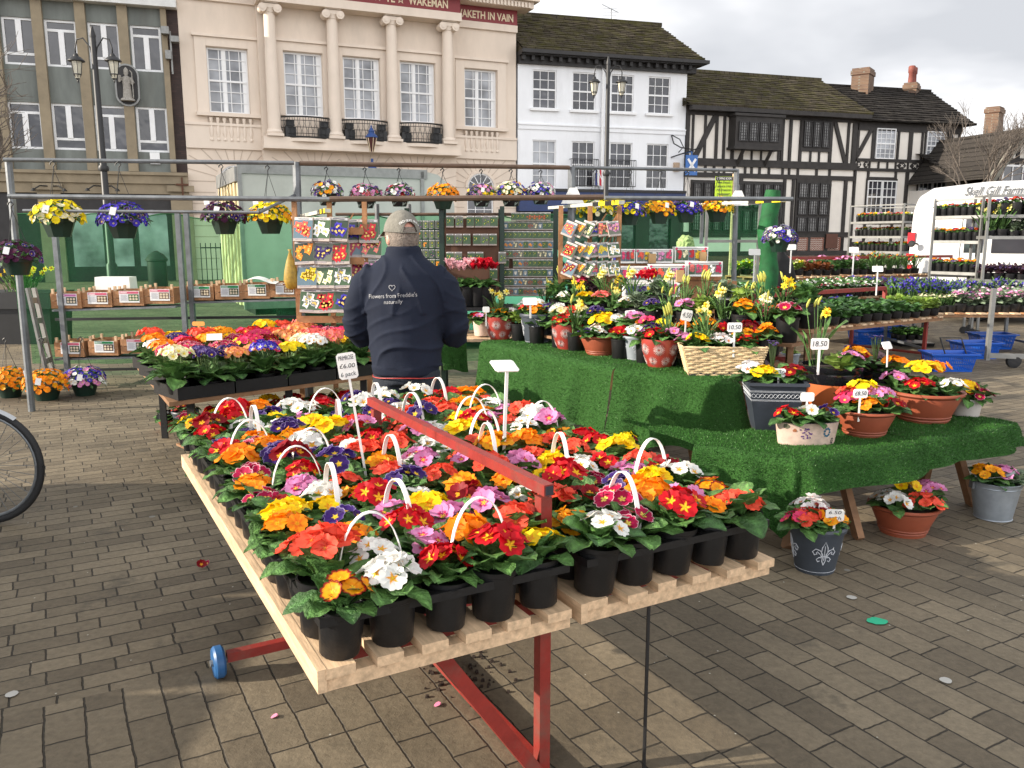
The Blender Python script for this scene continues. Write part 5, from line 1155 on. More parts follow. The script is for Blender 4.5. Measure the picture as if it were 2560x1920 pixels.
for s_ in (-1, 1): q.tube([headpt(s_ * 1.6, -.12, 1.06), headpt(s_ * 1.2, -.06, 1.12), headpt(s_ * .55, -.08, 1.12)], .0022, 5); q.tube([headpt(s_ * (.42 + .22 * math.cos(k * PI / 6)), -.16 + .16 * math.sin(k * PI / 6), 1.13) for k in range(13)], .002, 5)
q.build('glasses', mat('spectacle_frame', (.12, .03, .02), .3), man)
for i, ch in enumerate('OLD GUYS RULE'):
 if ch == ' ': continue
 a = PI - .62 * (i - 6) / 6 - .05; e_ = .30 + .34 * math.sqrt(max(0, 1 - ((a - PI) / .72) ** 2)); e_ -= .04
 p_ = headpt(a, e_, 1.125); tx = (headpt(a - .05, e_, 1.125) - headpt(a + .05, e_, 1.125)); slope = (headpt(a - .05, .30 + .34 * math.sqrt(max(0, 1 - ((a - .05 - PI) / .72) ** 2)) - .04, 1.125) - headpt(a + .05, .30 + .34 * math.sqrt(max(0, 1 - ((a + .05 - PI) / .72) ** 2)) - .04, 1.125))
 text(ch, .020, basis(p_, slope, headpt(a, e_ + .1, 1.125) - p_), cp, MT['white'], 'lettering', ext=.0005)
# -- artificial turf tables
def turf_mat():
 m, t, b = nt('artificial_turf'); L = t.links.new
 g = N(t, 'ShaderNodeNewGeometry'); a = N(t, 'ShaderNodeAttribute', attribute_name='Col')
 n1 = N(t, 'ShaderNodeTexNoise', Scale=160, Detail=3.0); L(g.outputs['Position'], n1.inputs['Vector'])
 r = N(t, 'ShaderNodeMapRange'); r.inputs[1].default_value = .3; r.inputs[2].default_value = .7; r.inputs[3].default_value = .5; r.inputs[4].default_value = 1.5; L(n1.outputs['Fac'], r.inputs[0])
 mu = N(t, 'ShaderNodeVectorMath', operation='SCALE'); L(a.outputs['Color'], mu.inputs[0]); L(r.outputs[0], mu.inputs['Scale']); L(mu.outputs[0], b.inputs['Base Color']); b.inputs['Roughness'].default_value = .65; b.inputs['Specular IOR Level'].default_value = .25
 n2 = N(t, 'ShaderNodeTexNoise', Scale=220, Detail=2.0); L(g.outputs['Position'], n2.inputs['Vector']); bp = N(t, 'ShaderNodeBump', Strength=1.0, Distance=.012); L(n2.outputs['Fac'], bp.inputs['Height']); L(bp.outputs[0], b.inputs['Normal'])
 return m
MT['turf'] = turf_mat()
TG = C(.036, .125, .020)
def turf(label, front, back, drops, seed, flare=.03, nf=7, endR=None, ripple=.018, blades=26000):
 """front/back: lists of points on the table top; drops: hanging length at each front point"""
 rng = np.random.RandomState(seed); ns, nt_, nd = 90, 10, 22
 def lerpl(Pl, f):
  x = f * (len(Pl) - 1); i = min(int(x), len(Pl) - 2); return Pl[i] + (Pl[i + 1] - Pl[i]) * (x - i)
 Fp = [Vector(p_) for p_ in front]; Bp = [Vector(p_) for p_ in back]; o0 = Fp[0].copy()
 G = np.zeros((ns + 1, nt_ + nd + 1, 3)); ph = rng.uniform(0, 6)
 for i in range(ns + 1):
  f = i / ns; fp, bp = lerpl(Fp, f), lerpl(Bp, f); dr = lerpl([Vector((d, 0, 0)) for d in drops], f).x
  f2, f1 = lerpl(Fp, min(1, f + .06)), lerpl(Fp, max(0, f - .06)); tn = (f2 - f1).normalized(); out = Vector((tn.y, -tn.x, 0))
  if out.dot(fp - bp) < 0: out = -out
  for j in range(nt_ + 1):
   p_ = bp.lerp(fp, j / nt_); G[i, j] = (p_.x, p_.y, p_.z + .006 + .003 * math.sin(i * .35 + j))
  fold = math.sin(f * nf * 2 * PI + ph) + .6 * math.sin(f * nf * 3.7 * PI + 2 * ph)
  for j in range(1, nd + 1):
   h = j / nd; d = dr * h; r_ = .03
   ox = r_ * math.sin(min(1, d / .04) * PI / 2) + flare * h * h + ripple * fold * (h ** .8) + ripple * .7 * h
   z = fp.z + .006 - (r_ * (1 - math.cos(min(1, d / .04) * PI / 2)) * .3 + d)
   z += .012 * math.sin(f * nf * 5 + ph) * h
   p_ = fp + out * max(ox, .012); G[i, nt_ + j] = (p_.x + tn.x * .012 * fold * h, p_.y + tn.y * .012 * fold * h, z)
 t = thing('turf_cover', label, 'turf cover', o0, 0, 'artificial grass covers on the tables')
 G -= np.array(o0); W = nt_ + nd + 1; V = G.reshape(-1, 3)
 fc = [(i * W + j, (i + 1) * W + j, (i + 1) * W + j + 1, i * W + j + 1) for i in range(ns) for j in range(W - 1)]
 q = MB(); q.add(V, fc, 0, TG * .8)
 I = rng.randint(0, ns, blades); J = rng.randint(0, W - 1, blades)
 dI = np.linalg.norm(G[1:, :-1] - G[:-1, :-1], axis=2); dJ = np.linalg.norm(G[:-1, 1:] - G[:-1, :-1], axis=2); ar = (dI * dJ); pr_ = (ar / ar.sum()).ravel()
 idx = rng.choice(len(pr_), blades, p=pr_); I, J = idx // (W - 1), idx % (W - 1)
 a, b_, c_ = G[I, J], G[I + 1, J], G[I, J + 1]; u, v = rng.rand(blades, 1), rng.rand(blades, 1)
 P0 = a + (b_ - a) * u + (c_ - a) * v; nrm = np.cross(b_ - a, c_ - a); nrm /= np.linalg.norm(nrm, axis=1, keepdims=True) + 1e-9
 cz = G.mean((0, 1)); sgn = np.sign((nrm * np.array([-.5, -.75, .6])).sum(1, keepdims=True)); nrm *= np.where(sgn == 0, 1, sgn)
 d = nrm + rng.normal(0, .45, (blades, 3)) + np.array([0, 0, .15]); d /= np.linalg.norm(d, axis=1, keepdims=True)
 ln = rng.uniform(.006, .014, (blades, 1)); sd_ = np.cross(d, rng.normal(0, 1, (blades, 3))); sd_ /= np.linalg.norm(sd_, axis=1, keepdims=True) + 1e-9
 w_ = .0018
 BV = np.stack([P0 - sd_ * w_, P0 + sd_ * w_, P0 + d * ln], 1).reshape(-1, 3)
 g = Geo.__new__(Geo); g.v = BV; g.loops = np.arange(blades * 3); g.sizes = np.full(blades, 3); g.mat = np.zeros(blades, int)
 cc = TG * rng.uniform(.6, 1.7, (blades, 1)); cc = cc + (rng.rand(blades, 1) < .02) * np.array([.25, .3, .2]); g.col = np.repeat(cc, 3, 0)
 q.geo(g); o = q.build('turf', MT['turf'], t, smooth=True)
 return t
UZ_, LZ = .72, .50
A_, B_, C_ = dz(1042, 738, UZ_), dz(1330, 794, UZ_), dz(1592, 826, UZ_)
def drop(dx, dy, P_): return P_.z - gY(dx * K, dy * K, P_.y - .03).z
bk = Vector((.62, .50, 0))
turf('artificial grass cover over the upper table left of the seam, behind the man', [A_, A_.lerp(B_, .5), B_], [A_ + bk, A_.lerp(B_, .5) + bk, B_ + bk], [drop(1050, 838, A_), drop(1190, 885, A_.lerp(B_, .5)), drop(1330, 940, B_)], 1, nf=4, ripple=.032, blades=30000)
C2_ = C_ + Vector((.10, .02, 0))
turf('artificial grass cover right of the seam with deep folds under the wicker planter', [B_ + Vector((.004, 0, 0)), B_.lerp(C_, .5), C_, C2_ + Vector((.02, .25, 0))], [B_ + bk, B_.lerp(C_, .5) + bk, C_ + bk, C2_ + bk * 1.0], [drop(1332, 945, B_), drop(1460, 955, B_.lerp(C_, .5)), .46, .34], 2, nf=2.6, flare=.08, ripple=.06, blades=34000)
E0, E1, E2, E3 = dz(1500, 962, LZ), dz(1745, 992, LZ), dz(1985, 955, LZ), dz(2150, 928, LZ)
bk2 = Vector((-.30, .56, 0))
turf('artificial grass cover on the lower table with a pointed corner hanging by the grey pot', [E0, E0.lerp(E1, .55), E0.lerp(E1, .85), E1, E2], [E0 + bk2 * 1.1, E0.lerp(E1, .55) + bk2, E0.lerp(E1, .85) + bk2, E1 + bk2, E2 + bk2], [.16, .30, .40, .17, .13], 3, nf=3, flare=.05, ripple=.032, blades=34000)
turf('artificial grass cover at the right end of the lower table, edge curling over', [E2 + Vector((-.02, 0, .006)), E2.lerp(E3, .5) + Vector((0, 0, .006)), E3 + Vector((0, 0, .004)), E3 + Vector((.22, .16, .0))], [E2 + bk2 + Vector((0, 0, .006)), E2.lerp(E3, .5) + bk2, E3 + bk2, E3 + bk2 + Vector((.2, .1, 0))], [.14, .13, .12, .12], 4, nf=2, flare=.05, ripple=.015, blades=20000)
def trestle_table(label, front, back, z, legs):
 o0 = Vector((front[0].x, front[0].y, 0)); t = thing('trestle_table', label, 'table', o0, 0, 'trestle tables under the turf')
 q = MB()
 for i in range(len(front) - 1):
  a, b_, c_, d = [p_ - o0 for p_ in (front[i], front[i + 1], back[i + 1], back[i])]
  f = .03; V = [a.lerp(d, f), b_.lerp(c_, f), c_, d]; V = [(v.x, v.y, z - .004 - .001 * i) for v in V] + [(v.x, v.y, z - .028 - .001 * i) for v in V]; q.add(V, [(0, 1, 2, 3), (7, 6, 5, 4), (0, 4, 5, 1), (1, 5, 6, 2), (2, 6, 7, 3), (3, 7, 4, 0)])
 q.build('top', MT['pine'], t)
 for (x0, y0, x1, y1) in legs:        # foot, head in world coordinates
  q = MB(); q.bar(Vector((x0, y0, 0)) - o0, Vector((x1, y1, z - .035)) - o0, .035, .085, up=(0, 1, 0)); q.build('leg', MT['oak'], t)
 return t
def legs_at(c, dirx, spread, wid):
 """A-frame: feet spread front/back along dirx, two legs each side"""
 out = []
 d = Vector(dirx).normalized(); s_ = Vector((-d.y, d.x, 0))
 for k in (-1, 1):
  for f in (-1, 1): ft = c + d * f * spread + s_ * k * wid; hh = c + d * f * .06 + s_ * k * wid; out.append((ft.x, ft.y, hh.x, hh.y))
 return out
al_ = (E3 - E1).normalized(); perp = Vector((-al_.y, al_.x, 0))
f1, f2 = gz(1968, 1372), gz(2148, 1350); f3, f4 = gz(2300, 1240), gz(2430, 1264)
l1 = [(f1.x, f1.y, 1.74, 4.62), (f2.x, f2.y, 1.84, 4.62), (f1.x - .2, f1.y + .45, 1.55, 4.98), (f2.x - .2, f2.y + .45, 1.65, 4.98)]
l1 += [(f3.x, f3.y, 2.60, 4.98), (f4.x, f4.y, 2.70, 4.98), (f3.x - .2, f3.y + .38, 2.42, 5.3), (f4.x - .2, f4.y + .38, 2.52, 5.3)]
trestle_table('low wooden trestle table holding the terracotta bowls', [E0.lerp(E1, .3) + bk2 * .15, E1 + bk2 * .12, E2, E3], [E0.lerp(E1, .3) + bk2, E1 + bk2, E2 + bk2, E3 + bk2], LZ, l1)
lg = legs_at(A_ + bk * .5 + Vector((.05, -.1, 0)), (1, .3, 0), .22, .25) + legs_at(B_ + bk * .5, (1, .3, 0), .22, .25) + legs_at(C_ + bk * .5, (1, .3, 0), .22, .2)
lg = [(a, b_, c_, d) for a, b_, c_, d in lg]
trestle_table('upper trestle table behind the front trolley, draped in green turf', [A_ + bk * .05, B_ + bk * .05, C_ + bk * .05], [A_ + bk * .97, B_ + bk * .97, C_ + bk * .97], UZ_, lg)
# -- planters
MT['fleurgrey'] = mat('slate_grey_plastic', (.045, .055, .070), .5, .2, 8, dirt=.05)
MT['palegrey'] = mat('pale_grey_plastic', (.25, .28, .31), .55, .1, 8)
MT['redpot'] = mat('red_glazed_pot', (.33, .04, .03), .4, .12, 6, coat=.2)
MT['whitepat'] = mat('chalk_white_pattern', (.5, .42, .4), .7, .25, 60)
MT['silverpat'] = mat('silver_pattern', (.5, .52, .56), .6, .2, 60)
MT['zinc'] = mat('zinc_bucket', (.34, .38, .42), .42, .15, 14, metal=.5)
MT['pinkcream'] = mat('pink_distressed_tin', (.62, .46, .38), .6, .25, 18, dirt=.35)
MT['creampot'] = mat('cream_stoneware', (.52, .48, .44), .7, .12, 10)
MT['glaze'] = mat('black_glaze', (.008, .008, .01), .12, .1, 6, coat=.5)
MT['orange_terra'] = mat('orange_terracotta', (.50, .12, .03), .6, .1, 8)
MT['lead'] = mat('lead_grey', (.030, .036, .050), .45, .2, 14, dirt=.1)
def prof_r(prof, z):
 for (r0_, z0_), (r1_, z1_) in zip(prof, prof[1:]):
  if z0_ <= z <= z1_ and z1_ > z0_: return r0_ + (r1_ - r0_) * (z - z0_) / (z1_ - z0_)
 return prof[-1][0]
def on(prof, a, z, d=.0015, sx=1, sy=1):
 r_ = prof_r(prof, z) + d; return Vector((r_ * math.cos(a) * sx, r_ * math.sin(a) * sy, z))
def deco_tube(q, prof, pts, r_, sx=1, sy=1):
 q.tube([on(prof, a, z, .0005, sx, sy) for a, z in pts], r_, 4)
def dahlia(q, prof, a0, z0, R_, Wd, n=20):
 for rr_, k0 in ((R_, 0), (R_ * .55, .5)):
  for k in range(n if rr_ == R_ else n * 2 // 3):
   an = 2 * PI * (k + k0) / (n if rr_ == R_ else n * 2 // 3); ps = []
   for f in (.25, .6, .95):
    ps.append((a0 + math.cos(an) * rr_ * f / Wd, z0 + math.sin(an) * rr_ * f))
   P_ = [on(prof, a, z, .0012) for a, z in ps]; q.tube(P_, [R_ * .015, R_ * .055, R_ * .03], 4)
def fleur(q, prof, a0, z0, s_, Wd):
 def T(pts, r_): deco_tube(q, prof, [(a0 + x * s_ / Wd, z0 + y * s_) for x, y in pts], r_)
 r_ = s_ * .045
 T([(0, -1), (-.16, -.6), (-.12, -.25), (-.26, .15), (-.22, .55), (0, 1.05), (.22, .55), (.26, .15), (.12, -.25), (.16, -.6), (0, -1)], r_)
 T([(0, -.6), (0, .7)], r_ * .8)
 for m_ in (-1, 1):
  T([(m_ * .12, -.1), (m_ * .35, .3), (m_ * .7, .42), (m_ * .95, .15), (m_ * .8, -.12), (m_ * .6, -.02), (m_ * .66, .12)], r_)
  T([(m_ * .12, -.3), (m_ * .4, .02), (m_ * .6, .2)], r_ * .7)
  T([(m_ * .12, -.35), (m_ * .4, -.3), (m_ * .62, -.5), (m_ * .5, -.72), (m_ * .34, -.62)], r_ * .9)
 T([(-.3, -.22), (.3, -.22)], r_ * 1.2)
def pot_body(kind, w_, t):
 """returns (height, rim radius x, y)"""
 R_ = w_ / 2; q = MB(); yo = -PI / 2
 if kind in ('fleur', 'palefleur'):
  h = w_ * .86; pf = [(R_ * .66, 0), (R_ * .68, h * .06), (R_ * .70, h * .1), (R_ * .93, h * .88), (R_ * 1.0, h * .89), (R_ * 1.02, h * .95), (R_ * .98, h)]
  q.lathe(pf + [(R_ * .9, h), (R_ * .88, h * .9)], 40); o = q.build('pot', MT['fleurgrey' if kind == 'fleur' else 'palegrey'], t, smooth=35)
  q = MB(); fleur(q, pf, yo - .0, h * .5, h * .25, R_ * .85); fleur(q, pf, yo + 1.6, h * .5, h * .25, R_ * .85); fleur(q, pf, yo - 1.6, h * .5, h * .25, R_ * .85); q.tube([on(pf, a * .3, h * .07, .001) for a in range(22)], .0012, 4); q.build('fleur_pattern', MT['silverpat'], o)
  return h, R_, R_
 if kind == 'dahlia':
  h = w_ * .78; pf = [(R_ * .60, 0), (R_ * .62, h * .03), (R_ * .78, h * .25), (R_ * .93, h * .55), (R_ * 1.0, h * .85), (R_ * 1.0, h)]
  q.lathe(pf + [(R_ * .93, h), (R_ * .92, h * .9)], 40); o = q.build('pot', MT['redpot'], t, smooth=35); q = MB()
  for k in range(7): dahlia(q, pf, yo + k * .9 - .25, h * .66, h * .21, R_ * .95)
  for k in range(7): dahlia(q, pf, yo + k * .9 + .22, h * .27, h * .17, R_ * .8, 16)
  q.build('dahlia_pattern', MT['whitepat'], o); return h, R_, R_
 if kind == 'bowl':
  h = w_ * .44; pf = [(R_ * .62, 0), (R_ * .64, h * .1), (R_ * .67, h * .12), (R_ * .66, h * .16), (R_ * .70, h * .22), (R_ * .69, h * .25), (R_ * .90, h * .80), (R_ * .90, h * .84), (R_ * 1.0, h * .92), (R_ * 1.0, h * .97), (R_ * .97, h)]
  q.lathe(pf + [(R_ * .88, h * .98), (R_ * .86, h * .85)], 44); q.build('pot', MT['terra'], t, smooth=35); return h, R_, R_
 if kind == 'bucket':
  h = w_ * .80; pf = [(R_ * .72, 0), (R_ * .745, h * .01), (R_ * .72, h * .03), (R_ * .93, h * .86), (R_ * .955, h * .875), (R_ * .94, h * .89), (R_ * .97, h * .98), (R_ * 1.0, h), (R_ * .97, h * 1.01)]
  q.lathe(pf + [(R_ * .93, h * .98), (R_ * .9, h * .88)], 40); q.build('pot', MT['zinc'], t, smooth=35)
  q = MB(); q.tube([(-R_, 0, h * .93), (-R_ * .8, -.2 * w_, h * 1.12), (-.1 * w_, -.30 * w_, h * 1.20), (R_ * .6, -.20 * w_, h * 1.35), (R_, 0, h * .95)], .003, 6); q.tube([(0, -.29 * w_, h * 1.21), (R_ * .4, -.25 * w_, h * 1.29)], .011, 8)
  for s_ in (-1, 1): q.box(s_ * R_ - .008, s_ * R_ + .008, -.02, .02, h * .80, h * .98)
  q.build('bail_handle', MT['galv'], t); return h, R_, R_
 if kind == 'oval':
  h = w_ * .37; pf = [(R_ * .86, 0), (R_ * .87, h * .02), (R_ * .98, h * .96), (R_ * 1.0, h)]; sy_ = .5
  q.lathe(pf + [(R_ * .95, h), (R_ * .94, h * .9)], 44, sy=sy_); o = q.build('pot', MT['pinkcream'], t, smooth=35)
  q = MB(); q.tube([(R_ * 1.005 * math.cos(a * PI / 16), R_ * 1.005 * math.sin(a * PI / 16) * sy_, h) for a in range(33)], .002, 5)
  def dot(a, z, s_, m=0, n=6):
   c = on(pf, a, z, .001, 1, sy_); tx = (on(pf, a + .05, z, .001, 1, sy_) - c).normalized(); q.add([tuple(c + tx * (s_ * math.cos(2 * PI * k / n)) + Vector((0, -.0015, s_ * math.sin(2 * PI * k / n)))) for k in range(n)], [tuple(range(n))], m)
  rr_ = random.Random(3)
  for k in range(26): dot(yo - .25 + rr_.uniform(-.16, .22), h * (.55 + rr_.uniform(-.2, .25)), .005, 1, 5)
  for k in range(3): dot(yo - .62 + k * .03, h * (.68 + .04 * (k % 2)), .008, 2, 4)
  for k in range(9): dot(yo + .52 + .11 * math.cos(k * .7), h * (.6 + .16 * math.sin(k * .7)), .007, 3, 6)
  for k in range(8): dot(yo + .85 + .05 * math.cos(k * .8), h * (.22 + .1 * math.sin(k * .8)), .004, 0, 5)
  for k in range(5): dot(yo - .9 + .07 * math.cos(k * 1.2), h * (.85 + .05 * math.sin(k * 1.2)), .009, 4, 6)
  q.build('printed_motif', [MT['ink'], mat('lavender_ink', (.10, .04, .16), .6), mat('rust_ink', (.35, .12, .05), .6), mat('teal_ink', (.02, .10, .16), .6), mat('olive_ink', (.10, .10, .06), .6)], o); return h, R_, R_ * sy_
 if kind == 'square':
  h = w_ * .86; r0_, r1_ = R_ * .58, R_ * .92
  q.lathe([(r0_, 0), (r1_, h * .93)], 4, sq=0, ph=PI / 4);
  q = MB(); s2 = math.sqrt(2)
  q.lathe([(r0_ * s2, 0), (r1_ * s2, h * .94), (R_ * s2 * 1.0, h * .945), (R_ * s2, h), (r1_ * s2 * .97, h), (r1_ * s2 * .95, h * .9)], 4, ph=PI / 4); o = q.build('pot', MT['lead'], t)
  q = MB()
  def fp(x, z): k_ = r0_ + (r1_ - r0_) * z / (h * .94); return Vector((x * k_, -k_ - .001, z))
  def sp_(y, z): k_ = r0_ + (r1_ - r0_) * z / (h * .94); return Vector((-k_ - .001, y * k_, z))
  for fn in (fp, sp_):
   for z_ in (h * .84, h * .82, h * .66, h * .64): q.tube([fn(-1 + 2 * k / 10, z_) for k in range(11)], .0011, 4)
   for ph_ in (0, PI): q.tube([fn(-.98 + 1.96 * k / 60, h * .74 + h * .04 * math.sin(k * .62 + ph_)) for k in range(61)], .0012, 4)
  q.build('wave_pattern', MT['silverpat'], o); return h, R_ * .9, R_ * .9
 if kind == 'wicker':
  h = w_ * .36; q = MB(); dy_ = .42; rows = 13
  for j in range(rows):
   z = h * (j + .5) / rows; f = .80 + .20 * j / rows; X, Y = R_ * f, R_ * f * dy_; pts = []
   per = [(-X, -Y), (X, -Y), (X, Y), (-X, Y), (-X, -Y)]
   for (a, b_), (c_, d) in zip(per, per[1:]):
    n = 26 if abs(c_ - a) > .001 else 10
    for k in range(n): u = k / n; pts.append((a + (c_ - a) * u, b_ + (d - b_) * u + .0035 * math.sin(k * 1.15 + j * PI) * (1 if abs(c_ - a) > .001 else 0), z + .0012 * math.sin(k * 1.15 + j * 2)))
   pts.append(pts[0]); q.tube(pts, h / rows * .56, 6)
  for k in range(16):
   for s_ in (-1, 1):
    x = -R_ + (k + .5) * w_ / 16
    for j in range(rows):
     if (j + k) % 2: z = h * (j + .5) / rows; f = .80 + .20 * j / rows; q.bar((x * f - .012, s_ * (R_ * f * dy_ + .004), z - .004), (x * f + .014, s_ * (R_ * f * dy_ + .004), z + .009), .004)
  o = q.build('basket', MT['wicker'], t, smooth=50); q = MB(); q.box(-R_ * .82, R_ * .82, -R_ * .36, R_ * .36, .004, h * .9); q.build('liner', MT['ink'], t); return h, R_, R_ * dy_
 if kind == 'white':
  h = w_ * .62; q.lathe([(R_ * .80, 0), (R_ * .82, h * .05), (R_ * .98, h * .95), (R_, h), (R_ * .9, h), (R_ * .88, h * .9)], 30); q.build('pot', MT['creampot'], t, smooth=35); return h, R_, R_
 if kind == 'cream':
  h = w_ * .75; q.lathe([(R_ * .82, 0), (R_ * .83, h * .05), (R_ * .97, h * .93), (R_, h), (R_ * .9, h), (R_ * .88, h * .9)], 30); q.build('pot', MT['pinkcream'], t, smooth=35); return h, R_, R_
 if kind == 'glaze':
  h = w_ * .82; q.lathe([(R_ * .62, 0), (R_ * .78, h * .35), (R_ * .86, h * .66)], 36); q.build('pot', MT['orange_terra'], t, smooth=35); q = MB(); q.lathe([(R_ * .862, h * .661), (R_ * .93, h * .8), (R_ * .92, h * .86), (R_ * 1.0, h * .93), (R_ * 1.0, h), (R_ * .9, h), (R_ * .88, h * .9)], 36); q.build('glazed_rim', MT['glaze'], t, smooth=35); return h, R_, R_
 if kind == 'black':
  h = w_ * .75; q.lathe([(R_ * .74, 0), (R_ * .76, h * .04), (R_ * .93, h * .86), (R_ * 1.0, h * .88), (R_, h), (R_ * .92, h), (R_ * .9, h * .88)], 30); q.build('pot', MT['black'], t, smooth=35); return h, R_, R_
 if kind == 'trough':
  h = w_ * .35; q.lathe([(R_ * .85, 0), (R_ * .95, h * .8), (R_, h * .82), (R_, h), (R_ * .9, h), (R_ * .9, h * .85)], 24, sy=.5, sq=.6); q.build('pot', MT['orange_terra'], t, smooth=35); return h, R_, R_ * .5
def daff_flower(q, p_, rz, ry, s_, c1=(.92, .72, .05), c2=(.9, .42, .01), kind=0):
 M_ = TRS(p_, rz, ry, 0, s_)
 V = [(0, 0, 0)]; Fc = []; Cc = [C(*c1)]
 for k in range(6):
  a = k * PI / 3; b0 = len(V)
  for (r_, w_, z) in ((.35, .22, .05), (.75, .26, .1), (1.0, .02, .06)):
   for s2 in (-1, 1): V.append((r_ * math.cos(a) - s2 * w_ * math.sin(a), r_ * math.sin(a) + s2 * w_ * math.cos(a), z + (k % 2) * .03)); Cc.append(C(*c1))
  Fc += [(0, b0, b0 + 1), (b0, b0 + 2, b0 + 3, b0 + 1), (b0 + 2, b0 + 4, b0 + 5, b0 + 3)]
 q.geo(Geo(V, Fc, 0, np.array(Cc)), M_)
 q.lathe([(.2, .02, c2), (.24, .3, c2), (.26, .5, c2), (.38, .66, c2)], 9, M=M_)
def daffodils(t, c, rnd, n, hgt, spread, tint=0, buds=0, face=0, leaves=None, fs=.032):
 """strap leaves, stems and trumpet flowers as one daffodil clump under its planter"""
 lf, fl = MB(), MB(); cols = [((.92, .70, .04), (.9, .36, .008)), ((.90, .84, .30), (.93, .70, .04)), ((.88, .86, .62), (.9, .75, .2))][tint]
 for i in range(leaves or n * 3):
  a = rnd.uniform(0, 6.28); r_ = rnd.uniform(0, spread * .5); lf.geo(rnd.choice(STRAP), TRS((c[0] + r_ * math.cos(a), c[1] + r_ * math.sin(a), c[2]), a, -rnd.uniform(.75, 1.15), rnd.uniform(-.3, .3), hgt * rnd.uniform(.6, 1.0)))
 for i in range(n + buds):
  a = rnd.uniform(0, 6.28); r_ = rnd.uniform(.1, 1) * spread; h_ = hgt * rnd.uniform(.78, 1.06)
  b0 = Vector((c[0] + r_ * .3 * math.cos(a), c[1] + r_ * .3 * math.sin(a), c[2])); tp = Vector((c[0] + r_ * math.cos(a), c[1] + r_ * math.sin(a), c[2] + h_))
  lf.tube([b0, b0.lerp(tp, .5) + Vector((0, 0, .01)), tp], .0028, 5, col=(.10, .2, .05))
  if i < n: daff_flower(fl, tp, -PI / 2 + rnd.uniform(-1.3, 1.3) + face, rnd.uniform(.9, 1.6), fs * rnd.uniform(.85, 1.1), *cols)
  else: fl.tube([tp, tp + Vector((.004, 0, .02)), tp + Vector((.012, -.004, .045)), tp + Vector((.02, -.006, .058))], [.004, .008, .007, .002], 6, col=(.55, .55, .12))
 lf.build('daffodil_leaves', MT['leaf'], t, smooth=True)
 if n + buds: fl.build('blossoms', MT['petal'], t, smooth=True)
def planter(kind, loc, w_, label, fl, rz=0, daff=None, name='planter', group='planted pots on the turf tables', fsz=.037, lsz=.12, cat='planter', leaves=None):
 t = thing(name, label, cat, loc, rz, group); rnd = random.Random(int(abs(loc[0] * 977 + loc[1] * 631)) + len(label))
 h, rx_, ry_ = pot_body(kind, w_, t)
 q = MB(); q.lathe([(rx_ * .86, h * .90), (rx_ * .4, h * .94)], 20, sy=ry_ / rx_); q.build('soil', MT['soil'], t)
 fo = MB()
 for i, (kd, fx, fy, n, up_) in enumerate(fl):
  c = Vector((fx * rx_, fy * ry_, h)); rosette(fo, rnd, 13 if n > 3 else 10, .05, h - .01, lsz, leaves or LEAF, (.0, .95)) if 0 else None
  for j in range(15):
   a = j * 2.4 + rnd.uniform(-.3, .3); u = j / 14
   if kd == 'grey': lf_ = GREY
   elif kd == 'dark': lf_ = DARKL
   elif kd == 'lime': lf_ = LIME
   else: lf_ = leaves or LEAF
   fo.geo(rnd.choice(lf_), TRS((c.x * .88 + .015 * math.cos(a), c.y * .88 + .015 * math.sin(a), h - .015), a, -(.02 + .9 * u + rnd.uniform(-.1, .1)), rnd.uniform(-.3, .3), lsz * rnd.uniform(.7, 1.1)))
 fo.build('foliage', MT['leaf'], t, smooth=True)
 for kd, fx, fy, n, up_ in fl:
  if kd in PAL: n = int(n * 1.5 + .5); q = MB(); bloom(q, rnd, kd, (fx * rx_, fy * ry_, h + .055 + up_), .022 * math.sqrt(n) * 1.0 * fsz / .03, n, fsz); q.build('blossoms', MT['petal'], t, smooth=True)
  elif kd == 'dark' and n:
   q = MB()
   for j in range(14): p_ = Vector((fx * rx_ + rnd.uniform(-.03, .03), fy * ry_ + rnd.uniform(-.03, .03), h + .09 + up_ + rnd.uniform(0, .03))); q.geo(getf('purple', True), TRS(p_, rnd.uniform(0, 6), rnd.uniform(-.5, .5), 0, .012)); q.tube([(fx * rx_, fy * ry_, h), p_], .0015, 4, col=(.06, .1, .03))
   q.build('seed_head', MT['petal'], t, smooth=True)
 if daff:
  for d in daff: daffodils(t, (d[0] * rx_, d[1] * ry_, h - .01), rnd, *d[2:])
 return t, h
def W(dx, dw, P_):      # real width of something dw display pixels wide at point P_
 r = math.hypot(0, P_.y) ; dep = P_.y * CP + (H - P_.z) * SP; return dw * K / F * dep
def pl(kind, dx, dy, z, dw, label, fl, back=True, **kw):
 p_ = dz(dx, dy, z); w_ = W(dx, dw, p_)
 bottom = {'bowl': .62, 'fleur': .66, 'palefleur': .66, 'dahlia': .6, 'bucket': .72, 'oval': .43, 'square': .52, 'wicker': .34, 'white': .8, 'cream': .8, 'glaze': .55, 'black': .74, 'trough': .4}[kind]
 dd = Vector((p_.x, p_.y, 0)).normalized() * (w_ / 2 * bottom if back else 0); p_ = p_ + dd
 return planter(kind, p_, w_, label, fl, **kw), p_, w_
pl('cream', 998, 722, UZ_ - .02, 36, 'small pale tub of mixed primroses half hidden beside the man', [('pink', 0, 0, 3, 0)])
pl('cream', 1042, 726, UZ_, 42, 'pinkish printed tin pot of red, pink and white primroses', [('pink', -.3, -.2, 3, 0), ('white', .3, 0, 3, .01), ('red', -.6, .2, 3, .01)])
pl('dahlia', 1080, 736, UZ_, 66, 'red dahlia patterned pot with orange primroses and pale daffodils, leftmost red pot', [('gold', .1, -.4, 4, 0), ('orange', -.4, .2, 3, .0), ('redwhite', .7, 0, 4, .01)], daff=[(-.1, .2, 6, .22, .09, 1)])
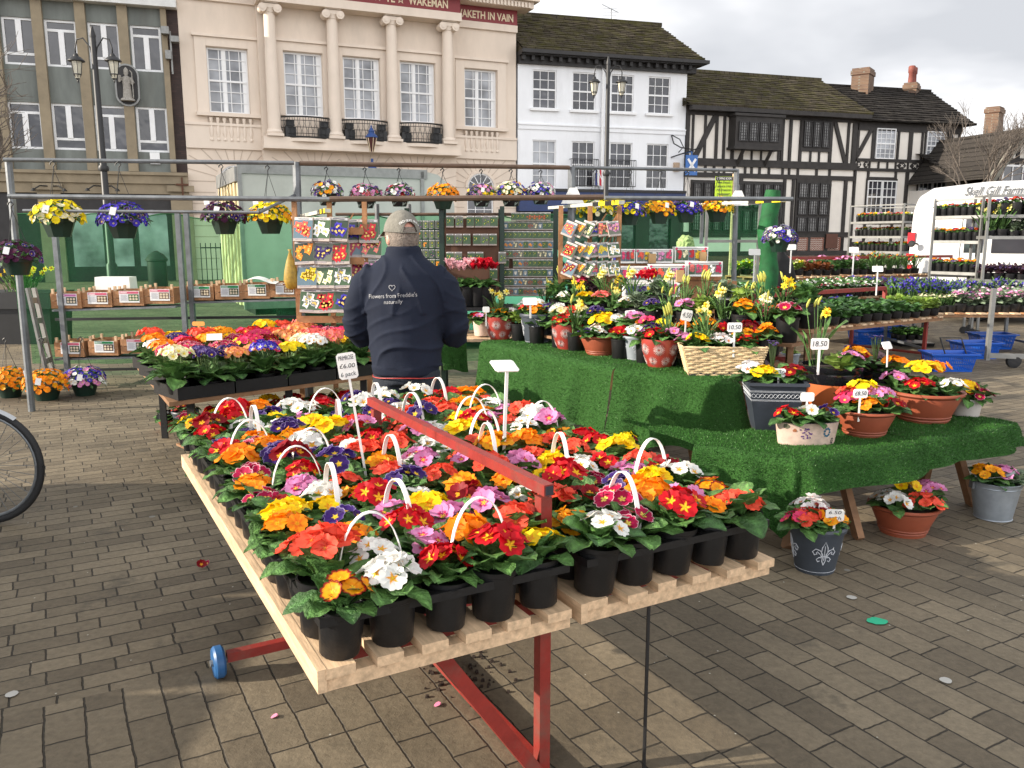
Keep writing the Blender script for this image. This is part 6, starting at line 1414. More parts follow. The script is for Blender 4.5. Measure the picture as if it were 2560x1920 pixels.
pl('fleur', 1160, 744, UZ_, 76, 'dark grey fleur pot with orange, red and purple primroses on the upper table', [('orange', 0, -.4, 5, 0), ('red', -.5, 0, 4, .01), ('purple', .6, 0, 5, .01), ('white', 0, .5, 4, .05)])
pl('dahlia', 1227, 757, UZ_, 72, 'red dahlia patterned pot with scarlet primroses between a grey pot and the terracotta bowl', [('red', -.35, -.4, 5, 0), ('white', .4, -.1, 4, .01), ('coral', .3, .5, 5, .06), ('cream', -.5, .4, 4, .06)])
pl('bowl', 1298, 770, UZ_, 100, 'terracotta bowl with tall yellow primroses, white blooms and one purple flower', [('purple', -.75, -.5, 2, 0), ('white', -.25, -.55, 4, .0), ('yellow', .0, .0, 9, .09), ('red', .55, -.3, 6, .0)])
pl('palefleur', 1374, 780, UZ_, 62, 'pale grey fleur pot of white primroses beside the terracotta bowl', [('white', -.1, -.3, 6, .01), ('purple', .5, .3, 4, .03), ('orange', .2, .5, 2, .05)])
pl('dahlia', 1425, 797, UZ_, 82, 'red dahlia patterned pot with dark red and pink primroses next to the wicker basket', [('red', -.35, -.3, 5, .01), ('pink', .5, -.35, 4, .01), ('purple', -.4, .3, 4, .03)])
r_, p_, w_ = pl('wicker', 1557, 813, UZ_, 182, 'rectangular wicker planter with yellow, white and scarlet primroses', [('yellow', -.62, -.2, 4, .01), ('redwhite', -.05, -.2, 7, .01), ('red', .5, -.3, 4, .0), ('red', .75, .1, 5, .02), ('gold', .55, .4, 4, .04), ('pink', -.85, .2, 3, .0)], daff=[(-.35, .5, 5, .26, .08, 1)], name='wicker_planter', rz=-.06)
stick_sign(gY(1585 * K, 752 * K, p_.y - .12), ['10.50'], 'white price sign handwritten 10.50 in the wicker planter', .095, .062, .105, 0)
def pl2(kind, dx, dy, Y, dw, label, fl, **kw):     # placed by its rim centre at distance Y
 p_ = gY(dx * K, dy * K, Y); w_ = W(dx, dw, p_); hh = {'bowl': .44, 'fleur': .86, 'palefleur': .86, 'dahlia': .78, 'bucket': .8, 'black': .75, 'glaze': .82, 'white': .62, 'cream': .75, 'trough': .35}[kind] * w_
 base = Vector((p_.x, p_.y, max(.0, p_.z - hh)))
 return planter(kind, base, w_, label, fl, **kw), base, w_
front = [A_, B_, C_]
def along_front(f):
 d1, d2 = (B_ - A_).length, (C_ - B_).length; x = f * (d1 + d2)
 return A_.lerp(B_, x / d1) if x < d1 else B_.lerp(C_, (x - d1) / d2)
st = thing('display_staging', 'stepped wooden staging standing on the turf tables behind the front pots', 'staging', A_ + bk * .5)
bkn = bk.normalized()
for off, zz_ in ((.44, .80), (.66, .92), (.88, 1.0)):
 q = MB(); Pp = [along_front(f / 8) + bkn * off for f in range(9)]
 for a, b_ in zip(Pp, Pp[1:]):
  o_ = A_ + bk * .5; q.bar(Vector((a.x, a.y, zz_ - .012)) - o_, Vector((b_.x, b_.y, zz_ - .012)) - o_, .20, .022)
 q.build('shelf_board', MT['oak'], st)
 for f in (0.02, .5, .98): q = MB(); a = along_front(f) + bkn * off - (A_ + bk * .5); q.bar((a.x, a.y, 0 if off < .8 else -.72), (a.x, a.y, zz_ - .025 - .72), .04); q.build('leg', MT['oak'], st)
DP = {}
def disp_proto(key):
 if key not in DP:
  rnd = random.Random(sum(map(ord, key))); r = thing('display_plant', 'x', 'plant'); pr = [link('pot', POT, r)]
  def addb(q, n, m=MT['leaf']): pr.append(q.build(n, m, r, smooth=True))
  if key.startswith('daff'):
   n0 = len(r.children); daffodils(r, (0, 0, PH - .01), rnd, 5 if key[-1] != '9' else 0, .20, .07, {'0': 0, '1': 1, '2': 2, '9': 0}[key[-1]], 5 if key[-1] == '9' else 1, 0, 14, .030); pr += [c for c in r.children if c not in pr]
  elif key in ('lime', 'grey', 'dark', 'green'):
   q = MB(); lf_ = {'lime': LIME, 'grey': GREY, 'dark': DARKL, 'green': LEAFLO}[key]
   for i in range(60): a = i * 2.4; u = i / 60; q.geo(rnd.choice(lf_), TRS((.02 * math.cos(a), .02 * math.sin(a), PH + .06 * u), a, -rnd.uniform(0, 1.2), rnd.uniform(-.5, .5), .07 * rnd.uniform(.6, 1.1)))
   addb(q, 'foliage')
  elif key == 'cyclamen' or key == 'cyclamenred':
   q = MB(); rosette(q, rnd, 18, .05, PH, .09, LEAFLO, (.1, .8)); addb(q, 'foliage'); q = MB(); k_ = 'redwhite' if key == 'cyclamen' else 'red'
   cc_ = C(.82, .5, .55) if key == 'cyclamen' else C(.6, .01, .03)
   for i in range(14):
    a = i * 2.4; rr_ = .012 * math.sqrt(i) ; p_ = Vector((rr_ * math.cos(a) * 1.5, rr_ * math.sin(a) * 1.5, PH + .10 + .04 * rnd.random()))
    for j in range(5): q.geo(rnd.choice(LEAFLO), TRS(p_, a + j * 1.26, -1.1, 0, .045), col=cc_ * rnd.uniform(.85, 1.1))
   addb(q, 'blossoms', MT['petal'])
  else:
   q = MB(); rosette(q, rnd, 13, .05, PH - .005, .10, LEAF, (.05, .95)); addb(q, 'foliage'); q = MB(); bloom(q, rnd, key, (0, 0, PH + .062), .05, 8, .031); addb(q, 'blossoms', MT['petal'])
  DP[key] = (r, pr)
 return DP[key]
PHR = {'daff0': 'golden daffodils', 'daff1': 'pale yellow daffodils', 'daff2': 'creamy narcissi', 'daff9': 'daffodils still in bud', 'lime': 'pale variegated leaves', 'grey': 'silvery grey leaves', 'dark': 'dark purple leaves', 'green': 'plain green leaves', 'cyclamen': 'pale pink cyclamen', 'cyclamenred': 'red cyclamen'}
def phr(k): return PHR.get(k) or (CNAME[k] + ' primroses')
ranks = {0: ('white orange cream white red cream purple yellow white pink rose lemon orange gold red darkred orange'.split(), 'first'), 1: ('daff1 green white daff0 yellow salmon daff1 white grey purple daff9 pink lime daff1 gold daff2 magenta'.split(), 'middle'), 2: ('daff9 green rose dark daff1 daff0 daff1 cyclamenred grey daff1 daff9 daff9 grey lime daff9 daff0 green'.split(), 'top')}
for rk, (ks, nm) in ranks.items():
 off, zz_ = ((.44, .80), (.66, .92), (.88, 1.0))[rk]
 for i, kd in enumerate(ks):
  p_ = along_front((i + .5) / len(ks)) + bkn * (off + RND.uniform(-.03, .03)); p_.z = zz_
  r_ = disp_proto(kd); copy_thing(r_[0], r_[1], f"{phr(kd)}, {ordn[i]} pot along the {nm} shelf board", p_, RND.uniform(0, 6.28), RND.uniform(.92, 1.08) if kd[:4] == 'daff' else RND.uniform(1.1, 1.4), 'plants on the stepped staging')
for i, (f, kd) in enumerate(((.06, 'lime'), (.16, 'white'), (.28, 'green'), (.36, 'daff1'), (.46, 'redwhite'), (.56, 'red'), (.66, 'pink'), (.73, 'daff9'), (.85, 'yellow'), (.95, 'green'))):
 p_ = along_front(f) + bkn * .30; r_ = disp_proto(kd); copy_thing(r_[0], r_[1], f"{phr(kd)} small pot on the turf, {ordn[i]} tucked behind the big pots", p_, RND.uniform(0, 6), 1.25, 'small pots tucked behind the front pots')
stn2 = thing('plant_stand', 'red steel plant stand under the glossy black pot behind the wicker planter', 'stand', gY(1648 * K, 690 * K, 5.9) * 1.0)
stn2.location.z = 0
q = MB(); hz_ = gY(1648 * K, 690 * K, 5.9).z - W(1648, 100, gY(1648 * K, 690 * K, 5.9)) * .75
for sx_ in (-1, 1):
 for sy_ in (-1, 1): q.bar((sx_ * .14, sy_ * .1, 0), (sx_ * .12, sy_ * .1, hz_ - .02), .035)
q.box(-.15, .15, -.12, .12, hz_ - .03, hz_ - .004)
q.build('frame', MT['redsteel'], stn2)
pl2('black', 1648, 690, 5.9, 100, 'large glossy black pot with dark red primroses behind the wicker planter', [('magenta', .1, -.4, 6, .02), ('orange', .6, 0, 5, .04), ('gold', -.5, .0, 5, .04), ('rose', -.2, .4, 5, .06)], daff=[(-.5, -.2, 3, .16, .08, 2), (-.2, .4, 0, .24, .1, 1, 5)])
pl('glaze', 1790, 905, LZ, 140, 'wide black glazed bowl with pink primroses and daffodil buds', [('pink', .35, -.5, 4, .03), ('gold', .7, .0, 4, .04), ('lime', 0, -.6, 0, 0), ('red', .95, .2, 2, .02)], daff=[(-.5, -.1, 2, .36, .1, 0, 4)], lsz=.12)
pl('glaze', 1895, 898, LZ, 118, 'black glazed bowl with orange primroses and dark seed heads', [('orange', .3, -.4, 4, .03), ('dark', -.1, .3, 1, .09), ('dark', .3, .5, 0, 0)], lsz=.12)
pl('black', 1850, 860, LZ - .02, 90, 'black pot of orange and crimson primroses at the back of the low table', [('orange', .2, -.2, 5, .02), ('magenta', -.5, .1, 3, .02), ('dark', -.6, -.1, 1, .02)])
pl('palefleur', 1705, 800, LZ + .1, 42, 'small pale pot of daffodils in bud behind the square planter', [('lime', 0, 0, 0, 0)], daff=[(0, 0, 2, .30, .1, 0, 3)], lsz=.06)
pl('black', 1700, 880, LZ, 60, 'leafy green bedding clump behind the square planter', [('lime', -.3, 0, 0, 0), ('lime', .4, .2, 0, 0)], lsz=.1)
r_, p_, w_ = pl('square', 1664, 932, LZ, 128, 'tall square lead grey planter with yellow primroses on the low table', [('redwhite', -.85, .1, 6, .03), ('yellow', -.45, -.4, 5, .02), ('darkred', .65, -.1, 6, .02), ('dark', 0, .3, 1, .1)], rz=-.12)
stick_sign(gY(1680 * K, 842 * K, p_.y - .08), ['£9.50'], 'white price sign handwritten £9.50 in the square planter', .078, .050, .075, -.1)
r_, p_, w_ = pl('oval', 1740, 965, LZ, 142, 'oval pink printed tin tub with one white primrose between red and purple', [('red', -.65, -.2, 4, .01), ('white', .0, -.2, 2, .02), ('purple', .62, -.1, 2, .01)], name='oval_planter', fsz=.036, rz=.05)
stick_sign(gY(1742 * K, 890 * K, p_.y + .03), [], 'small white sign standing behind the white primrose in the oval tub', .075, .05, .06, 0)
r_, p_, w_ = pl('bowl', 1865, 948, LZ, 136, 'terracotta bowl with orange and coral primroses behind the £8.50 sign', [('rose', -.6, -.1, 5, .03), ('orange', -.15, -.4, 6, .01), ('lemon', .0, .5, 6, .08), ('pink', .55, .4, 5, .05), ('darkred', .65, -.4, 4, .0), ('coral', -.4, .3, 3, .05)])
stick_sign(gY(1856 * K, 888 * K, p_.y - .13), ['£8.50'], 'white price sign handwritten £8.50 in the terracotta bowl', .080, .050, .075, 0)
pl('bowl', 1993, 919, LZ, 160, 'largest terracotta bowl with a yellow mound over red and white primroses', [('yellow', .0, .2, 11, .11), ('red', -.45, -.45, 6, .02), ('white', .42, -.5, 4, .02), ('pink', -.85, .1, 4, .04), ('orange', .5, .5, 5, .09)])
pl('white', 2084, 903, LZ, 66, 'small whitish pot with yellow and crimson primroses at the right end of the low table', [('yellow', -.1, .1, 5, .04), ('magenta', .55, -.4, 5, .0), ('darkred', -.4, -.3, 4, .0), ('rose', .3, .3, 3, .03)])
gp = dz(1758, 1240, 0)
r_, p_, w_ = pl('fleur', 1758, 1243, 0, 124, 'dark grey fleur pot on the setts with coral and yellow primroses', [('coral', -.45, -.35, 6, .01), ('rose', -.8, -.3, 3, 0), ('gold', .25, -.35, 5, .01), ('redwhite', -.1, .45, 7, .04), ('darkred', 0, 0, 4, .02)], group='planted pots on the ground')
stick_sign(gY(1800 * K, 1162 * K, p_.y - .11), ['6.50', 'each'], 'white price sign handwritten 6.50 each leaning in the grey ground pot', .085, .058, .085, -.15)
pl('bowl', 1948, 1163, 0, 152, 'terracotta bowl on the setts under the low table with yellow, white, coral and pink', [('yellow', -.05, .25, 7, .07), ('white', -.55, -.4, 7, .02), ('coral', .3, -.45, 9, .01), ('pink', .75, .2, 6, .04)], group='planted pots on the ground')
pl('bucket', 2143, 1127, 0, 104, 'galvanised bucket on the setts with yellow and pink primroses', [('gold', -.55, -.2, 6, .03), ('pink', .2, .0, 5, .02), ('grey', .6, -.3, 0, 0)], group='planted pots on the ground', lsz=.12)
r_, p_, w_ = planter('bowl', dz(362, 935, 0) + Vector((0, .1, 0)), .24, 'low dark bowl of orange red primroses left of the trolley', [('coral', -.2, -.2, 6, 0), ('coral', .4, 0, 4, 0)], group='planted pots on the ground')[0], 0, 0
r_.children[0].data.materials[0] = MT['black']
planter('fleur', dz(393, 940, 0) + Vector((0, .1, 0)), .22, 'slate grey pot of dark primroses left of the trolley', [('darkred', 0, 0, 7, .0)], group='planted pots on the ground')
planter('black', dz(440, 1075, 0) + Vector((0.1, 0, 0)), .24, 'drooping crimson primroses in a pot beneath the left edge of the trolley', [('magenta', -.3, 0, 7, .1), ('rose', -.6, -.3, 4, .02)], group='planted pots on the ground')
planter('bowl', dz(1330, 1030, 0) + Vector((.1, .1, 0)), .26, 'low pot of yellow green and purple primroses under the turf edge', [('lemon', -.2, 0, 8, .12), ('magenta', .5, 0, 4, .1)], group='planted pots on the ground')
planter('bowl', dz(1265, 1075, 0) + Vector((.1, .1, 0)), .26, 'low pot of coral primroses just behind the right pallet', [('coral', 0, 0, 5, .1), ('gold', .5, .3, 4, .16)], group='planted pots on the ground')
# -- market stall frame, nets, racks
def net_mat():
 m, t, b = nt('green_netting'); L = t.links.new
 g = N(t, 'ShaderNodeNewGeometry'); n1 = N(t, 'ShaderNodeTexNoise', Scale=1.6, Detail=5.0); L(g.outputs['Position'], n1.inputs['Vector'])
 r = N(t, 'ShaderNodeMapRange'); r.inputs[1].default_value = .3; r.inputs[2].default_value = .7; r.inputs[3].default_value = .06; r.inputs[4].default_value = .22; L(n1.outputs['Fac'], r.inputs[0])
 b.inputs['Base Color'].default_value = (.012, .17, .06, 1); b.inputs['Roughness'].default_value = .8
 tl_ = N(t, 'ShaderNodeBsdfTranslucent'); tl_.inputs[0].default_value = (.02, .30, .10, 1)
 m1 = N(t, 'ShaderNodeMixShader'); m1.inputs[0].default_value = .5; L(b.outputs[0], m1.inputs[1]); L(tl_.outputs[0], m1.inputs[2])
 tr_ = N(t, 'ShaderNodeBsdfTransparent'); tr_.inputs[0].default_value = (.56, .93, .66, 1)
 m2 = N(t, 'ShaderNodeMixShader'); L(r.outputs[0], m2.inputs[0]); L(tr_.outputs[0], m2.inputs[1]); L(m1.outputs[0], m2.inputs[2]); L(m2.outputs[0], t.nodes['Material Output'].inputs['Surface'])
 return m
MT['net'] = net_mat(); MT['netroll'] = mat('rolled_green_net', (.004, .085, .02), .8, .4, 9, bump=.6, bscale=18)
MT['bstripe'] = mat('yellow_tape', (.8, .62, .02), .5, .1, 5)
def frame_part(t, nm, a, b_, w_, m, o0): q = MB(); q.tube([a - o0, b_ - o0], w_, 8); return q.build(nm, m, t, smooth=40)
def P3(dx, dy, Y): return dY(dx, dy, Y)
def stall(label, parts):
 o0 = Vector((parts[0][1].x, parts[0][1].y, 0)); t = thing('market_stall', label, 'stall frame', o0, 0, 'market stall frames')
 for nm, a, b_, r_, m in parts: frame_part(t, nm, a, b_, r_, m, o0)
 return t, o0
def ground_at(dx, dy, Y): p_ = P3(dx, dy, Y); return Vector((p_.x, p_.y, 0))
Gv, Ru = MT['galv'], MT['rust']
RL = [(P3(8, 345, 7.6), P3(635, 352, 7.9)), (P3(647, 353, 8.0), P3(1230, 362, 8.8)), (P3(1241, 362, 8.9), P3(1592, 368, 9.4))]
def rail_at(i, dx):
 a, b_ = RL[i]; lo_, hi_ = 0, 1
 for _ in range(30):
  m_ = (lo_ + hi_) / 2; p_ = a.lerp(b_, m_); v = p_ - Vector((0, 0, H)); dep = v.y * CP - v.z * SP; px = 1280 + F * v.x / dep
  if px < dx * K: lo_ = m_
  else: hi_ = m_
 return a.lerp(b_, (lo_ + hi_) / 2)
top0 = RL[0];
stall('grey steel stall frame at the left with a long upper rail over four hanging baskets', [('post', ground_at(22, 430, 7.7), P3(18, 346, 7.7), .032, Gv), ('rail', *RL[0], .019, Gv), ('rail', P3(18, 424, 7.2), P3(735, 431, 7.2), .021, Gv), ('rail', P3(50, 455, 7.5), P3(560, 459, 7.5), .014, Gv), ('post', ground_at(645, 600, 8.0), P3(640, 350, 8.0), .038, Gv), ('arm', P3(560, 459, 7.5), P3(640, 420, 8.0), .015, Gv)])
stall('brown railed stall frame over the man with seven patterned hanging baskets', [('rail', *RL[1], .022, Ru), ('rail', P3(712, 430, 6.6), P3(1303, 426, 6.9), .022, Ru), ('rail', P3(725, 463, 8.6), P3(1135, 463, 8.6), .016, Ru), ('post', ground_at(1236, 600, 8.85), P3(1235, 360, 8.85), .04, Gv), ('post', ground_at(814, 600, 8.6), P3(814, 441, 8.6), .025, Gv), ('post', ground_at(883, 600, 8.6), P3(883, 441, 8.6), .025, Gv)])
stall('grey stall frame at the right carrying five flowering baskets in front of the white house', [('rail', *RL[2], .018, Gv), ('rail', P3(1307, 428, 7.1), P3(1712, 430, 7.4), .019, Gv), ('post', ground_at(1590, 600, 9.45), P3(1591, 366, 9.45), .03, Gv)])
def arm(label, a, b_, tip):
 t = thing('cantilever_pole', label, 'stall pole', a, 0, 'whitish stall arms with taped ends'); q = MB(); q.bar((0, 0, 0), b_ - a, .045, .03); q.build('arm', mat('whitish_steel', (.5, .5, .45), .5, .25, 8, dirt=.4), t)
 q = MB(); d = (b_ - a);
 for k in range(4): f0 = 1 - tip * (k + 1) / 4; f1 = f0 + tip / 4; q.bar(d * f0, d * (f1 - .001), .052, .036, k % 2)
 q.build('hazard_tape', [MT['bstripe'], MT['iron']], t)
 q = MB(); q.bar(d * .12, d * .12 + Vector((0, 0, -.45)), .035); q.build('strut', MT['galv'], t)
arm('pale steel arm with a yellow tip above the left seed rack', P3(625, 473, 8.6), P3(708, 455, 7.0), .14)
arm('pale steel arm with yellow and black tape above the right seed rack', P3(1188, 449, 9.6), P3(1343, 437, 7.0), .3)
arm('pale steel arm with yellow and black tape at the far right net', P3(1500, 443, 10.2), P3(1692, 432, 7.6), .3)
def gusset(p_, label):
 t = thing('gusset_plate', label, 'bracket', p_, 0, 'white gusset brackets'); q = MB(); q.add([(-.12, 0, 0), (.12, 0, 0), (.04, 0, .16), (-.03, 0, .16), (-.12, .012, 0), (.12, .012, 0), (.04, .012, .16), (-.03, .012, .16)], [(0, 1, 2, 3), (7, 6, 5, 4), (0, 4, 5, 1), (1, 5, 6, 2), (2, 6, 7, 3), (3, 7, 4, 0)]); q.build('plate', MT['white'], t)
gusset(P3(1237, 440, 8.7), 'white triangular bracket on the post above the right seed rack'); gusset(P3(1593, 444, 9.3), 'white triangular bracket beside the green letting board')
def net(label, pts, z0, z1_, seed, wob=.05):
 o0 = Vector((pts[0][0], pts[0][1], 0)); t = thing('green_net', label, 'netting', o0, 0, 'green stall netting'); n = 50; V = []
 P_ = [Vector((x, y, 0)) for x, y in pts]
 for i in range(n + 1):
  f = i / n * (len(P_) - 1); k = min(int(f), len(P_) - 2); p_ = P_[k].lerp(P_[k + 1], f - k) - o0
  for j in range(7):
   g_ = j / 6; V.append((p_.x, p_.y + wob * math.sin(i * .7 + seed + j) * .5, z0 + (z1_ - z0) * g_ + (.03 * math.sin(i * .5 + seed) if j == 6 else 0)))
 q = MB(); q.add(V, [(i * 7 + j, (i + 1) * 7 + j, (i + 1) * 7 + j + 1, i * 7 + j + 1) for i in range(n) for j in range(6)]); q.build('net', MT['net'], t, smooth=True)
 q = MB(); q.tube([tuple(V[i * 7 + 6]) for i in range(n + 1)], .008, 5); q.build('hem', MT['netroll'], t)
 return t
NP = [P3(36, 470, 9.9), P3(655, 475, 10.0), P3(1200, 470, 10.2), P3(1528, 465, 10.4)]
net('long green net behind the crates at the left', [(NP[0].x, NP[0].y), (NP[1].x, NP[1].y)], .12, P3(300, 467, 9.95).z, 1)
net('green net in the middle in front of the grey lorry', [(NP[1].x + .03, NP[1].y), (NP[2].x, NP[2].y)], .12, P3(900, 468, 10.1).z, 2)
net('green net in front of the mint green car', [(NP[2].x + .03, NP[2].y), (NP[3].x, NP[3].y)], .12, P3(1350, 460, 10.3).z, 3)
net('green net stretched on the white panel frame at the far right of the stall', [(NP[3].x + .02, NP[3].y), (P3(1645, 440, 10.4).x, 10.4)], .12, P3(1590, 441, 10.4).z, 4, .01)
net('narrow fold of green net by the stepladder', [(P3(30, 470, 9.9).x - .05, 9.9), (P3(48, 470, 9.6).x - .12, 9.6)], .15, 1.2, 5)
pf = thing('net_screen', 'whitish steel panel frame holding the right end of the net', 'frame', (P3(1528, 465, 10.35).x, 10.35, 0)); o0 = pf.location.copy()
for nm, a, b_ in (('post', P3(1528, 445, 10.35), None), ('post', P3(1643, 432, 10.35), None), ('rail', P3(1528, 521, 10.35), P3(1643, 521, 10.35)), ('rail', P3(1528, 444, 10.35), P3(1643, 438, 10.35))):
 q = MB(); b2_ = b_ if b_ else Vector((a.x, a.y, 0)); q.bar(a - o0, b2_ - o0, .035); q.build(nm, MT['alu'], pf)
rt = thing('rolled_net', 'tall upright roll of green netting at the right end of the stall', 'net roll', (P3(1660, 600, 9.9).x - .02, 9.9, 0)); q = MB(); hz_ = P3(1668, 411, 9.9).z
q.tube([(0 + .02 * math.sin(k), 0, hz_ * k / 14) for k in range(15)], [.11 + .012 * math.sin(k * 1.9) for k in range(14)] + [.085], 14); q.build('roll', MT['netroll'], rt, smooth=40)
# -- hanging baskets
def pansy(rnd, k, r_):
 pass
MT['pg'] = mat('dark_green_plastic', (.008, .028, .018), .45, .15, 15); MT['leafpat'] = mat('pale_leaf_pattern', (.16, .2, .17), .6, .2, 30)
def basket(label, p_, w_, kinds, railp=None, patt=False, hexp=True, tags=1, drop=.0, wires=True, gmix=.55):
 """p_: centre of the flower mound"""
 t = thing('hanging_basket', label, 'hanging basket', (p_.x, p_.y, p_.z - w_ * .42), RND.uniform(-.2, .2), 'hanging baskets of pansies'); rnd = random.Random(int(abs(p_.x * 1000)) + 7); R_ = w_ / 2; h = w_ * .36
 q = MB(); q.lathe([(R_ * .42, 0), (R_ * .62, h * .8), (R_ * .66, h * .82), (R_ * .67, h), (R_ * .6, h)], 8 if hexp else 18); q.build('pot', MT['black'] if patt else MT['pg'], t, smooth=None if hexp else 35)
 if patt:
  q = MB()
  for k in range(9):
   a = k * .7; z_ = h * (.3 + .35 * (k % 2)); V = [(0, -.5), (.35, 0), (0, .5), (-.35, 0)]; s_ = R_ * .42; rr_ = R_ * (.42 + .2 * z_ / h / .8) + .003
   q.add([tuple(((rr_) * math.cos(a + (x + y * .8) * s_ / rr_), rr_ * math.sin(a + (x + y * .8) * s_ / rr_), z_ + y * s_)) for x, y in V], [(0, 1, 2, 3)])
  q.build('leaf_pattern', MT['leafpat'], t)
 fo, fl = MB(), {}
 nl = 120
 for i in range(nl):
  a = rnd.uniform(0, 6.28); e_ = rnd.uniform(-.25, 1.4); rr_ = R_ * rnd.uniform(.6, .92)
  c = Vector((rr_ * math.cos(a) * math.cos(e_), rr_ * math.sin(a) * math.cos(e_), h + R_ * .62 * math.sin(e_) * rnd.uniform(.7, 1)))
  fo.geo(rnd.choice(LEAFLO), TRS(c, a, rnd.uniform(-1.0, .6), rnd.uniform(-.6, .6), w_ * .13 * rnd.uniform(.7, 1.2)))
 fo.build('foliage', MT['leaf'], t, smooth=True)
 nf = int(74 * (1 if w_ > .3 else .8))
 for i in range(nf):
  kd = kinds[rnd.randrange(len(kinds))] if rnd.random() > .1 else kinds[0]
  u = (i + .5) / nf; e_ = math.asin(min(1, 1.15 * u - .2)) if 1.15 * u - .2 < 1 else 1.4; a = i * 2.4
  c = Vector((R_ * .95 * math.cos(a) * math.cos(e_), R_ * .95 * math.sin(a) * math.cos(e_), h + R_ * .72 * math.sin(e_) + rnd.uniform(-.01, .02)))
  q = fl.setdefault(kd, MB()); q.geo(getf(kd, True), TRS(c, a + rnd.uniform(-.4, .4), (PI / 2 - e_) * .8 + rnd.uniform(-.3, .3), 0, w_ * .076 * rnd.uniform(.8, 1.15)) @ Matrix.Rotation(rnd.uniform(0, 6), 4, 'Z'))
 for kd, q in fl.items(): q.build('blossoms', MT['petal'], t, smooth=True)
 if wires:
  tp = Vector((0, 0, (railp.z - p_.z + w_ * .42) if railp else h + w_ * .95)); hk = Vector((0, 0, h + w_ * .95)) if not railp else Vector((0, 0, min(tp.z - .08, h + w_ * 1.05)))
  q = MB()
  for k in range(3): a = k * 2.1 + .4; q.tube([(R_ * .63 * math.cos(a), R_ * .63 * math.sin(a), h * .95), hk], .0025, 4)
  s_ = w_ * .09; q.tube([hk, hk + Vector((0, 0, s_ * .6)), hk + Vector((s_ * .5, 0, s_ * 1.2)), hk + Vector((0, 0, s_ * 1.8)), hk + Vector((-s_ * .6, 0, s_ * 1.4)), hk + Vector((-s_ * .7, 0, s_ * 1.0))], .006, 6)
  if railp: q.tube([hk + Vector((0, 0, s_ * 1.7)), tp], .0018, 4)
  q.build('hanger', MT['iron'], t)
 for k in range(tags):
  q = MB(); a = -PI / 2 + (.15 if k == 0 else -.5); q.box(-.022, .022, -.001, .001, -.03, .03, M=TRS((R_ * .8 * math.cos(a), R_ * 1.0 * math.sin(a), h + R_ * .35 + .08 * k), .2, .2 * (-1) ** k, -.3, w_ / .38)); q.build('price_tag', MT['white'], t)
 return t
def wd(dw, Y): return dw * K / F * Y
for (dx, dy_, dw, kinds, lab, tg) in ((125, 466, 106, ['lemon', 'lemon', 'cream'], 'lemon yellow pansies in a hanging basket, leftmost on the upper rail', 1), (265, 470, 104, ['blue', 'purple', 'blue'], 'violet blue pansies in a hanging basket in front of the office block', 1), (484, 466, 92, ['plum', 'purple', 'plum'], 'very dark purple pansies in a hanging basket in front of the cream curtain side', 2), (583, 466, 90, ['yellow', 'gold', 'lemon'], 'golden yellow pansies in a hanging basket right of the dark purple one', 2)):
 r_ = rail_at(0, dx); p_ = P3(dx, dy_, r_.y - .02); basket(lab, p_, wd(dw, p_.y), kinds, r_, tags=tg)
for (dx, dy_, dw, kinds, lab, tg) in ((707, 414, 68, ['purple', 'white', 'gold', 'purple'], 'patterned basket of purple and white pansies, leftmost on the brown rail', 0), (790, 420, 68, ['purple', 'pink', 'magenta'], 'patterned basket of mauve and pink pansies with a white card', 1), (863, 418, 64, ['purple', 'white', 'pink', 'darkred'], 'patterned basket of white and plum pansies above the grey cap', 0), (957, 421, 70, ['orange', 'gold'], 'dark green basket of all orange pansies', 0), (1040, 419, 62, ['pink', 'purple', 'yellow'], 'patterned basket of pink and violet pansies in front of the arched window', 1), (1104, 416, 68, ['cream', 'gold', 'blue', 'white'], 'patterned basket of cream, orange and blue pansies', 0), (1168, 414, 62, ['white', 'white', 'pink', 'blue'], 'patterned basket of mostly white pansies, last on the brown rail', 0)):
 r_ = rail_at(1, dx); p_ = P3(dx, dy_, r_.y - .02); basket(lab, p_, wd(dw, p_.y), kinds, r_, patt=(dx != 957), tags=tg, hexp=False)
for (dx, dy_, dw, kinds, lab, tg) in ((1285, 452, 78, ['lemon', 'cream', 'lemon'], 'pale yellow pansies in a basket, leftmost of the five before the white house', 1), (1360, 455, 72, ['blue', 'lemon', 'purple'], 'blue and yellow pansies in a basket between two yellow ones', 1), (1425, 453, 70, ['yellow', 'gold'], 'yellow pansies in a basket between two blue ones', 1), (1483, 451, 68, ['blue', 'blue', 'purple'], 'deep blue violet pansies in a basket left of the letting board', 1), (1550, 449, 70, ['yellow', 'yellow', 'orange'], 'bright yellow pansies in a basket under the letting board', 1)):
 r_ = rail_at(2, dx); p_ = P3(dx, dy_, r_.y - .02); basket(lab, p_, wd(dw, p_.y), kinds, r_, tags=tg)
basket('purple and white violas in a hanging basket beside the rolled net', P3(1684, 512, 9.0), wd(74, 9.0), ['purple', 'blue', 'white'], P3(1684, 430, 9.0) + Vector((0, 0, .02)))
basket('dark maroon pansies in a large basket hanging at the left picture edge', P3(35, 552, 6.2), wd(98, 6.2), ['plum', 'plum', 'purple'], P3(35, 424, 6.2), hexp=False, tags=2)
p_ = dz(30, 862, 0); basket('orange violas in a basket standing on the setts, half out of view', p_ + Vector((-.1, .12, .17)), .42, ['orange', 'gold'], None, hexp=False)
p_ = dz(88, 868, 0); basket('orange violas in a basket standing on the setts left of the blue ones', p_ + Vector((0, .12, .17)), .44, ['orange', 'orange', 'gold'], None, hexp=False, tags=2)
p_ = dz(172, 858, 0); basket('pale blue violas in a basket standing on the setts', p_ + Vector((0, .12, .17)), .42, ['blue', 'pink', 'blue', 'white'], None, hexp=False)
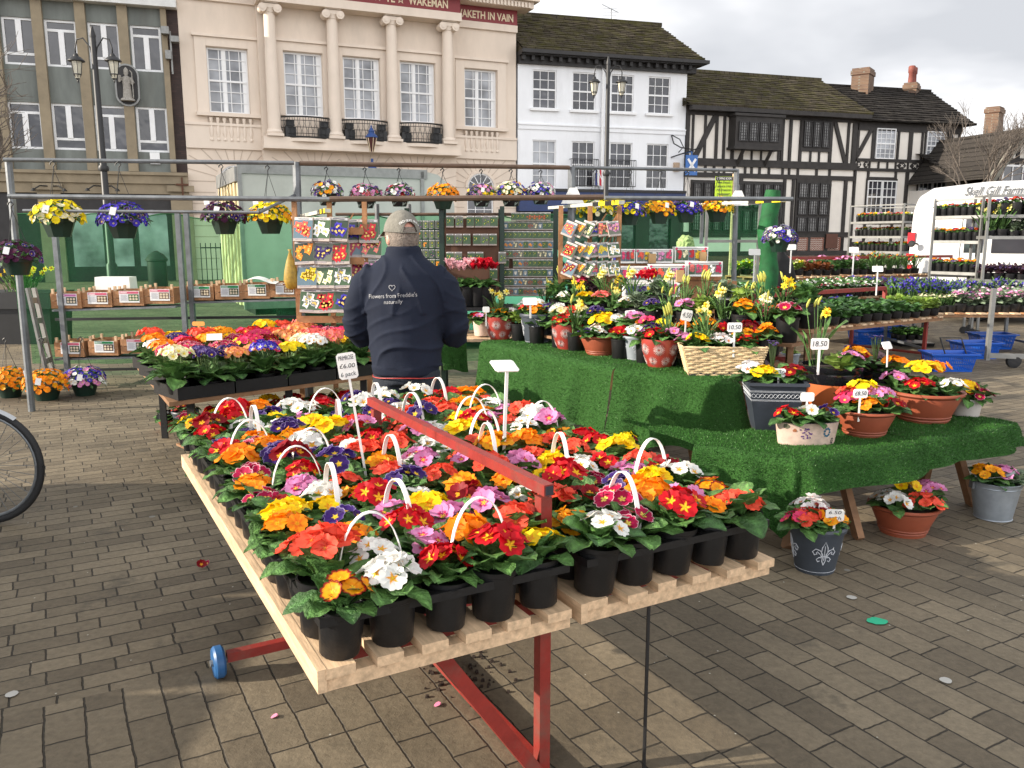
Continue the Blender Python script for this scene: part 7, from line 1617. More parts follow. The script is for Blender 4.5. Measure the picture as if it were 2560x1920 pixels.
# -- crates of seed potatoes on steel shelving
def crate(dx, dyb, Y, label, head, pcol, extra=None, wpx=64):
 p_ = P3(dx, dyb, Y); w_ = wd(wpx, Y); h, d = .17, .28; t = thing('potato_crate', label, 'crate', p_, RND.uniform(-.03, .03), 'wooden crates of seed potatoes')
 q = MB(); q.box(-w_ / 2, w_ / 2, -d / 2, -d / 2 + .008, .0, h * .46); q.box(-w_ / 2, w_ / 2, -d / 2, -d / 2 + .008, h * .5, h * .92); q.build('front_slat', MT['crate'], t)
 q = MB(); q.box(-w_ / 2, w_ / 2, d / 2 - .008, d / 2, .0, h); q.build('back_slat', MT['crate'], t)
 q = MB(); q.box(-w_ / 2, -w_ / 2 + .008, -d / 2 + .009, d / 2 - .009, 0, h); q.box(w_ / 2 - .008, w_ / 2, -d / 2 + .009, d / 2 - .009, 0, h); q.build('end_board', MT['crate'], t)
 q = MB(); q.box(-w_ / 2 + .01, w_ / 2 - .01, -d / 2 + .01, d / 2 - .01, .002, .012); q.build('base', MT['crate'], t)
 for sx_ in (-1, 1):
  for sy_ in (-1, 1): q = MB(); x = sx_ * (w_ / 2 - .022); y = sy_ * (d / 2 - .02); q.box(x - .012, x + .012, y - .012, y + .012, .013, h + .04); q.build('corner_post', MT['pine'], t)
 q = MB(); rnd = random.Random(int(dx))
 for k in range(40): ball(q, (rnd.uniform(-w_ / 2 + .04, w_ / 2 - .04), rnd.uniform(-d / 2 + .04, d / 2 - .04), h * rnd.uniform(.5, .8)), (.032, .024, .022), 6)
 q.build('potatoes', mat('potato_skin', (.40, .26, .12), .8), t, smooth=True)
 q = MB(); pw, ph_ = w_ * .66, .125; y = -d / 2 - .006; x0 = -w_ * .28; z0 = h * .2
 def R(a, b_, c, e_, col, k): q.box(x0 + a * pw, x0 + b_ * pw, y - .001 - k * .001, y, z0 + c * ph_, z0 + e_ * ph_, col=col)
 R(0, 1, 0, 1, (.75, .75, .74), 0); R(.03, .97, .76, .96, head, 1); R(.06, .40, .82, .88, (.85, .85, .85), 2); R(.03, .45, .14, .72, (.62, .62, .64), 1); R(.46, .97, .14, .72, pcol, 1)
 for k in range(6): R(.08, .40 - .05 * (k % 2), .20 + .08 * k, .225 + .08 * k, (.3, .3, .32), 2)
 for k in range(6): cx_, cz_ = x0 + pw * (.56 + .15 * (k % 3)), z0 + ph_ * (.30 + .24 * (k // 3)); q.add([(cx_ + pw * .062 * math.cos(j), y - .004, cz_ + ph_ * .10 * math.sin(j)) for j in [i * PI / 4 for i in range(8)]], [tuple(range(8))], 0, (.62, .52, .38))
 q.build('printed_card', MT['print'], t)
 return t
PK, GN, BR = (.55, .10, .17), (.01, .22, .07), (.20, .08, .03)
for i, (dx, dyb, Y, hd_, pc_, lab) in enumerate(((158, 664, 9.15, (.5, .14, .35), (.05, .06, .05), 'potato crate with a mauve headed card, leftmost on the upper shelf'), (223, 661, 9.18, PK, (.12, .06, .03), 'potato crate with a pink headed card showing pale tubers, second on the upper shelf'), (290, 658, 9.2, PK, (.05, .12, .04), 'potato crate with a pink card picturing tubers among leaves, third on the upper shelf'), (356, 654, 9.22, PK, (.22, .16, .12), 'potato crate with a pink card picturing large round tubers beside the steel post'))): crate(dx, dyb, Y, lab, hd_, pc_)
for i, (dx, dyb, Y, hd_, pc_, lab) in enumerate(((443, 647, 9.5, GN, (.08, .05, .03), 'potato crate with a green headed card next to the twin steel posts'), (503, 645, 9.5, GN, (.06, .08, .04), 'potato crate with a green card second along the right hand shelf'), (562, 643, 9.5, (.01, .16, .06), (.05, .05, .03), 'potato crate under a loose sheet of white paper'), (620, 640, 9.5, BR, (.25, .12, .05), 'potato crate with a brown card at the right end beside the seed rack'))): crate(dx, dyb, Y, lab, hd_, pc_, wpx=58)
for (dx, dyb, hd_, pc_, lab) in ((166, 767, PK, (.05, .07, .04), 'potato crate with a pink card on the lower shelf behind the blue viola hook'), (238, 764, GN, (.07, .04, .03), 'potato crate with a green card on the lower shelf'), (306, 760, PK, (.06, .06, .04), 'potato crate on the lower shelf half hidden by the polyanthus')): crate(dx, dyb, 9.15, lab, hd_, pc_)
t = thing('foam_box', 'white foam box lying behind the second potato crate', 'box', P3(253, 640, 9.45)); q = MB(); q.box(-.2, .2, -.1, .1, .02, .22, taper=.008); q.build('lid', MT['white'], t)
t = thing('paper_sheet', 'loose white sheet of paper curling over a potato crate', 'paper', P3(566, 607, 9.35)); q = MB(); V = [(-.17 + .34 * i / 6, -.08 + .16 * j / 2, .03 * math.sin(i * .8) + .01 * j) for i in range(7) for j in range(3)]; q.add(V, [(i * 3 + j, i * 3 + j + 3, i * 3 + j + 4, i * 3 + j + 1) for i in range(6) for j in range(2)]); q.build('sheet', MT['white'], t, smooth=True)
sh_ = thing('steel_shelving', 'galvanised shelving holding the potato crates in front of the net', 'shelving', (P3(128, 664, 9.2).x, 9.2, 0)); o0 = sh_.location.copy()
def bar_to(t, nm, a, b_, w_, h_, m): q = MB(); q.bar(a - o0, b_ - o0, w_, h_); q.build(nm, m, t)
for dx1, dx2, Y in ((98, 137, 9.0), (390, 400, 9.05), (404, 418, 9.35), (645, 652, 9.4)): x = P3(dx2, 700, Y).x; bar_to(sh_, 'post', Vector((x, Y, 0)), Vector((x, Y, P3(dx1, 458, Y).z if dx1 != 645 else 1.2)), .05, .05, MT['galv'])
for (x0, y0, x1, y1, Y) in ((130, 666, 392, 658, 9.2), (405, 650, 648, 643, 9.5), (135, 770, 392, 763, 9.2), (120, 690, 640, 684, 9.6), (130, 800, 640, 790, 9.6)):
 a, b_ = P3(x0, y0, Y), P3(x1, y1, Y)
 if Y > 9.55: bar_to(sh_, 'rail', a, b_, .03, .03, MT['iron'])
 else: q = MB(); q.bar(a - o0 - Vector((0, 0, .012)), b_ - o0 - Vector((0, 0, .012)), .34, .02); q.build('shelf', MT['galv'], sh_)
ld = thing('stepladder', 'folded aluminium stepladder leaning at the left end of the net', 'ladder', (P3(100, 800, 8.8).x, 8.8, 0)); o0 = ld.location.copy()
for (xa, xb, yo) in ((68, 106, 0), (82, 120, .3)):
 a, b_ = gY(xa * K - 10, 720, 8.8 + yo * .5), gY(xb * K, 945, 8.8 + yo); b_.z = 0; q = MB(); q.bar(a - o0, b_ - o0, .055, .025); q.build('stile', MT['alu'], ld)
for k in range(5): f = .12 + k * .2; a = gY(68 * K - 10, 720, 8.8).lerp(Vector((gY(106 * K, 945, 8.8).x, 8.8, 0)), f); b_ = gY(82 * K - 10, 720, 8.95).lerp(Vector((gY(120 * K, 945, 9.1).x, 9.1, 0)), f); q = MB(); q.bar(a - o0, b_ - o0, .03, .06); q.build('tread', MT['alu'], ld)
# -- seed packets
PKT = {}
def packet_mesh(key, big):
 if (key, big) in PKT: return PKT[(key, big)]
 rnd = random.Random(sum(map(ord, key)) + big); q = MB(); w_, h_, d = (.15, .185, .03) if big else (.062, .092, .006)
 base = {'green': (.02, .08, .03), 'veg': (.40, .33, .27)}.get(key.split('_')[0], (.42, .36, .32)); q.box(-w_ / 2, w_ / 2, 0, d, 0, h_, col=base)
 c = PAL[key.split('_')[-1]][0] if key.split('_')[-1] in PAL else C(.05, .16, .03)
 bg_ = rnd.choice([(.05, .10, .04), (.12, .13, .10), (.10, .16, .20), (.03, .05, .03)])
 q.box(-w_ * .49, w_ * .49, -.0015, 0, h_ * .12, h_ * .87, col=bg_)
 for i in range(9 if big else 4):
  x, z = rnd.uniform(-.34, .34) * w_, h_ * rnd.uniform(.26, .74); rr_ = w_ * rnd.uniform(.16, .27); n = 9
  q.add([(x + rr_ * (1 if k % 2 else .6) * math.cos(k * 2 * PI / n), -.003, z + rr_ * (1 if k % 2 else .6) * math.sin(k * 2 * PI / n)) for k in range(n)], [tuple(range(n))], 0, np.clip(np.array(c) * rnd.uniform(.7, 1.2), 0, .95))
  q.add([(x + rr_ * .25 * math.cos(k), -.0035, z + rr_ * .25 * math.sin(k)) for k in range(6)], [tuple(range(6))], 0, (.7, .5, .1))
 q.box(-w_ * .44, w_ * .44, -.0015, 0, h_ * .885, h_ * .97, col=(.75, .74, .72)); q.box(-w_ * .3, w_ * .3, -.0025, -.0014, h_ * .905, h_ * .945, col=(.1, .1, .12)); q.box(-w_ * .4, w_ * .2, -.0015, 0, h_ * .06, h_ * .12, col=(.35, .3, .3))
 PKT[(key, big)] = q.build('seed_packet', MT['print'], data_only=True); return PKT[(key, big)]
def packet(key, big, M_, label, group, sc=1):
 o = link('seed_packet', packet_mesh(key, big)); o.matrix_world = M_ @ Matrix.Diagonal((sc, sc, sc, 1)); tag(o, label, 'seed packet', group)
keys = ['red', 'white', 'blue', 'rose', 'orange', 'pink', 'yellow', 'magenta', 'salmon', 'purple', 'cream', 'coral']
desc = {'red': 'scarlet', 'white': 'white', 'blue': 'blue', 'rose': 'rose', 'orange': 'orange', 'pink': 'pink', 'yellow': 'yellow', 'magenta': 'crimson', 'salmon': 'salmon', 'purple': 'purple', 'cream': 'cream', 'coral': 'coral'}
def wood_rack(label, o0, w_, h_, z0, slots):
 t = thing('seed_rack', label, 'display rack', (o0.x, o0.y, 0), 0, 'seed packet racks')
 for x in (-w_ / 2, 0, w_ / 2): q = MB(); q.bar((x, .03, 0), (x, .03, z0 + h_), .04, .03, up=(0, 1, 0)); q.build('post', MT['crate'], t)
 for k in range(slots): z = z0 + h_ * k / slots; q = MB(); q.box(-w_ / 2, w_ / 2, -.05, .045, z - .012, z); q.box(-w_ / 2, w_ / 2, -.055, -.051, z - .03, z + .03); q.build('ledge', MT['crate'], t)
 q = MB(); n = int(w_ / .09)
 for k in range(n): x = -w_ / 2 + w_ * k / n; q.bar((x, .05, z0 + .1), (min(w_ / 2, x + h_ * .5), .05, z0 + .1 + h_ * .8), .012, .006, up=(0, 1, 0))
 q.build('lattice', MT['crate'], t)
 return t
rk_ = P3(712, 580, 7.15); wood_rack('wooden lattice rack of big bulb packets just left of the man', Vector((rk_.x, 7.2, 0)), wd(150, 7.15), 1.0, P3(712, 690, 7.15).z, 4)
seq = ['coral', 'white', 'blue', 'blue', 'red', 'orange', 'purple', 'red', 'magenta', 'salmon', 'yellow', 'cream', 'white', 'magenta', 'pink', 'white', 'red', 'blue', 'rose', 'pink']
rows_ = [('top', 500), ('second', 550), ('third', 602), ('bottom', 655)]; i = 0
for rn_, (nm, y) in enumerate(rows_):
 for c_, x in enumerate((652, 690, 728, 763, 797)):
  kd = seq[i % len(seq)]; i += 1; Y = 7.05 if c_ < 3 else 7.2; yy = y + rn_ * 0 - (c_ >= 3) * (14 if rn_ else -4)
  if c_ == 4 and rn_ > 2: continue
  p_ = P3(x + rn_ * 5, yy, Y); packet(kd, 1, Matrix.Translation((p_.x, p_.y, p_.z - .08)) @ Matrix.Rotation((-.12 if c_ < 3 else .3) + RND.uniform(-.15, .15), 4, 'Z') @ Matrix.Rotation(RND.uniform(-.06, .06), 4, 'Y') @ Matrix.Rotation(-.22, 4, 'X'), f"{desc[kd]} flower packet, {ordn[c_]} in the {nm} row left of the man", 'big packets on the left rack', 1.1)
yb = thing('mesh_bag', 'yellow mesh bag of bulbs hanging on the left end of the seed rack', 'bag', P3(628, 585, 7.1)); q = MB(); q.lathe([(.01, -.16), (.045, -.145), (.065, -.08), (.055, .0), (.035, .08), (.008, .16), (.02, .18)], 12, sy=.6); q.build('bag', mat('yellow_mesh', (.30, .19, .02), .6, .3, 40), yb, smooth=True)
def board(label, x0, y0, x1, y1, Y, m, post=True):
 a, b_ = P3(x0, y1, Y), P3(x1, y0, Y); t = thing('display_board', label, 'display board', (a.x, Y, 0), 0, 'seed display boards'); q = MB(); q.box(0, b_.x - a.x, .012, .03, a.z, b_.z); q.build('panel', m, t)
 for x in (-.03, b_.x - a.x + .03): q = MB(); q.bar((x, .02, 0), (x, .02, b_.z + .12), .045, .045); q.build('post', MT['pg'], t)
 return a, b_
MT['brownb'] = mat('brown_board', (.09, .040, .022), .8, .2, 5)
def packs(a, b_, Y, cols, rows, keyf, nm, grp, sc, skip=()):
 for r in range(rows):
  for c_ in range(cols):
   if (r, c_) in skip: continue
   kd = keyf(r, c_); x = a.x + (b_.x - a.x) * (c_ + .5) / cols; z = b_.z - (b_.z - a.z) * (r + .92) / rows
   packet(kd, 0, TRS((x, Y - .006, z), RND.uniform(-.12, .12), RND.uniform(-.04, .04), -.05), f"small packet, {ordn[r]} row, {ordn[c_]} along the {nm}", grp, sc)
a, b_ = board('green board of small seed packets partly hidden behind the man', 888, 476, 952, 600, 8.5, MT['pg']); packs(a, b_, 8.5, 5, 6, lambda r, c_: RND.choice(['green_g', 'green_purple', 'green_g', 'green_orange', 'green_g']), 'green board behind the man', 'packets on the green board', .95)
a, b_ = board('brown board with three rows of pea and bean seed packets', 962, 472, 1078, 640, 8.4, MT['brownb'])
for r, (y, xs) in enumerate(((478, (972, 992, 1016, 1034, 1050, 1067)), (517, (972, 990, 1008, 1030, 1047, 1065)), (556, (972, 990, 1018, 1036, 1085)), (592, (1066,)))):
 for c_, x in enumerate(xs): p_ = P3(x, y, 8.38); packet(['veg_g', 'veg_lime', 'veg_g'][c_ % 3], 0, TRS((p_.x, p_.y, p_.z - .06), RND.uniform(-.15, .15), 0, -.05), f"pea or bean packet, {ordn[c_]} in the {ordn[r]} row of the brown board", 'packets on the brown board', 1.25)
a, b_ = board('wire peg board crowded with small vegetable seed packets', 1088, 478, 1194, 640, 8.55, MT['brownb'])
vk = ['veg_g', 'veg_darkred', 'veg_white', 'veg_g', 'veg_g', 'veg_orange', 'veg_cream', 'veg_g']
packs(a, b_, 8.54, 10, 8, lambda r, c_: 'veg_orange' if r == 2 and c_ % 2 else ('veg_g' if r in (1,) else RND.choice(vk)), 'crowded peg board', 'packets on the crowded peg board', .92, {(4, 1)})
for c_ in range(8): p_ = P3(1110 + c_ * 10.5, 466, 8.5); packet('veg_red' if c_ in (3, 4, 5, 6) else 'veg_g', 0, TRS((p_.x, p_.y, p_.z - .05)), f"small packet, {ordn[c_]} along the extra row standing above the peg board", 'packets on the crowded peg board', .9)
rk_ = P3(1275, 560, 7.5); wood_rack('revolving wooden rack of large packets in front of the mint car', Vector((rk_.x, 7.55, 0)), wd(125, 7.5), .82, P3(1275, 645, 7.5).z, 4)
seq = ['coral', 'orange', 'cream', 'blue', 'salmon', 'pink', 'red', 'orange', 'yellow', 'pink', 'lime', 'white', 'darkred', 'orange', 'cream', 'rose', 'white', 'white']
for rn_, (nm, y) in enumerate((('top', 492), ('middle', 538), ('bottom', 578))):
 for c_, x in enumerate((1222, 1240, 1260, 1284, 1308, 1330)):
  kd = seq[rn_ * 6 + c_]; kd = kd if kd in PAL else 'lemon'; p_ = P3(x, y, 7.42); dd = desc.get(kd, {'lemon': 'lime yellow', 'darkred': 'deep red'}.get(kd, kd))
  packet(kd, 1, Matrix.Translation((p_.x, p_.y, p_.z - .07)) @ Matrix.Rotation(-.5 if c_ < 3 else .25, 4, 'Z') @ Matrix.Rotation(.35 if c_ < 3 else -.1, 4, 'Y') @ Matrix.Rotation(-.35, 4, 'X'), f"{dd} flower packet, {ordn[c_]} in the {nm} row of the revolving rack", 'large packets on the revolving rack', .74)
bcol = [['coral', 'yellow', 'white', 'pink', 'rose'], ['red', 'cream', 'red', 'yellow', 'coral'], ['purple', 'rose', 'magenta', 'white', 'coral'], ['yellow', 'coral', 'cream', 'pink', 'magenta'], ['salmon', 'rose', 'coral', 'white', 'magenta'], ['blue', 'purple', 'rose', 'magenta', 'coral'], ['blue', 'purple', 'yellow', 'white', 'rose']]
for k, (x0, y0, x1, y1, Y, lab) in enumerate(((1590, 623, 1683, 658, 8.9, 'upper bulb picture board with a brown paper bag, above the mauve ones'), (1687, 617, 1771, 656, 8.95, 'upper right bulb picture board showing big red and white blooms'), (1536, 666, 1620, 705, 8.6, 'lower left bulb picture board beside the revolving rack'), (1623, 661, 1716, 705, 8.6, 'lower middle bulb picture board with yellow and coral spikes'), (1719, 654, 1807, 691, 8.65, 'lower right bulb picture board of small pink bells'), (1530, 623, 1588, 658, 8.9, 'upper left bulb picture board of blue hyacinths behind the rack'), (1560, 708, 1700, 742, 8.3, 'lowest bulb picture board half hidden by the daffodils'))):
 a, b_ = gY(x0, y1, Y), gY(x1, y0, Y); t = thing('bulb_board', lab, 'picture board', a, 0, 'bulb picture boards'); w_, h_ = b_.x - a.x, b_.z - a.z; q = MB(); q.box(0, w_, 0, .16, 0, h_); q.build('box', MT['white'], t); q = MB(); rnd = random.Random(k)
 q.box(w_ * .06, w_ * .94, -.003, 0, h_ * .85, h_ * .93, col=(.35, .33, .33))
 for j in range(5):
  xa, xb = w_ * (.03 + .19 * j), w_ * (.03 + .19 * j + .18); q.box(xa, xb, -.003, 0, h_ * .14, h_ * .80, col=rnd.choice([(.05, .1, .05), (.12, .14, .12), (.1, .12, .16)]))
  for i in range(16):
   x, z = rnd.uniform(xa + .012, xb - .012), h_ * rnd.uniform(.3, .75); rr_ = rnd.uniform(.008, .016); q.add([(x + rr_ * math.cos(u), -.0045 - i * .0001, z + rr_ * math.sin(u)) for u in [n * 2 * PI / 6 for n in range(6)]], [tuple(range(6))], 0, PAL[bcol[k][j]][0] * rnd.uniform(.6, 1.1))
 for xx in (.04, .92): q.add([(w_ * xx + .014 * math.cos(n), -.006, h_ * .88 + .014 * math.sin(n)) for n in range(6)], [tuple(range(6))], 0, (.55, .03, .12))
 q.build('picture_print', MT['print'], t)
 if k in (0, 1, 3): bx_ = w_ * (.32 if k == 0 else .72); q = MB(); q.box(bx_, bx_ + w_ * .2, -.05, -.006, h_ * .02, h_ * .68, taper=.0); q.build('paper_bag', mat('brown_paper', (.42, .26, .12), .8), t)
bs = thing('bulb_stand', 'dark stand carrying the tiers of bulb picture boards', 'stand', (gY(1665, 700, 8.8).x, 8.8, 0)); q = MB()
zA = gY(1600, 658, 8.9).z; zB = gY(1600, 705, 8.6).z
q.box(-.85, .75, .0, .35, 0, zB - .004); q.box(-.85, .62, .15, .4, zB, zA - .004); q.build('tier', MT['crate'], bs)
# -- polyanthus table behind the trolley
POLY = {}
q = MB(); q.lathe([(.049, .06), (.052, .065), (.0595, PH - .012), (.0605, PH), (.054, PH), (.051, PH - .012)], 16); POT2 = q.build('pot', MT['black'], data_only=True, smooth=40)
def poly_proto(kind):
 if kind not in POLY:
  rnd = random.Random(sum(map(ord, kind)) + 3); r = thing('polyanthus', 'x', 'polyanthus'); a = link('pot', POT2, r)
  fo = MB()
  for i in range(16): u = i / 15; fo.geo(rnd.choice(LEAF), TRS((0, 0, PH - .01), i * 2.4, -(.15 + .95 * u + rnd.uniform(-.1, .1)), rnd.uniform(-.3, .3), .155 * rnd.uniform(.8, 1.1)))
  for i in range(7): an = i * .9; fo.tube([(.01 * math.cos(an), .01 * math.sin(an), PH), (.04 * math.cos(an), .04 * math.sin(an), PH + .15)], .003, 5, col=(.12, .2, .06))
  b = fo.build('foliage', MT['leaf'], r, smooth=True); fl = MB()
  bloom(fl, rnd, kind, (0, 0, PH + .185), .088, 24, .026, False, 1.1); c = fl.build('blossoms', MT['petal'], r, smooth=True); POLY[kind] = (r, [a, b, c])
 return POLY[kind]
F1, F2 = Vector((-2.17, 5.15, 0)), Vector((-1.02, 6.25, 0)); DD = Vector((-.50, .866, 0)).normalized(); TZ = .60
ax_ = (F2 - F1); axn = ax_.normalized()
t = thing('plant_table', 'dark steel and plank table carrying the tall polyanthus left of the man', 'table', F1); LD = 1.75
q = MB()
c0, c1, c2, c3 = [Vector(v) for v in ((0, 0, 0), ax_, ax_ + DD * LD, DD * LD)]
q.add([(v.x, v.y, TZ - .006) for v in (c0, c1, c2, c3)] + [(v.x, v.y, TZ - .035) for v in (c0, c1, c2, c3)], [(0, 1, 2, 3), (7, 6, 5, 4), (0, 4, 5, 1), (1, 5, 6, 2), (2, 6, 7, 3), (3, 7, 4, 0)]); q.build('top', MT['oak'], t)
for f, g_ in ((.1, .08), (.55, .08), (.95, .08), (.1, .9), (.95, .9)): v = ax_ * f + DD * LD * g_; q = MB(); q.bar((v.x, v.y, 0), (v.x, v.y, TZ - .036), .05, .02); q.build('leg', MT['iron'], t)
q = MB(); v0, v1 = ax_ * .08 + DD * .2, ax_ * .92 + DD * .2; q.bar((v0.x, v0.y, .22), (v1.x, v1.y, .22), .38, .015); q.build('shelf', MT['oak'], t)
fk = ['cream purple apricot blue lemon white salmon yellow', 'rose purple purple apricot rose cream apricot yellow', 'magenta magenta magenta rose magenta apricot salmon rose', 'gold magenta magenta yellow darkred apricot salmon magenta', 'orange red gold magenta rose apricot apricot salmon', 'white rose coral yellow red coral apricot rose', 'orange purple coral gold red coral salmon apricot', 'coral yellow red orange rose yellow coral salmon']
for r in range(8):
 ks = fk[r].split()
 for c_ in range(8):
  kd = ks[c_]; pr = poly_proto(kd); v = F1 + axn * (.10 + c_ * .195 + RND.uniform(-.02, .02)) + DD * (.10 + r * .215 + RND.uniform(-.02, .02)); v.z = TZ - .05
  copy_thing(pr[0], pr[1], f"{CNAME[kd]} polyanthus, {ordn[r]} row back, {ordn[c_]} from the left on the polyanthus table", v, RND.uniform(0, 6.28), RND.uniform(.95, 1.15) * (1.0 + (.1 if r == 0 else 0)), 'polyanthus on the left table')
for k in range(4):
 for j in range(4):
  tt = thing('plant_tray', f"black plastic tray under the polyanthus, {ordn[k]} from the left in the {ordn[j]} line back", 'tray', F1 + axn * (.2 + k * .39) + DD * (.2 + j * .43) + Vector((0, 0, TZ - .004)), math.atan2(axn.y, axn.x), 'black trays of polyanthus'); q = MB(); hx, hy = .19, .20
  q.box(-hx, hx, -hy, hy, 0, .006);
  for a_, b_, c__, d_ in ((-hx, hx, -hy, -hy + .012), (-hx, hx, hy - .012, hy), (-hx, -hx + .012, -hy + .012, hy - .012), (hx - .012, hx, -hy + .012, hy - .012)): q.box(a_, b_, c__, d_, .0062, .082)
  q.build('tray', MT['black'], tt)
ks = 'yellow lemon red darkred coral gold red magenta red coral yellow red red cream'.split()
for i, kd in enumerate(ks):
 v = F1 + axn * (.15 + (i % 7) * .2) + DD * (.12 + .16 * (i // 7)); v.z = .235; put(get_proto(kd), f"{CNAME[kd]} primrose on the low shelf under the polyanthus table, {ordn[i % 7]} along the {'front' if i < 7 else 'back'}", v, None, 1.1, 'primroses under the polyanthus table')
t = thing('blank_tag', 'white card lying on the polyanthus blooms', 'sign', dz(463, 735, .93), .3); q = MB(); q.box(-.05, .05, -.001, .001, 0, .07, M=Matrix.Rotation(-1.0, 4, 'X')); q.build('card', MT['white'], t)
stick_sign(dz(430, 720, .86), [], 'small orange marker sign at the back of the polyanthus', .10, .035, .06, 0, mt=mat('orange_card', (.75, .36, .08), .6))
# -- bedding trolleys at the right
BED = {}
def bed_proto(kind):
 if kind not in BED:
  rnd = random.Random(sum(map(ord, kind)) + 9); r = thing('bedding_plant', 'x', 'bedding plant'); a = link('pot', POT2, r); q = MB(); f = MB()
  leafs, fk_, n, fr, hh = {'green': (LEAFLO, [], 0, 0, .09), 'whitepurple': (LEAFLO, ['white', 'white', 'magenta'], 26, .014, .08), 'crimson': (LEAFLO, ['darkred', 'magenta', 'darkred'], 22, .018, .08), 'lemon': (LIME, ['lemon', 'cream'], 26, .017, .10), 'bronze': (DARKL, ['gold'], 0, 0, .09), 'dark': (DARKL, ['purple'], 14, .013, .09), 'violet': (LEAFLO, ['blue', 'purple'], 14, .015, .09), 'pinktall': (LEAFLO, ['rose', 'pink'], 7, .022, .14), 'tulip': (STRAP, ['orange'], 3, .016, .17), 'heather': (GREY, ['pink', 'white', 'pink'], 40, .013, .10), 'bluebell': (STRAP, ['blue'], 34, .013, .16), 'buds': (STRAP, ['cream'], 18, .012, .10), 'limeleaf': (LIME, [], 0, 0, .12), 'cycla': (GREY, ['white'], 26, .022, .15), 'daff': (STRAP, ['lemon'], 0, 0, .2)}[kind]
  nl = 46 if leafs is not STRAP else 26
  for i in range(nl):
   a_ = i * 2.4; u = i / nl; q.geo(rnd.choice(leafs), TRS((.03 * math.cos(a_) * u, .03 * math.sin(a_) * u, PH - .01 + (0 if leafs is STRAP else hh * .6 * u)), a_, -(rnd.uniform(.7, 1.3) if leafs is STRAP else rnd.uniform(-.1, 1.2)), rnd.uniform(-.5, .5), (hh * 1.1 if leafs is STRAP else .075) * rnd.uniform(.7, 1.1)))
  b = q.build('foliage', MT['leaf'], r, smooth=True)
  if kind == 'bronze':
   for v_ in b.data.attributes['Col'].data: c_ = v_.color; v_.color = (c_[0] * 4, c_[1] * 2.6, c_[2] * .6, 1)
  pts = [a, b]
  for i in range(n): a_ = i * 2.4; rr_ = .062 * math.sqrt((i + .5) / n); z_ = PH + hh - rr_ * .5 + (rnd.uniform(-.05, .02) if kind in ('bluebell',) else rnd.uniform(-.01, .012)); f.geo(getf(rnd.choice(fk_), True), TRS((rr_ * math.cos(a_), rr_ * math.sin(a_), z_), a_, rnd.uniform(0, .9), 0, fr))
  if n: pts.append(f.build('blossoms', MT['petal'], r, smooth=True))
  if kind == 'daff':
   n0 = list(r.children); daffodils(r, (0, 0, PH), rnd, 7, .24, .07, 1, 0, 0, 12, .034); pts += [c_ for c_ in r.children if c_ not in n0]
  BED[kind] = (r, pts)
 return BED[kind]
BN = {'green': 'leafy green bedding plant', 'whitepurple': 'white and plum bedding plant', 'crimson': 'crimson double daisy plant', 'lemon': 'lemon yellow flowering plant', 'bronze': 'bronze leaved plant', 'dark': 'dark leaved plant', 'violet': 'violet flowered plant', 'pinktall': 'tall pink anemone plant', 'tulip': 'tulip plant coming into bud', 'heather': 'pink and white heather plant', 'bluebell': 'blue scilla plant', 'buds': 'pale budding bulb plant', 'limeleaf': 'lime leaved plant', 'cycla': 'white cyclamen plant', 'daff': 'pot of pale daffodils'}
def bed_table(label, a, u, v, nu, nv, z, kindf, where, grp, sc=1.3, post=None, redbar=None, pal=True):
 """a: near-left corner; u: along vector, v: depth vector"""
 t = thing('bedding_trolley', label, 'trolley', (a.x, a.y, 0), math.atan2(u.y, u.x), 'bedding plant trolleys'); lu, lv = u.length, v.length
 if pal:
  n = int(lu / .14)
  for k in range(n): x = lu * (k + .5) / n; q = MB(); q.box(x - .045, x + .045, 0, lv, z - .022, z - .002); q.build('board', MT['pine'] if k % 3 else MT['crate'], t)
  for y in (.04, lv / 2, lv - .05): q = MB(); q.box(0, lu, y - .025, y + .025, z - .062, z - .0225); q.build('bearer', MT['oak'], t)
 fm = MT['redsteel'] if redbar else MT['galv']
 for x in (.12, lu - .15):
  for y in (.15, lv - .15): q = MB(); q.bar((x, y, .0), (x, y, z - .063), .04); q.build('leg', fm, t)
  q = MB(); q.bar((x, .15, .12), (x, lv - .15, .12), .03); q.build('base_bar', fm, t)
 if redbar:
  q = MB(); q.bar((redbar[0], lv * redbar[2], z + .30), (redbar[1], lv * redbar[2], z + .30), .05); q.build('ridge_bar', MT['redsteel'], t)
  for x in redbar[:2]: q = MB(); q.bar((x, lv * redbar[2], z - .0), (x, lv * redbar[2], z + .273), .045); q.build('ridge_post', MT['redsteel'], t)
 for i in range(nu):
  for j in range(nv):
   kd = kindf(i, j)
   if not kd: continue
   p_ = Vector((a.x, a.y, 0)) + u * ((i + .5) / nu) + v * ((j + .5) / nv); p_.z = z - .058 * sc; pr = bed_proto(kd)
   copy_thing(pr[0], pr[1], f"{BN[kd]}, {ordn[i]} along in the {ordn[j]} row of {where}", p_, RND.uniform(0, 6.28), sc * RND.uniform(.9, 1.1), grp)
 return t
a1, a2 = dz(1640, 722, .62), dz(2040, 682, .62); vd = Vector((-.49, .87, 0)) * 1.05
bed_table('red barred trolley of leafy green bedding beside the blue baskets', a1, a2 - a1, vd * 1.3, 17, 6, .62, lambda i, j: ('limeleaf' if (i > 14 and j < 3) else ('violet' if (i * 7 + j) % 11 == 0 and j > 2 else ('crimson' if i < 6 and j > 3 else ('green' if i < 15 else None)))), 'the green bedding trolley', 'green bedding plants', 1.35, redbar=(.6, 3.9, .72))
b1, b2 = gY(1690 * K, 640 * K, 11.6), gY(2010 * K, 640 * K, 13.4); zz = .74
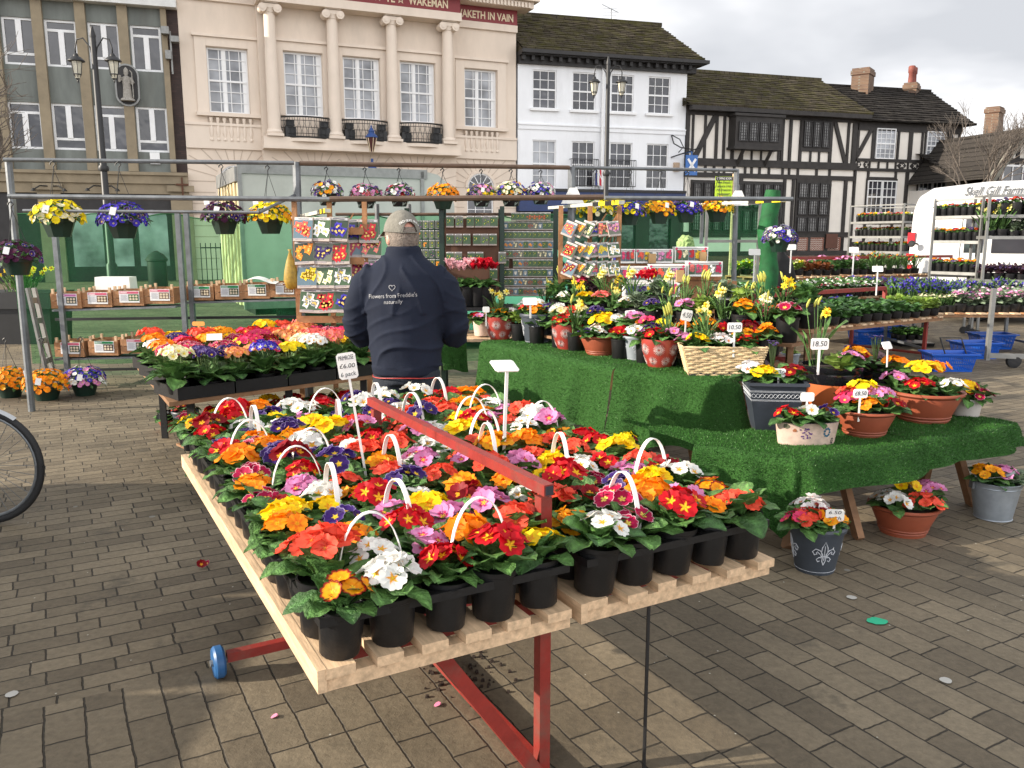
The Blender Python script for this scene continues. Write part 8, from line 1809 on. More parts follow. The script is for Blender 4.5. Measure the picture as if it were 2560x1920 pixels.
bed_table('trolley of white and plum flowers in black pots behind the green bedding', Vector((b1.x, b1.y, 0)), Vector((b2.x - b1.x, b2.y - b1.y, 0)), Vector((-.6, 1.2, 0)), 18, 4, zz, lambda i, j: ('violet' if i > 14 else ('limeleaf' if i < 3 and j < 2 else ('dark' if j == 0 and i > 11 else 'whitepurple'))), 'the white flower trolley', 'white and plum bedding plants', 1.45)
c1, c2 = gY(1650 * K, 600 * K, 13.8), gY(2010 * K, 600 * K, 15.4); zz = .97
bed_table('raised bench of yellow, bronze and pink plants behind the white flower trolley', Vector((c1.x, c1.y, 0)), Vector((c2.x - c1.x, c2.y - c1.y, 0)), Vector((-.5, .9, 0)), 18, 2, zz, lambda i, j: ('lemon' if i < 5 else ('bronze' if i < 8 else ('pinktall' if i < 11 else ('green' if i < 12 else 'tulip')))), 'the raised bench', 'plants on the raised bench', 1.5, redbar=(.1, 4.8, .3))
d1, d2 = gY(1530 * K, 650 * K, 9.6), gY(1720 * K, 650 * K, 10.9)
bed_table('low bench of crimson double daisies behind the daffodils', Vector((d1.x, d1.y, 0)), Vector((d2.x - d1.x, d2.y - d1.y, 0)), Vector((-.4, .8, 0)), 9, 4, .78, lambda i, j: ('dark' if i < 2 else ('crimson' if j < 3 else 'whitepurple')), 'the crimson daisy bench', 'crimson daisies', 1.3)
e1, e2 = dz(1995, 676, .62), dz(2330, 676, .62)
t4 = bed_table('trolley of blue scillas and pink heathers at the right edge', e1, e2 - e1, Vector((.1, 1.5, 0)), 17, 4, .62, lambda i, j: ('buds' if j == 0 and i < 4 else ('bluebell' if (j >= 1 and i < 7) or j == 3 else 'heather')), 'the heather trolley', 'scillas and heathers', 1.6)
pst = thing('wheeled_trolley', 'pale steel wheeled frame standing among the blue baskets', 'trolley frame', dz(2130, 795, 0)); q = MB(); q.bar((0, 0, .1), (0, 0, 1.0), .05); q.build('post', MT['alu'], pst); q = MB(); q.bar((0, 0, .16), (1.8, .1, .10), .06); q.build('rail', MT['alu'], pst)
for x in (.35, 1.7): q = MB(); q.lathe([(.05, -.03), (.09, -.025), (.09, .025), (.05, .03)], 16, M=Matrix.Translation((x, .02, .09)) @ Matrix.Rotation(PI / 2, 4, 'X')); q.build('wheel', MT['rubber'], pst, smooth=40)
for (dx, dy_, z, Y, lab) in ((1628, 598, .1, 9.4, 'white blank price sign in front of the rolled net'), (1842, 585, .1, 11.2, 'white blank price sign standing over the white flowers'), (1707, 580, .1, 11.0, 'tilted buff price sign beside the lemon flowers'), (1893, 628, .1, 10.6, 'buff price sign on a long stem over the dark plants')):
 p_ = P3(dx, dy_, Y); stick_sign((p_.x, p_.y, p_.z - .0), [], lab, .13, .075, .24, RND.uniform(-.2, .2), RND.uniform(-.5, -.1))
stick_sign(gY(1568 * K, 665 * K, 6.2), ['18.50'], 'white price sign handwritten 18.50, tilted among the upper table flowers', .10, .062, .05, 0, 0, -.22)
stick_sign(gY(1768 * K, 788 * K, 4.85), ['18.50'], 'white price sign handwritten 18.50 in the glazed bowl with daffodil buds', .105, .068, .09, 0)
stick_sign(gY(1480 * K, 712 * K, 5.6), ['4.50'], 'white price sign glaring in the sun beside the pink primroses', .075, .075, .06, .1, 0, .2)
stick_sign(gY(1362 * K, 700 * K, 6.3), ['6.50'], 'small white price sign above the pale grey pot', .08, .055, .05, -.1, 0, -.1)
stick_sign(gY(1146 * K, 672 * K, 6.9), [], 'white blank card among the white flowers above the dark grey fleur pot', .12, .07, .05, .2, -.6)
stick_sign(gY(1050 * K, 690 * K, 7.15), [], 'small white sign in the leftmost red pot', .06, .05, .06, .1)
stick_sign(gY(1918 * K, 772 * K, 5.0), [], 'white card turned away behind the orange primroses of the low table', .09, .05, .05, .6, -.5)
for i, (dx, dy_, kd) in enumerate(((985, 640, 'cyclamen'), (1008, 645, 'cyclamen'), (1033, 640, 'cyclamenred'), (1052, 645, 'cyclamenred'), (995, 628, 'cyclamen'), (1040, 628, 'cyclamenred'))):
 p_ = P3(dx, dy_, 7.9 + .15 * (i > 3)); r_ = disp_proto(kd); copy_thing(r_[0], r_[1], f"{phr(kd)}, {ordn[i]} of the cyclamen right of the man", (p_.x, p_.y, .98), RND.uniform(0, 6), 1.5, 'cyclamen beside the man')
bn = thing('wooden_bench', 'plain wooden bench with a turf offcut right of the man', 'bench', (P3(1010, 700, 7.9).x, 7.9, 0)); q = MB(); q.box(-.35, .45, -.15, .35, .945, .975); q.build('shelf', MT['black'], bn); q = MB(); q.box(-.5, .5, -.35, .4, .68, .705); q.build('top', MT['pine'], bn)
for x in (-.4, .4):
 for y in (-.25, .3): q = MB(); q.bar((x * 1.1, y * 1.1, 0), (x * .9, y, .679), .05, .03); q.build('leg', MT['oak'], bn)
for x in (-.3, .4): q = MB(); q.bar((x, .2, .706), (x, .2, .944), .03); q.build('upright', MT['crate'], bn)
turf('small turf offcut hanging from the bench right of the man', [Vector((P3(945, 760, 7.2).x, 7.35, .70)), Vector((P3(1000, 760, 7.2).x, 7.5, .70))], [Vector((P3(945, 760, 7.2).x, 7.75, .70)), Vector((P3(1000, 760, 7.2).x, 7.9, .70))], [.24, .27], 9, nf=1, blades=6000)
# -- plant racks
def rack(label, corners, ztop, shelves, kindf, n, sc, where, grp, perf=False):
 o0 = Vector((corners[0].x, corners[0].y, 0)); t = thing('plant_rack', label, 'rack', o0, 0, 'galvanised plant racks')
 for c_ in corners: q = MB(); q.bar(Vector((c_.x, c_.y, .12)) - o0, Vector((c_.x, c_.y, ztop)) - o0, .036); q.build('post', MT['alu'], t); q = MB(); q.lathe([(.03, -.02), (.06, -.02), (.06, .02), (.03, .02)], 12, M=Matrix.Translation(Vector((c_.x, c_.y, .06)) - o0) @ Matrix.Rotation(PI / 2, 4, 'X')); q.build('castor', MT['rubber'], t)
 for a, b_ in zip(corners, corners[1:] + corners[:1]): q = MB(); q.bar(Vector((a.x, a.y, ztop - .02)) - o0, Vector((b_.x, b_.y, ztop - .02)) - o0, .025); q.build('top_rail', MT['alu'], t)
 A0, B0, C0, D0 = corners
 for si, z in enumerate(shelves):
  q = MB(); V = [Vector((c_.x, c_.y, z)) - o0 for c_ in corners]; V2 = [v - Vector((0, 0, .05)) for v in V]; q.add([tuple(v) for v in V + V2], [(0, 1, 2, 3), (7, 6, 5, 4), (0, 4, 5, 1), (1, 5, 6, 2), (2, 6, 7, 3), (3, 7, 4, 0)]); q.build('shelf', MT['alu'], t)
  for j in range(2):
   for i in range(n):
    f = (i + .5) / n; g_ = .2 + .45 * j; p_ = A0.lerp(B0, f).lerp(D0.lerp(C0, f), g_); kd = kindf(si, i, j)
    if not kd: continue
    pr = small_proto(kd) if kd in PAL else bed_proto(kd); dzz = 0 if kd in PAL else .058 * sc; nm = (CNAME[kd] + ' primrose') if kd in PAL else BN[kd]
    copy_thing(pr[0], pr[1], f"{nm}, {ordn[i]} in {('front', 'back')[j]} of {ordn[si]} shelf, {where}", Vector((p_.x, p_.y, z + .004 - dzz)), RND.uniform(0, 6), sc * RND.uniform(.92, 1.08), grp)
    if si < 2 and j == 0 and i % 5 == 2:
     pass
 return t
def gp(px, Y): r_ = gY(px, 700, Y); return Vector((r_.x, Y, 0))
kk = ['gold', 'orange', 'cream', 'red', 'white', 'gold', 'yellow', 'orange', 'salmon', 'coral', 'red', 'pink', 'darkred', 'yellow']
L_, M__, R__ = gp(2115, 20.6), gp(2246, 19.2), gp(2318, 20.4); D__ = L_ + (R__ - M__)
rack('tall plant rack of primroses in front of the timber framed building', [L_, M__, R__, D__], gY(2246, 508, 19.2).z, [gY(2246, y, 19.2).z for y in (552, 590, 629, 664)], lambda s_, i, j: (['yellow', 'gold', 'lemon'][i % 3] if s_ == 3 and j == 0 else kk[(i * 5 + s_ * 3 + j) % 14]), 12, 1.15, 'left rack', 'primroses on the left rack')
L_, M__ = gp(2322, 14.6), gp(2440, 13.9); D__ = L_ + Vector((.3, .6, 0)); C__ = M__ + Vector((.3, .6, 0))
rack('open plant rack of primroses in front of the white van', [L_, M__, C__, D__], gY(2322, 497, 14.6).z, [gY(2390, y, 14.2).z for y in (539, 602, 680)], lambda s_, i, j: (['redwhite', 'lemon', 'coral', 'white', 'purple', 'red', 'yellow'], ['white', 'gold', 'orange', 'coral', 'orange', 'purple', 'darkred'], ['purple', 'darkred', 'orange', 'purple', 'red', 'gold', 'orange'])[s_][(i + 2 * j) % 7], 7, 1.15, 'rack before the van', 'primroses on the rack before the van')
L_, M__ = gp(2455, 13.6), gp(2700, 13.2); D__ = L_ + Vector((.1, .6, 0)); C__ = M__ + Vector((.1, .6, 0))
rack('plant rack of daffodils and white cyclamen at the right edge', [L_, M__, C__, D__], gY(2476, 485, 13.6).z, [gY(2500, y, 13.4).z for y in (536, 590, 700)], lambda s_, i, j: ('purple' if s_ == 0 and i % 2 else ('red' if s_ == 0 else (('daff' if (i < 2 or j == 1) else 'cycla') if s_ == 1 else 'dark'))), 8, 1.45, 'right edge rack', 'plants on the right edge rack')
# -- blue shopping baskets
def basket_blue(label, p_, rz, s_=1.0, handle=True):
 t = thing('shopping_basket', label, 'basket', p_, rz, 'blue shopping baskets'); q = MB(); wt, wb, dt, db, h = .32, .27, .21, .165, .27
 for (sx_, sy_) in ((0, -1), (0, 1), (-1, 0), (1, 0)):
  n = 22 if sx_ == 0 else 13
  for k in range(n):
   f = -1 + 2 * (k + .5) / n; w2_ = .55 / n
   def pt(g_, ff):
    X = wb + (wt - wb) * g_; Y_ = db + (dt - db) * g_; return Vector((ff * X, sy_ * Y_, g_ * h)) if sx_ == 0 else Vector((sx_ * X, ff * Y_, g_ * h))
   q.add([tuple(pt(.10, f - w2_)), tuple(pt(.10, f + w2_)), tuple(pt(.84, f + w2_)), tuple(pt(.84, f - w2_))], [(0, 1, 2, 3)])
  for g0, g1 in ((0, .12), (.38, .46), (.80, 1.0)):
   def pt2(g_, ff): X = wb + (wt - wb) * g_; Y_ = db + (dt - db) * g_; return Vector((ff * X, sy_ * Y_, g_ * h)) if sx_ == 0 else Vector((sx_ * X, ff * Y_, g_ * h))
   q.add([tuple(pt2(g0, -1)), tuple(pt2(g0, 1)), tuple(pt2(g1, 1)), tuple(pt2(g1, -1))], [(0, 1, 2, 3)])
 q.box(-wb, wb, -db, db, 0, .006); q.build('body', MT['blue'], t); q = MB()
 for (a, b_, c_, d) in ((-wt - .03, wt + .03, -dt - .03, -dt), (-wt - .03, wt + .03, dt, dt + .03), (-wt - .03, -wt, -dt, dt), (wt, wt + .03, -dt, dt)): q.box(a, b_, c_, d, h - .022, h)
 q.build('rim', MT['blue'], t)
 if handle:
  q = MB(); q.tube([(-.15, -dt - .01, h - .02), (-.15, -.02, h + .2), (-.15, 0, h + .21)], .011, 6); q.tube([(.15, -dt - .01, h - .02), (.15, -.02, h + .2), (.15, 0, h + .21)], .011, 6); q.bar((-.15, 0, h + .21), (.15, 0, h + .21), .012); q.build('handle', MT['iron'], t)
 t.scale = (s_ * .84, s_ * .84, s_ * .84)
basket_blue('blue shopping basket with raised black handle, nearest on the setts', dz(2065, 805, 0) + Vector((0, .2, 0)), -.05)
basket_blue('blue shopping basket just behind the one with the raised handle', dz(2112, 775, 0) + Vector((0, .1, 0)), .1, 1, False)
basket_blue('farthest blue shopping basket at the right', dz(2150, 758, 0) + Vector((.1, .3, 0)), .0, 1, False)
basket_blue('blue shopping basket under the green bedding trolley, left of its red leg', dz(1875, 742, 0), .1, 1, False)
basket_blue('blue shopping basket under the green bedding trolley, right of its red leg', dz(1915, 738, 0) + Vector((.1, .2, 0)), 0, 1, False)
t = thing('pot_tray', 'black tray of small herb pots on the setts beside the blue baskets', 'tray', dz(1968, 745, 0)); q = MB(); q.box(-.25, .25, -.2, .2, 0, .05, taper=-.01); q.build('tray', MT['black'], t)
for i, (x, y) in enumerate(((-.14, -.08), (.0, -.08), (.14, -.08), (-.14, .1), (.0, .1), (.14, .1))): pr = bed_proto('green'); copy_thing(pr[0], pr[1], f"small herb pot in the black tray on the setts, {'front' if i < 3 else 'back'} {('left', 'middle', 'right')[i % 3]}", dz(1968, 745, .052) + Vector((x, y + .12, 0)), i, 1.2, 'herb pots in the ground tray')
# -- vehicles
MT['vanw'] = mat('white_van_paint', (.66, .66, .66), .3, .03, 3, coat=.3); MT['mint'] = mat('mint_car_paint', (.32, .60, .60), .3, .03, 3, coat=.4)
def prism(q, prof, y0, y1, m=0, col=None, inset=0):
 n = len(prof); V = [(x, y0, z) for x, z in prof] + [(x, y1, z) for x, z in prof]; q.add(V, [tuple(range(n)), tuple(range(2 * n - 1, n - 1, -1))] + [(i + n, (i + 1) % n + n, (i + 1) % n, i) for i in range(n)], m, col)
def wheel(t, x, y, r_, side):
 M_ = Matrix.Translation((x, y, r_)) @ Matrix.Rotation(PI / 2, 4, 'X'); q = MB(); q.lathe([(r_ * .66, -.1), (r_ * .93, -.1), (r_, -.07), (r_, .07), (r_ * .93, .1), (r_ * .66, .1)], 28, M=M_); w_ = q.build('wheel', MT['rubber'], t, smooth=40)
 q = MB(); q.lathe([(r_ * .2, side * .11), (r_ * .55, side * .07), (r_ * .66, side * .10), (r_ * .655, side * .08), (r_ * .1, side * .05)], 24, M=M_)
 for k in range(12): a = k * PI / 6; q.bar(M_ @ Vector((r_ * .25 * math.cos(a), r_ * .25 * math.sin(a), side * .1)), M_ @ Vector((r_ * .6 * math.cos(a), r_ * .6 * math.sin(a), side * .09)), .03, .02, up=(0, 1, 0))
 q.build('rim', MT['alu'], w_, smooth=40)
van = thing('delivery_van', 'white high roofed delivery van with grey italic lettering behind the plant racks', 'van', (8.75, 17.9, 0), math.atan2(-.66, .75)); Lv, Wv, Hv = 6.2, 2.0, 2.62
q = MB(); secs = []
prof = [(0, .45, 2.30, .93), (.06, .40, 2.45, .97), (.3, .38, 2.60, 1), (1.2, .36, 2.68, 1), (3.2, .36, 2.68, 1), (4.0, .36, 2.62, .99), (4.6, .36, 2.30, .97), (5.05, .36, 1.45, .96), (5.9, .40, 1.15, .92), (6.15, .45, .9, .86)]
V = []; ring = 18
for (x, zb, zt_, wf) in prof:
 hw = Wv / 2 * wf
 cr_ = [(-1, 0), (-1.02, .15), (-1.02, .45), (-.99, .62), (-.93, .88), (-.86, .96), (-.7, 1.0), (-.3, 1.015), (0, 1.02)]
 pts = [(hw * a, zb + (zt_ - zb) * b_) for a, b_ in cr_] + [(-hw * a, zb + (zt_ - zb) * b_) for a, b_ in cr_[::-1][1:]]
 V += [(x, y, z) for y, z in pts]
m_ = len(cr_) * 2 - 1
q.add(V, [(i * m_ + k, (i + 1) * m_ + k, (i + 1) * m_ + (k + 1) % m_, i * m_ + (k + 1) % m_) for i in range(len(prof) - 1) for k in range(m_)] + [tuple(range(m_)), tuple(range((len(prof)) * m_ - 1, (len(prof) - 1) * m_ - 1, -1))])
vb = q.build('body', MT['vanw'], van, smooth=35); vbv = BVHTree.FromObject(vb, bpy.context.evaluated_depsgraph_get())
def onvan(o):
 for v in o.data.vertices:
  h = vbv.ray_cast(Vector((v.co.x, -3, v.co.z)), Vector((0, 1, 0)))
  if h[0]: v.co.y = h[0].y - .03
for xs_ in (.95, 2.9, 4.0):
 pts = []
 for k in range(14):
  z = .5 + k * .14; h = vbv.ray_cast(Vector((xs_, -3, z)), Vector((0, 1, 0)))
  if h[0]: pts.append((xs_, h[0].y - .002, z))
 q = MB(); q.tube(pts, .009, 4); q.build('panel_gap', MT['iron'], van)
q = MB(); q.box(-.08, .12, -.98, .98, .40, .62); q.build('rear_bumper', MT['black'], van)
for x, s_ in ((1.35, -1), (5.0, -1), (1.35, 1), (5.0, 1)): wheel(van, x, s_ * .92, .36, -s_ * -1)
for xa_, xb_, y_ in ((1.02, 1.35, -1.03), (1.5, 2.6, -1.04), (4.1, 4.9, -1.0)): q = MB(); q.box(xa_, xb_, y_, y_ + .03, 1.33, 2.0); q.build('side_window', MT['glass'], van)
q = MB(); q.box(.3, 5.8, -1.045, -1.01, .86, .93); q.build('rubbing_strip', MT['black'], van)
q = MB(); q.box(-.03, .10, -1.03, -.90, .75, 1.3); q.box(-.03, .10, -1.02, -.88, 1.5, 1.72); q.build('tail_lamp', mat('red_lens', (.55, .01, .02), .25), van)
q = MB(); q.box(-.04, .11, -1.035, -.905, .92, .99); q.box(-.04, .11, -1.035, -.905, 1.08, 1.15); q.build('reversing_lamp', MT['white'], van)
q = MB(); q.tube([(.15, -1.0, 1.5), (.1, -1.15, 1.5)], .02, 6); q.lathe([(.06, -.02), (.07, 0), (.05, .03)], 12, M=Matrix.Translation((.1, -1.18, 1.5)) @ Matrix.Rotation(PI / 2, 4, 'X')); q.build('marker_mirror', MT['black'], van)
gl = mat('grey_lettering', (.07, .075, .08), .5, .05, 5)
onvan(text('Skell Gill Farm', .23, basis((1.42, -1.0, 2.50), (1, 0, 0), (0, 0, 1)), van, gl, 'lettering', shear=.28, ext=0, fit=1.0, bold=.004))
text('Naturally reared', .22, basis((2.3, -1.035, 1.08), (1, 0, 0), (0, 0, 1)), van, gl, 'lettering', shear=.2, ext=.003, fit=1.2)
car = thing('mint_car', 'mint green hatchback parked behind the net', 'car', (gY(1290, 700, 13.0).x, 13.0, 0), .06)
q = MB(); pr_ = [(-2.05, .25), (2.05, .25), (2.1, .55), (2.0, .78), (1.25, .92), (.55, 1.45), (.1, 1.58), (-.8, 1.60), (-1.5, 1.5), (-1.95, 1.05), (-2.08, .7)]
prism(q, pr_, -.82, .82); bo = q.build('body', MT['mint'], car); bm_ = bo.modifiers.new('b', 'BEVEL'); bm_.width = .07; bm_.segments = 3
q = MB(); prism(q, [(-1.75, .98), (1.05, .95), (.50, 1.38), (.08, 1.50), (-.8, 1.52), (-1.42, 1.43)], -.835, .835); q.build('side_window', MT['glass'], car)
q = MB(); q.box(-.35, -.27, -.84, .84, .98, 1.5); q.build('door_pillar', MT['mint'], car)
q = MB(); q.quad((1.26, -.7, .93), (1.26, .7, .93), (.58, .62, 1.45), (.58, -.62, 1.45)); q.build('windscreen', MT['glass'], car)
for x in (-1.3, 1.35):
 for s_ in (-1, 1): wheel(car, x, s_ * .78, .31, s_)
for s_ in (-1, 1): q = MB(); q.box(2.0, 2.08, s_ * .6 - .14, s_ * .6 + .14, .62, .76); q.build('headlight', MT['white'], car)
lx0 = gY(612, 600, 13.2); lx1 = gY(1137, 600, 14.75); uv = Vector((lx1.x - lx0.x, 1.55, 0)); lor = thing('box_lorry', 'grey box lorry with a cream ribbed rear curtain parked behind the net', 'lorry', (lx0.x, 13.2, 0), math.atan2(uv.y, uv.x)); LL = uv.length; zt_ = gY(612, 413, 13.2).z
q = MB(); q.box(0, LL - .5, 0, 2.3, .55, zt_); pp = [(LL - .5, .55), (LL, .55), (LL, zt_ - .55), (LL - .1, zt_ - .2), (LL - .3, zt_ - .04), (LL - .5, zt_)]; prism(q, pp, .0, 2.3); q.build('box_body', mat('dusty_grey_panel', (.42, .42, .38), .7, .1, 1.5, dirt=.35), lor)
q = MB(); q.box(-.06, 0, -.03, .05, .5, zt_ + .03); q.box(0, LL - .5, -.03, -.002, zt_ - .12, zt_ + .03); q.box(-.02, LL, -.03, -.002, .5, .62); q.box(LL - .62, LL - .56, -.03, -.002, .6, zt_); q.build('edge_rail', MT['alu'], lor)
q = MB()
for k in range(12): y = .06 + k * .187; q.box(-.05 - .03 * (k % 2), -.002, y, y + .18, .55, zt_ - .25)
q.build('ribbed_curtain', mat('cream_curtain', (.62, .52, .32), .6, .1, 3), lor)
for k in range(12): pass
q = MB(); q.box(-.1, -.055, .0, 2.3, zt_ - .24, zt_ - .02); q.build('curtain_header', MT['alu'], lor)
for x in (.9, LL - .8): wheel(lor, x, .25, .42, -1)
q = MB(); q.box(.2, LL - .2, .6, 1.8, .35, .54); q.build('chassis', MT['iron'], lor)
# -- other people
def bystander(label, loc, rz, coat, trs, hairc, hh=1.66, hairw=1.0):
 t = thing('person', label, 'person', loc, rz); s_ = hh / 1.74; b = MB()
 ball(b, (0, 0, 1.62 * s_), (.078, .095, .115)); b.tube([(0, 0, 1.38 * s_), (0, 0, 1.56 * s_)], [.06, .055], 10); loft(b, [(.85 * s_, 0, 0, .15, .11), (1.2 * s_, 0, 0, .16, .11), (1.38 * s_, 0, 0, .15, .09), (1.43 * s_, 0, 0, .1, .07)]); b.tube([(0, .09, 1.62 * s_), (0, .11, 1.605 * s_)], [.01, .014], 6)
 for k in (-1, 1):
  b.tube([(k * .15, 0, 1.36 * s_), (k * .22, -.02, 1.1 * s_), (k * .22, .12, .92 * s_)], [.05, .042, .032], 10); w_ = Vector((k * .22, .12, .92 * s_)); b.tube([w_, w_ + Vector((0, .05, -.06))], [.032, .036], 8)
  for f in range(4): f0 = w_ + Vector((k * (-.02 + f * .014), .06, -.07)); b.tube([f0, f0 + Vector((0, .01, -.04)), f0 + Vector((0, -.01, -.06))], [.009, .008, .007], 6)
  b.tube([w_ + Vector((-k * .03, .03, -.02)), w_ + Vector((-k * .045, .07, -.06))], [.012, .008], 6); b.tube([(k * .08, 0, .88 * s_), (k * .09, 0, .1)], [.08, .045], 10); b.tube([(k * .09, -.03, .05), (k * .09, .12, .03)], [.04, .035], 8)
 remeshed(b, 'body', MT['skin'], t, .011, 3)
 b = MB(); loft(b, [(.80 * s_, 0, 0, .20, .15), (1.0 * s_, 0, 0, .19, .145), (1.25 * s_, 0, 0, .20, .14), (1.38 * s_, 0, 0, .18, .115), (1.45 * s_, 0, 0, .10, .085), (1.5 * s_, 0, 0, .075, .075)])
 for k in (-1, 1): b.tube([(k * .14, 0, 1.37 * s_), (k * .23, -.02, 1.1 * s_), (k * .22, .10, .95 * s_)], [.075, .065, .05], 12)
 remeshed(b, 'coat', mat('coat', coat, .8, .15, 8), t, .012, 4, lambda c, n_: .012 * MN.noise(Vector((c[0] * 8, c[1] * 8, c[2] * 6))))
 b = MB(); loft(b, [(.74 * s_, 0, 0, .16, .12), (.86 * s_, 0, 0, .165, .125)])
 for k in (-1, 1): b.tube([(k * .08, 0, .84 * s_), (k * .09, 0, .45 * s_), (k * .09, 0, .09)], [.095, .075, .065], 12)
 remeshed(b, 'trousers', mat('trouser_cloth', trs, .85, .15, 8), t, .012, 3)
 b = MB(); ball(b, (0, -.015, 1.645 * s_), (.092 * hairw, .10 * hairw, .115 * hairw)); remeshed(b, 'hair', mat('hair', hairc, .8, .3, 50, bump=1), t, .010, 2, lambda c, n_: .018 * MN.noise(Vector((c[0] * 30, c[1] * 30, c[2] * 25))) - (.03 if (c[1] > .04 and c[2] < 1.66 * s_) else 0))
p_ = gY(1713, 590, 11.0); bystander('fair haired person behind the net above the bulb boards', (p_.x, 11.0, 0), .3, (.05, .12, .10), (.03, .03, .04), (.55, .42, .25), 1.60, 1.25)
p_ = gY(1948, 600, 11.2); bystander('person in black behind the purple hanging basket', (p_.x, 11.2, 0), .4, (.006, .006, .007), (.09, .08, .07), (.06, .04, .03), 1.68)
# -- bicycle, mostly out of view
bk_ = thing('bicycle', 'bicycle with a silver mudguard, only its front wheel in view at the left edge', 'bicycle', (-3.0, 4.55, 0), .05)
M_ = Matrix.Translation((0, 0, .345)) @ Matrix.Rotation(PI / 2, 4, 'X')
def ringt(R_, r_, n=48, a0=0, a1=2 * PI): return [M_ @ Vector((R_ * math.cos(a0 + (a1 - a0) * k / n), R_ * math.sin(a0 + (a1 - a0) * k / n), 0)) for k in range(n + 1)]
q = MB(); q.tube(ringt(.322, .0), .020, 10); wq = q.build('tyre', MT['rubber'], bk_, smooth=40)
q = MB(); q.tube(ringt(.297, 0), .010, 8); q.build('rim', MT['galv'], bk_, smooth=40)
q = MB()
for k in range(32): a = k * PI / 16; q.bar(M_ @ Vector((.02 * math.cos(a + .6 * (-1) ** k), .02 * math.sin(a + .6 * (-1) ** k), .025 * (-1) ** k)), M_ @ Vector((.29 * math.cos(a), .29 * math.sin(a), 0)), .0022)
q.lathe([(.018, -.04), (.018, .04)], 10, M=M_); q.build('spokes', MT['galv'], bk_)
q = MB(); R_ = .352; V = []
for k in range(31):
 a = math.radians(52) + math.radians(120) * k / 30
 for s_ in (-.026, -.014, 0, .014, .026): V.append(tuple(M_ @ Vector(((R_ - abs(s_) * .5) * math.cos(a), -(-(R_ - abs(s_) * .5) * math.sin(a)), s_))))
q.add(V, [(k * 5 + j, k * 5 + 5 + j, k * 5 + 6 + j, k * 5 + j + 1) for k in range(30) for j in range(4)]); q.build('mudguard', mat('silver_mudguard', (.45, .46, .47), .35, .1, 9, metal=.3), bk_, smooth=True)
q = MB(); q.tube([(0, -.05, .345), (-.12, -.04, .72), (-.2, 0, .95)], .014, 8); q.tube([(0, .05, .345), (-.12, .04, .72)], .012, 8); q.tube([(-.17, 0, .85), (-.75, 0, .30)], .017, 8); q.tube([(-.19, 0, .92), (-.62, 0, .88), (-.75, 0, .30)], .015, 8); q.tube([(-.62, 0, .88), (-1.06, 0, .345)], .01, 8); q.tube([(-.75, 0, .30), (-1.06, 0, .345)], .01, 8); q.build('frame', mat('black_bike_frame', (.01, .01, .012), .3), bk_, smooth=40)
q = MB(); q.tube([(-1.06 + .322 * math.cos(k * PI / 24), 0, .345 + .322 * math.sin(k * PI / 24)) for k in range(49)], .02, 8); q.build('rear_tyre', MT['rubber'], bk_, smooth=40)
q = MB(); q.tube([(-.2, -.28, 1.0), (-.2, -.1, 1.04), (-.2, .1, 1.04), (-.2, .28, 1.0)], .013, 8); q.build('handlebar', MT['galv'], bk_); q = MB(); q.box(-.76, -.5, -.07, .07, .95, 1.0, taper=.02); q.build('saddle', MT['rubber'], bk_)
os_ = thing('added_shade_block', 'unseen block added beyond the left edge to shade the setts', 'shade caster', (-5.0, 1.2, 0)); q = MB(); q.box(-.6, .6, -4.2, 3.6, .0, 1.05); q.build('shade_block_base', MT['netroll'], os_)  # invented block out of view, sized to cast shade over the left setts
for k in range(9): q = MB(); y = -4.0 + k * .82; q.box(-.5, .5, y, y + .74, 1.052, 1.36); q.build('shade_block_top', MT['crate'], os_)
# -- planter, bin, bollard, railings, letting board, flag
p_ = P3(36, 710, 13.0); t = thing('street_planter', 'black street planter of yellow daffodils behind the left end of the net', 'planter', (p_.x - .05, 13.0, 0)); q = MB(); q.box(-.35, .75, -.3, .3, 0, .55, taper=-.03); q.box(-.42, .82, -.37, .37, .551, .80); q.build('box', MT['iron'], t); rnd = random.Random(4); daffodils(t, (.2, 0, .78), rnd, 40, .35, .45, 0, 0, 0, 60, .05)
p_ = P3(342, 612, 24); t = thing('litter_bin', 'black litter bin seen through the green net', 'bin', (p_.x, 24, 0)); q = MB(); q.lathe([(.24, 0), (.26, .05), (.26, .95), (.3, .97), (.3, 1.02), (.2, 1.15), (.04, 1.25)], 14); q.build('bin', MT['iron'], t, smooth=35)
p_ = gY(1999, 650, 17); t = thing('bollard', 'black cast iron bollard in front of the herringbone brick panels', 'bollard', (p_.x, 17, 0)); q = MB(); q.lathe([(.10, 0), (.08, .1), (.07, .9), (.09, .93), (.09, 1.0), (.05, 1.05), (.02, 1.1)], 12); q.build('bollard', MT['iron'], t, smooth=35)
p_ = P3(440, 640, 27); t = thing('iron_railings', 'black iron railings in front of the town hall seen through the net', 'railings', (p_.x, 27, 0))
q = MB(); q.bar((0, 0, 1.3), (3.4, .9, 1.3), .04); q.bar((0, 0, .15), (3.4, .9, .15), .04)
for k in range(24): f = k / 23; q.bar((3.4 * f, .9 * f, 0), (3.4 * f, .9 * f, 1.45), .022)
q.build('railing', MT['iron'], t)
a, b_ = gY(1787, 503, 16), gY(1832, 441, 16); t = thing('letting_board', 'lime green letting board reading New Retail Leisure Unit above the yellow basket', 'sign', (a.x, 16, 0)); w_ = b_.x - a.x
q = MB(); q.box(0, w_, 0, .02, a.z, b_.z); bo = q.build('board', mat('lime_board', (.42, .60, .02), .5, .04, 3), t); q = MB(); q.box(.0, w_, -.004, -.001, b_.z - .075, b_.z - .003); q.build('header', MT['bframe'], bo); q = MB(); q.bar((w_ + .04, .03, 0), (w_ + .04, .03, b_.z + .05), .06); q.build('post', MT['pine'], t)
h_ = b_.z - a.z
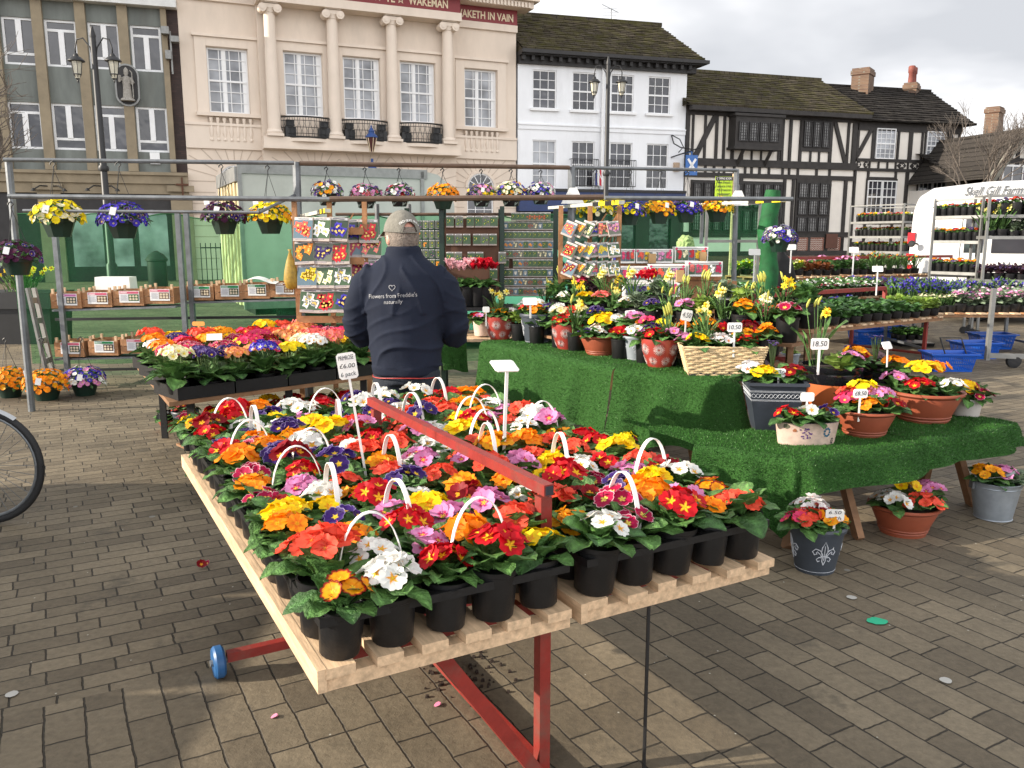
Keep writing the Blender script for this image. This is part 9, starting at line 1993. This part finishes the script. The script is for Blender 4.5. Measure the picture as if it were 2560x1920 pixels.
for i, (s_, sz_, col_) in enumerate((('COMING SOON', .055, MT['white']), ('New Retail /', .06, MT['ink']), ('Leisure Unit', .06, MT['ink']), ('All Enquires', .05, MT['ink']))): text(s_, sz_, basis((w_ / 2, -.008, b_.z - .04 - i * h_ * .15), (1, 0, 0), (0, 0, 1)), bo, col_, 'lettering', ext=.001, fit=w_ * .86)
q = MB();
for (x0, x1, z0, z1_) in ((.12, .88, .30, .31), (.12, .88, .10, .11), (.12, .13, .11, .30), (.87, .88, .11, .30), (.2, .8, .24, .27), (.2, .8, .14, .19)): q.box(w_ * x0, w_ * x1, -.004, -.001, a.z + h_ * z0, a.z + h_ * (z1_ + .005))
q.build('printed_panel', MT['ink'], bo)
u_, z_ = FC.at(z3(690, 1225), .4); fw = FC.w(u_, .5, z_); t = thing('union_flag', 'small union flag drooping beside the black window guard', 'flag', fw, FC.rz); q = MB()
for k, c_ in enumerate([(.01, .02, .15), (.7, .7, .7), (.5, .01, .03), (.7, .7, .7), (.01, .02, .15)]): q.add([(-.25 + k * .1, .02 * math.sin(k), -.35), (-.15 + k * .1, .02 * math.sin(k + 1), -.4), (-.17 + k * .1, .02 * math.sin(k + 1), .3), (-.25 + k * .1, 0, .35)], [(0, 1, 2, 3)], 0, c_)
q.build('cloth', MT['vc'], t, smooth=True); q = MB(); q.tube([(.3, 0, -.6), (-.25, 0, .5)], .02, 5); q.build('staff', MT['wframe'], t)
# -- bare trees
MT['bark'] = mat('bare_bark', (.12, .10, .085), .9, .3, 8)
def bare_tree(label, base, h, seed, lean=(0, 0), r0_=.09, depth=6, spread=.55):
 t = thing('bare_tree', label, 'tree', base, 0, 'bare winter trees'); rnd = random.Random(seed); tk, cr_ = MB(), MB()
 def grow(p_, d, L_, r_, k):
  e_ = p_ + d * L_; m_ = p_.lerp(e_, .5) + Vector((rnd.uniform(-1, 1), rnd.uniform(-1, 1), 0)) * L_ * .06
  (tk if k < 2 else cr_).tube([p_, m_, e_], [r_, r_ * .85, r_ * .7], 7 if k < 2 else 4, caps=False)
  if k >= depth: return
  for i in range(3 if k < depth - 1 else 3):
   v = Vector((rnd.gauss(0, 1), rnd.gauss(0, 1), rnd.gauss(.25, .5))).normalized(); nd_ = (d + v * spread * 1.3).normalized(); nd_.z += .05; grow(p_.lerp(e_, rnd.uniform(.55, 1)) if i else e_, nd_.normalized(), L_ * rnd.uniform(.62, .85), r_ * .62, k + 1)
 grow(Vector((0, 0, 0)), Vector((lean[0], lean[1], 1)).normalized(), h * .34, r0_, 0)
 tk.build('trunk', MT['bark'], t, smooth=True); cr_.build('crown', MT['bark'], t, smooth=True)
p_ = gY(2440, 400, 34); bare_tree('bare winter tree in front of the gabled cottage', (p_.x, 34, 0), 7.0, 5, (0.0, 0), .10, 6, .42)
p_ = gY(-120, 400, 14); bare_tree('bare winter tree whose twigs reach in at the left edge', (p_.x - .25, 14, 0), 4.3, 9, (.12, 0), .08, 6, .7)
# -- small litter on the setts
def spot(dx, dy_, r_, col, label, nm, cat, n=9, el=1.0, mt='vc'):
 p_ = dz(dx, dy_, .003); rnd = random.Random(int(dx)); q = MB(); V = [(r_ * (1 + rnd.uniform(-.12, .12)) * math.cos(2 * PI * k / n), r_ * el * (1 + rnd.uniform(-.12, .12)) * math.sin(2 * PI * k / n), .002 + (.004 * math.sin(k) if 'petal' in nm else 0)) for k in range(n)]; q.add(V, [tuple(range(n))], 0, col); o = q.build(nm, MT[mt]); o.location = p_; tag(o, label, cat)
spot(593, 1548, .012, (.75, .25, .38), 'pink petal lying on the setts below the blue wheel', 'petal', 'petal'); spot(945, 1523, .013, (.75, .22, .36), 'curled pink petal on the setts near the red brace', 'petal', 'petal')
spot(1895, 1342, .042, (.01, .42, .22), 'round green sticker stuck on the setts', 'sticker', 'sticker', 18, .8)
for i, (x, y, lab) in enumerate(((1840, 1291, 'small pale gum spot nearest the grey fleur pot'), (2043, 1470, 'pale gum spot at the lower right on its own'), (640, 1250, 'pale gum spot left of the pallet edge'), (25, 1500, 'pale gum spot at the lower left edge'), (1480, 1275, 'broken pale stone chip beside the pallet end'))): spot(x, y, .022 if i < 4 else .06, (.42, .41, .38), lab, 'gum_spot', 'spot', 10, .6 if i == 4 else 1)
p_ = dz(435, 1219, .02); o = MB().geo(getf('darkred'), TRS((0, 0, 0), 0, .4, .5, .026)).geo(getf('magenta'), TRS((.025, .01, 0), 0, -.6, .5, .02)).build('fallen_flower', MT['petal'], smooth=True); o.location = p_; tag(o, 'fallen dark red primrose flower on the setts left of the trolley', 'flower')
q = MB(); rnd = random.Random(8)
for i in range(90):
 p_ = dz(rnd.gauss(1000, 45), rnd.gauss(1455, 28), 0); s_ = rnd.uniform(.002, .008); q.box(p_.x - s_, p_.x + s_, p_.y - s_, p_.y + s_, 0, s_ * 1.3, M=None, taper=s_ * .3)
tag(q.build('soil_crumbs', MT['soil']), 'spilt compost crumbs on the setts under the trolley', 'soil', kind='stuff')
for dct in (PROTO, {k: [v] for k, v in DP.items()}, {k: [v] for k, v in POLY.items()}, {k: [v] for k, v in BED.items()}, {k: [v] for k, v in SMALL.items()}):
 for k, lst in dct.items():
  for r, parts in lst:
   for p_ in parts: bpy.data.objects.remove(p_)
   bpy.data.objects.remove(r)
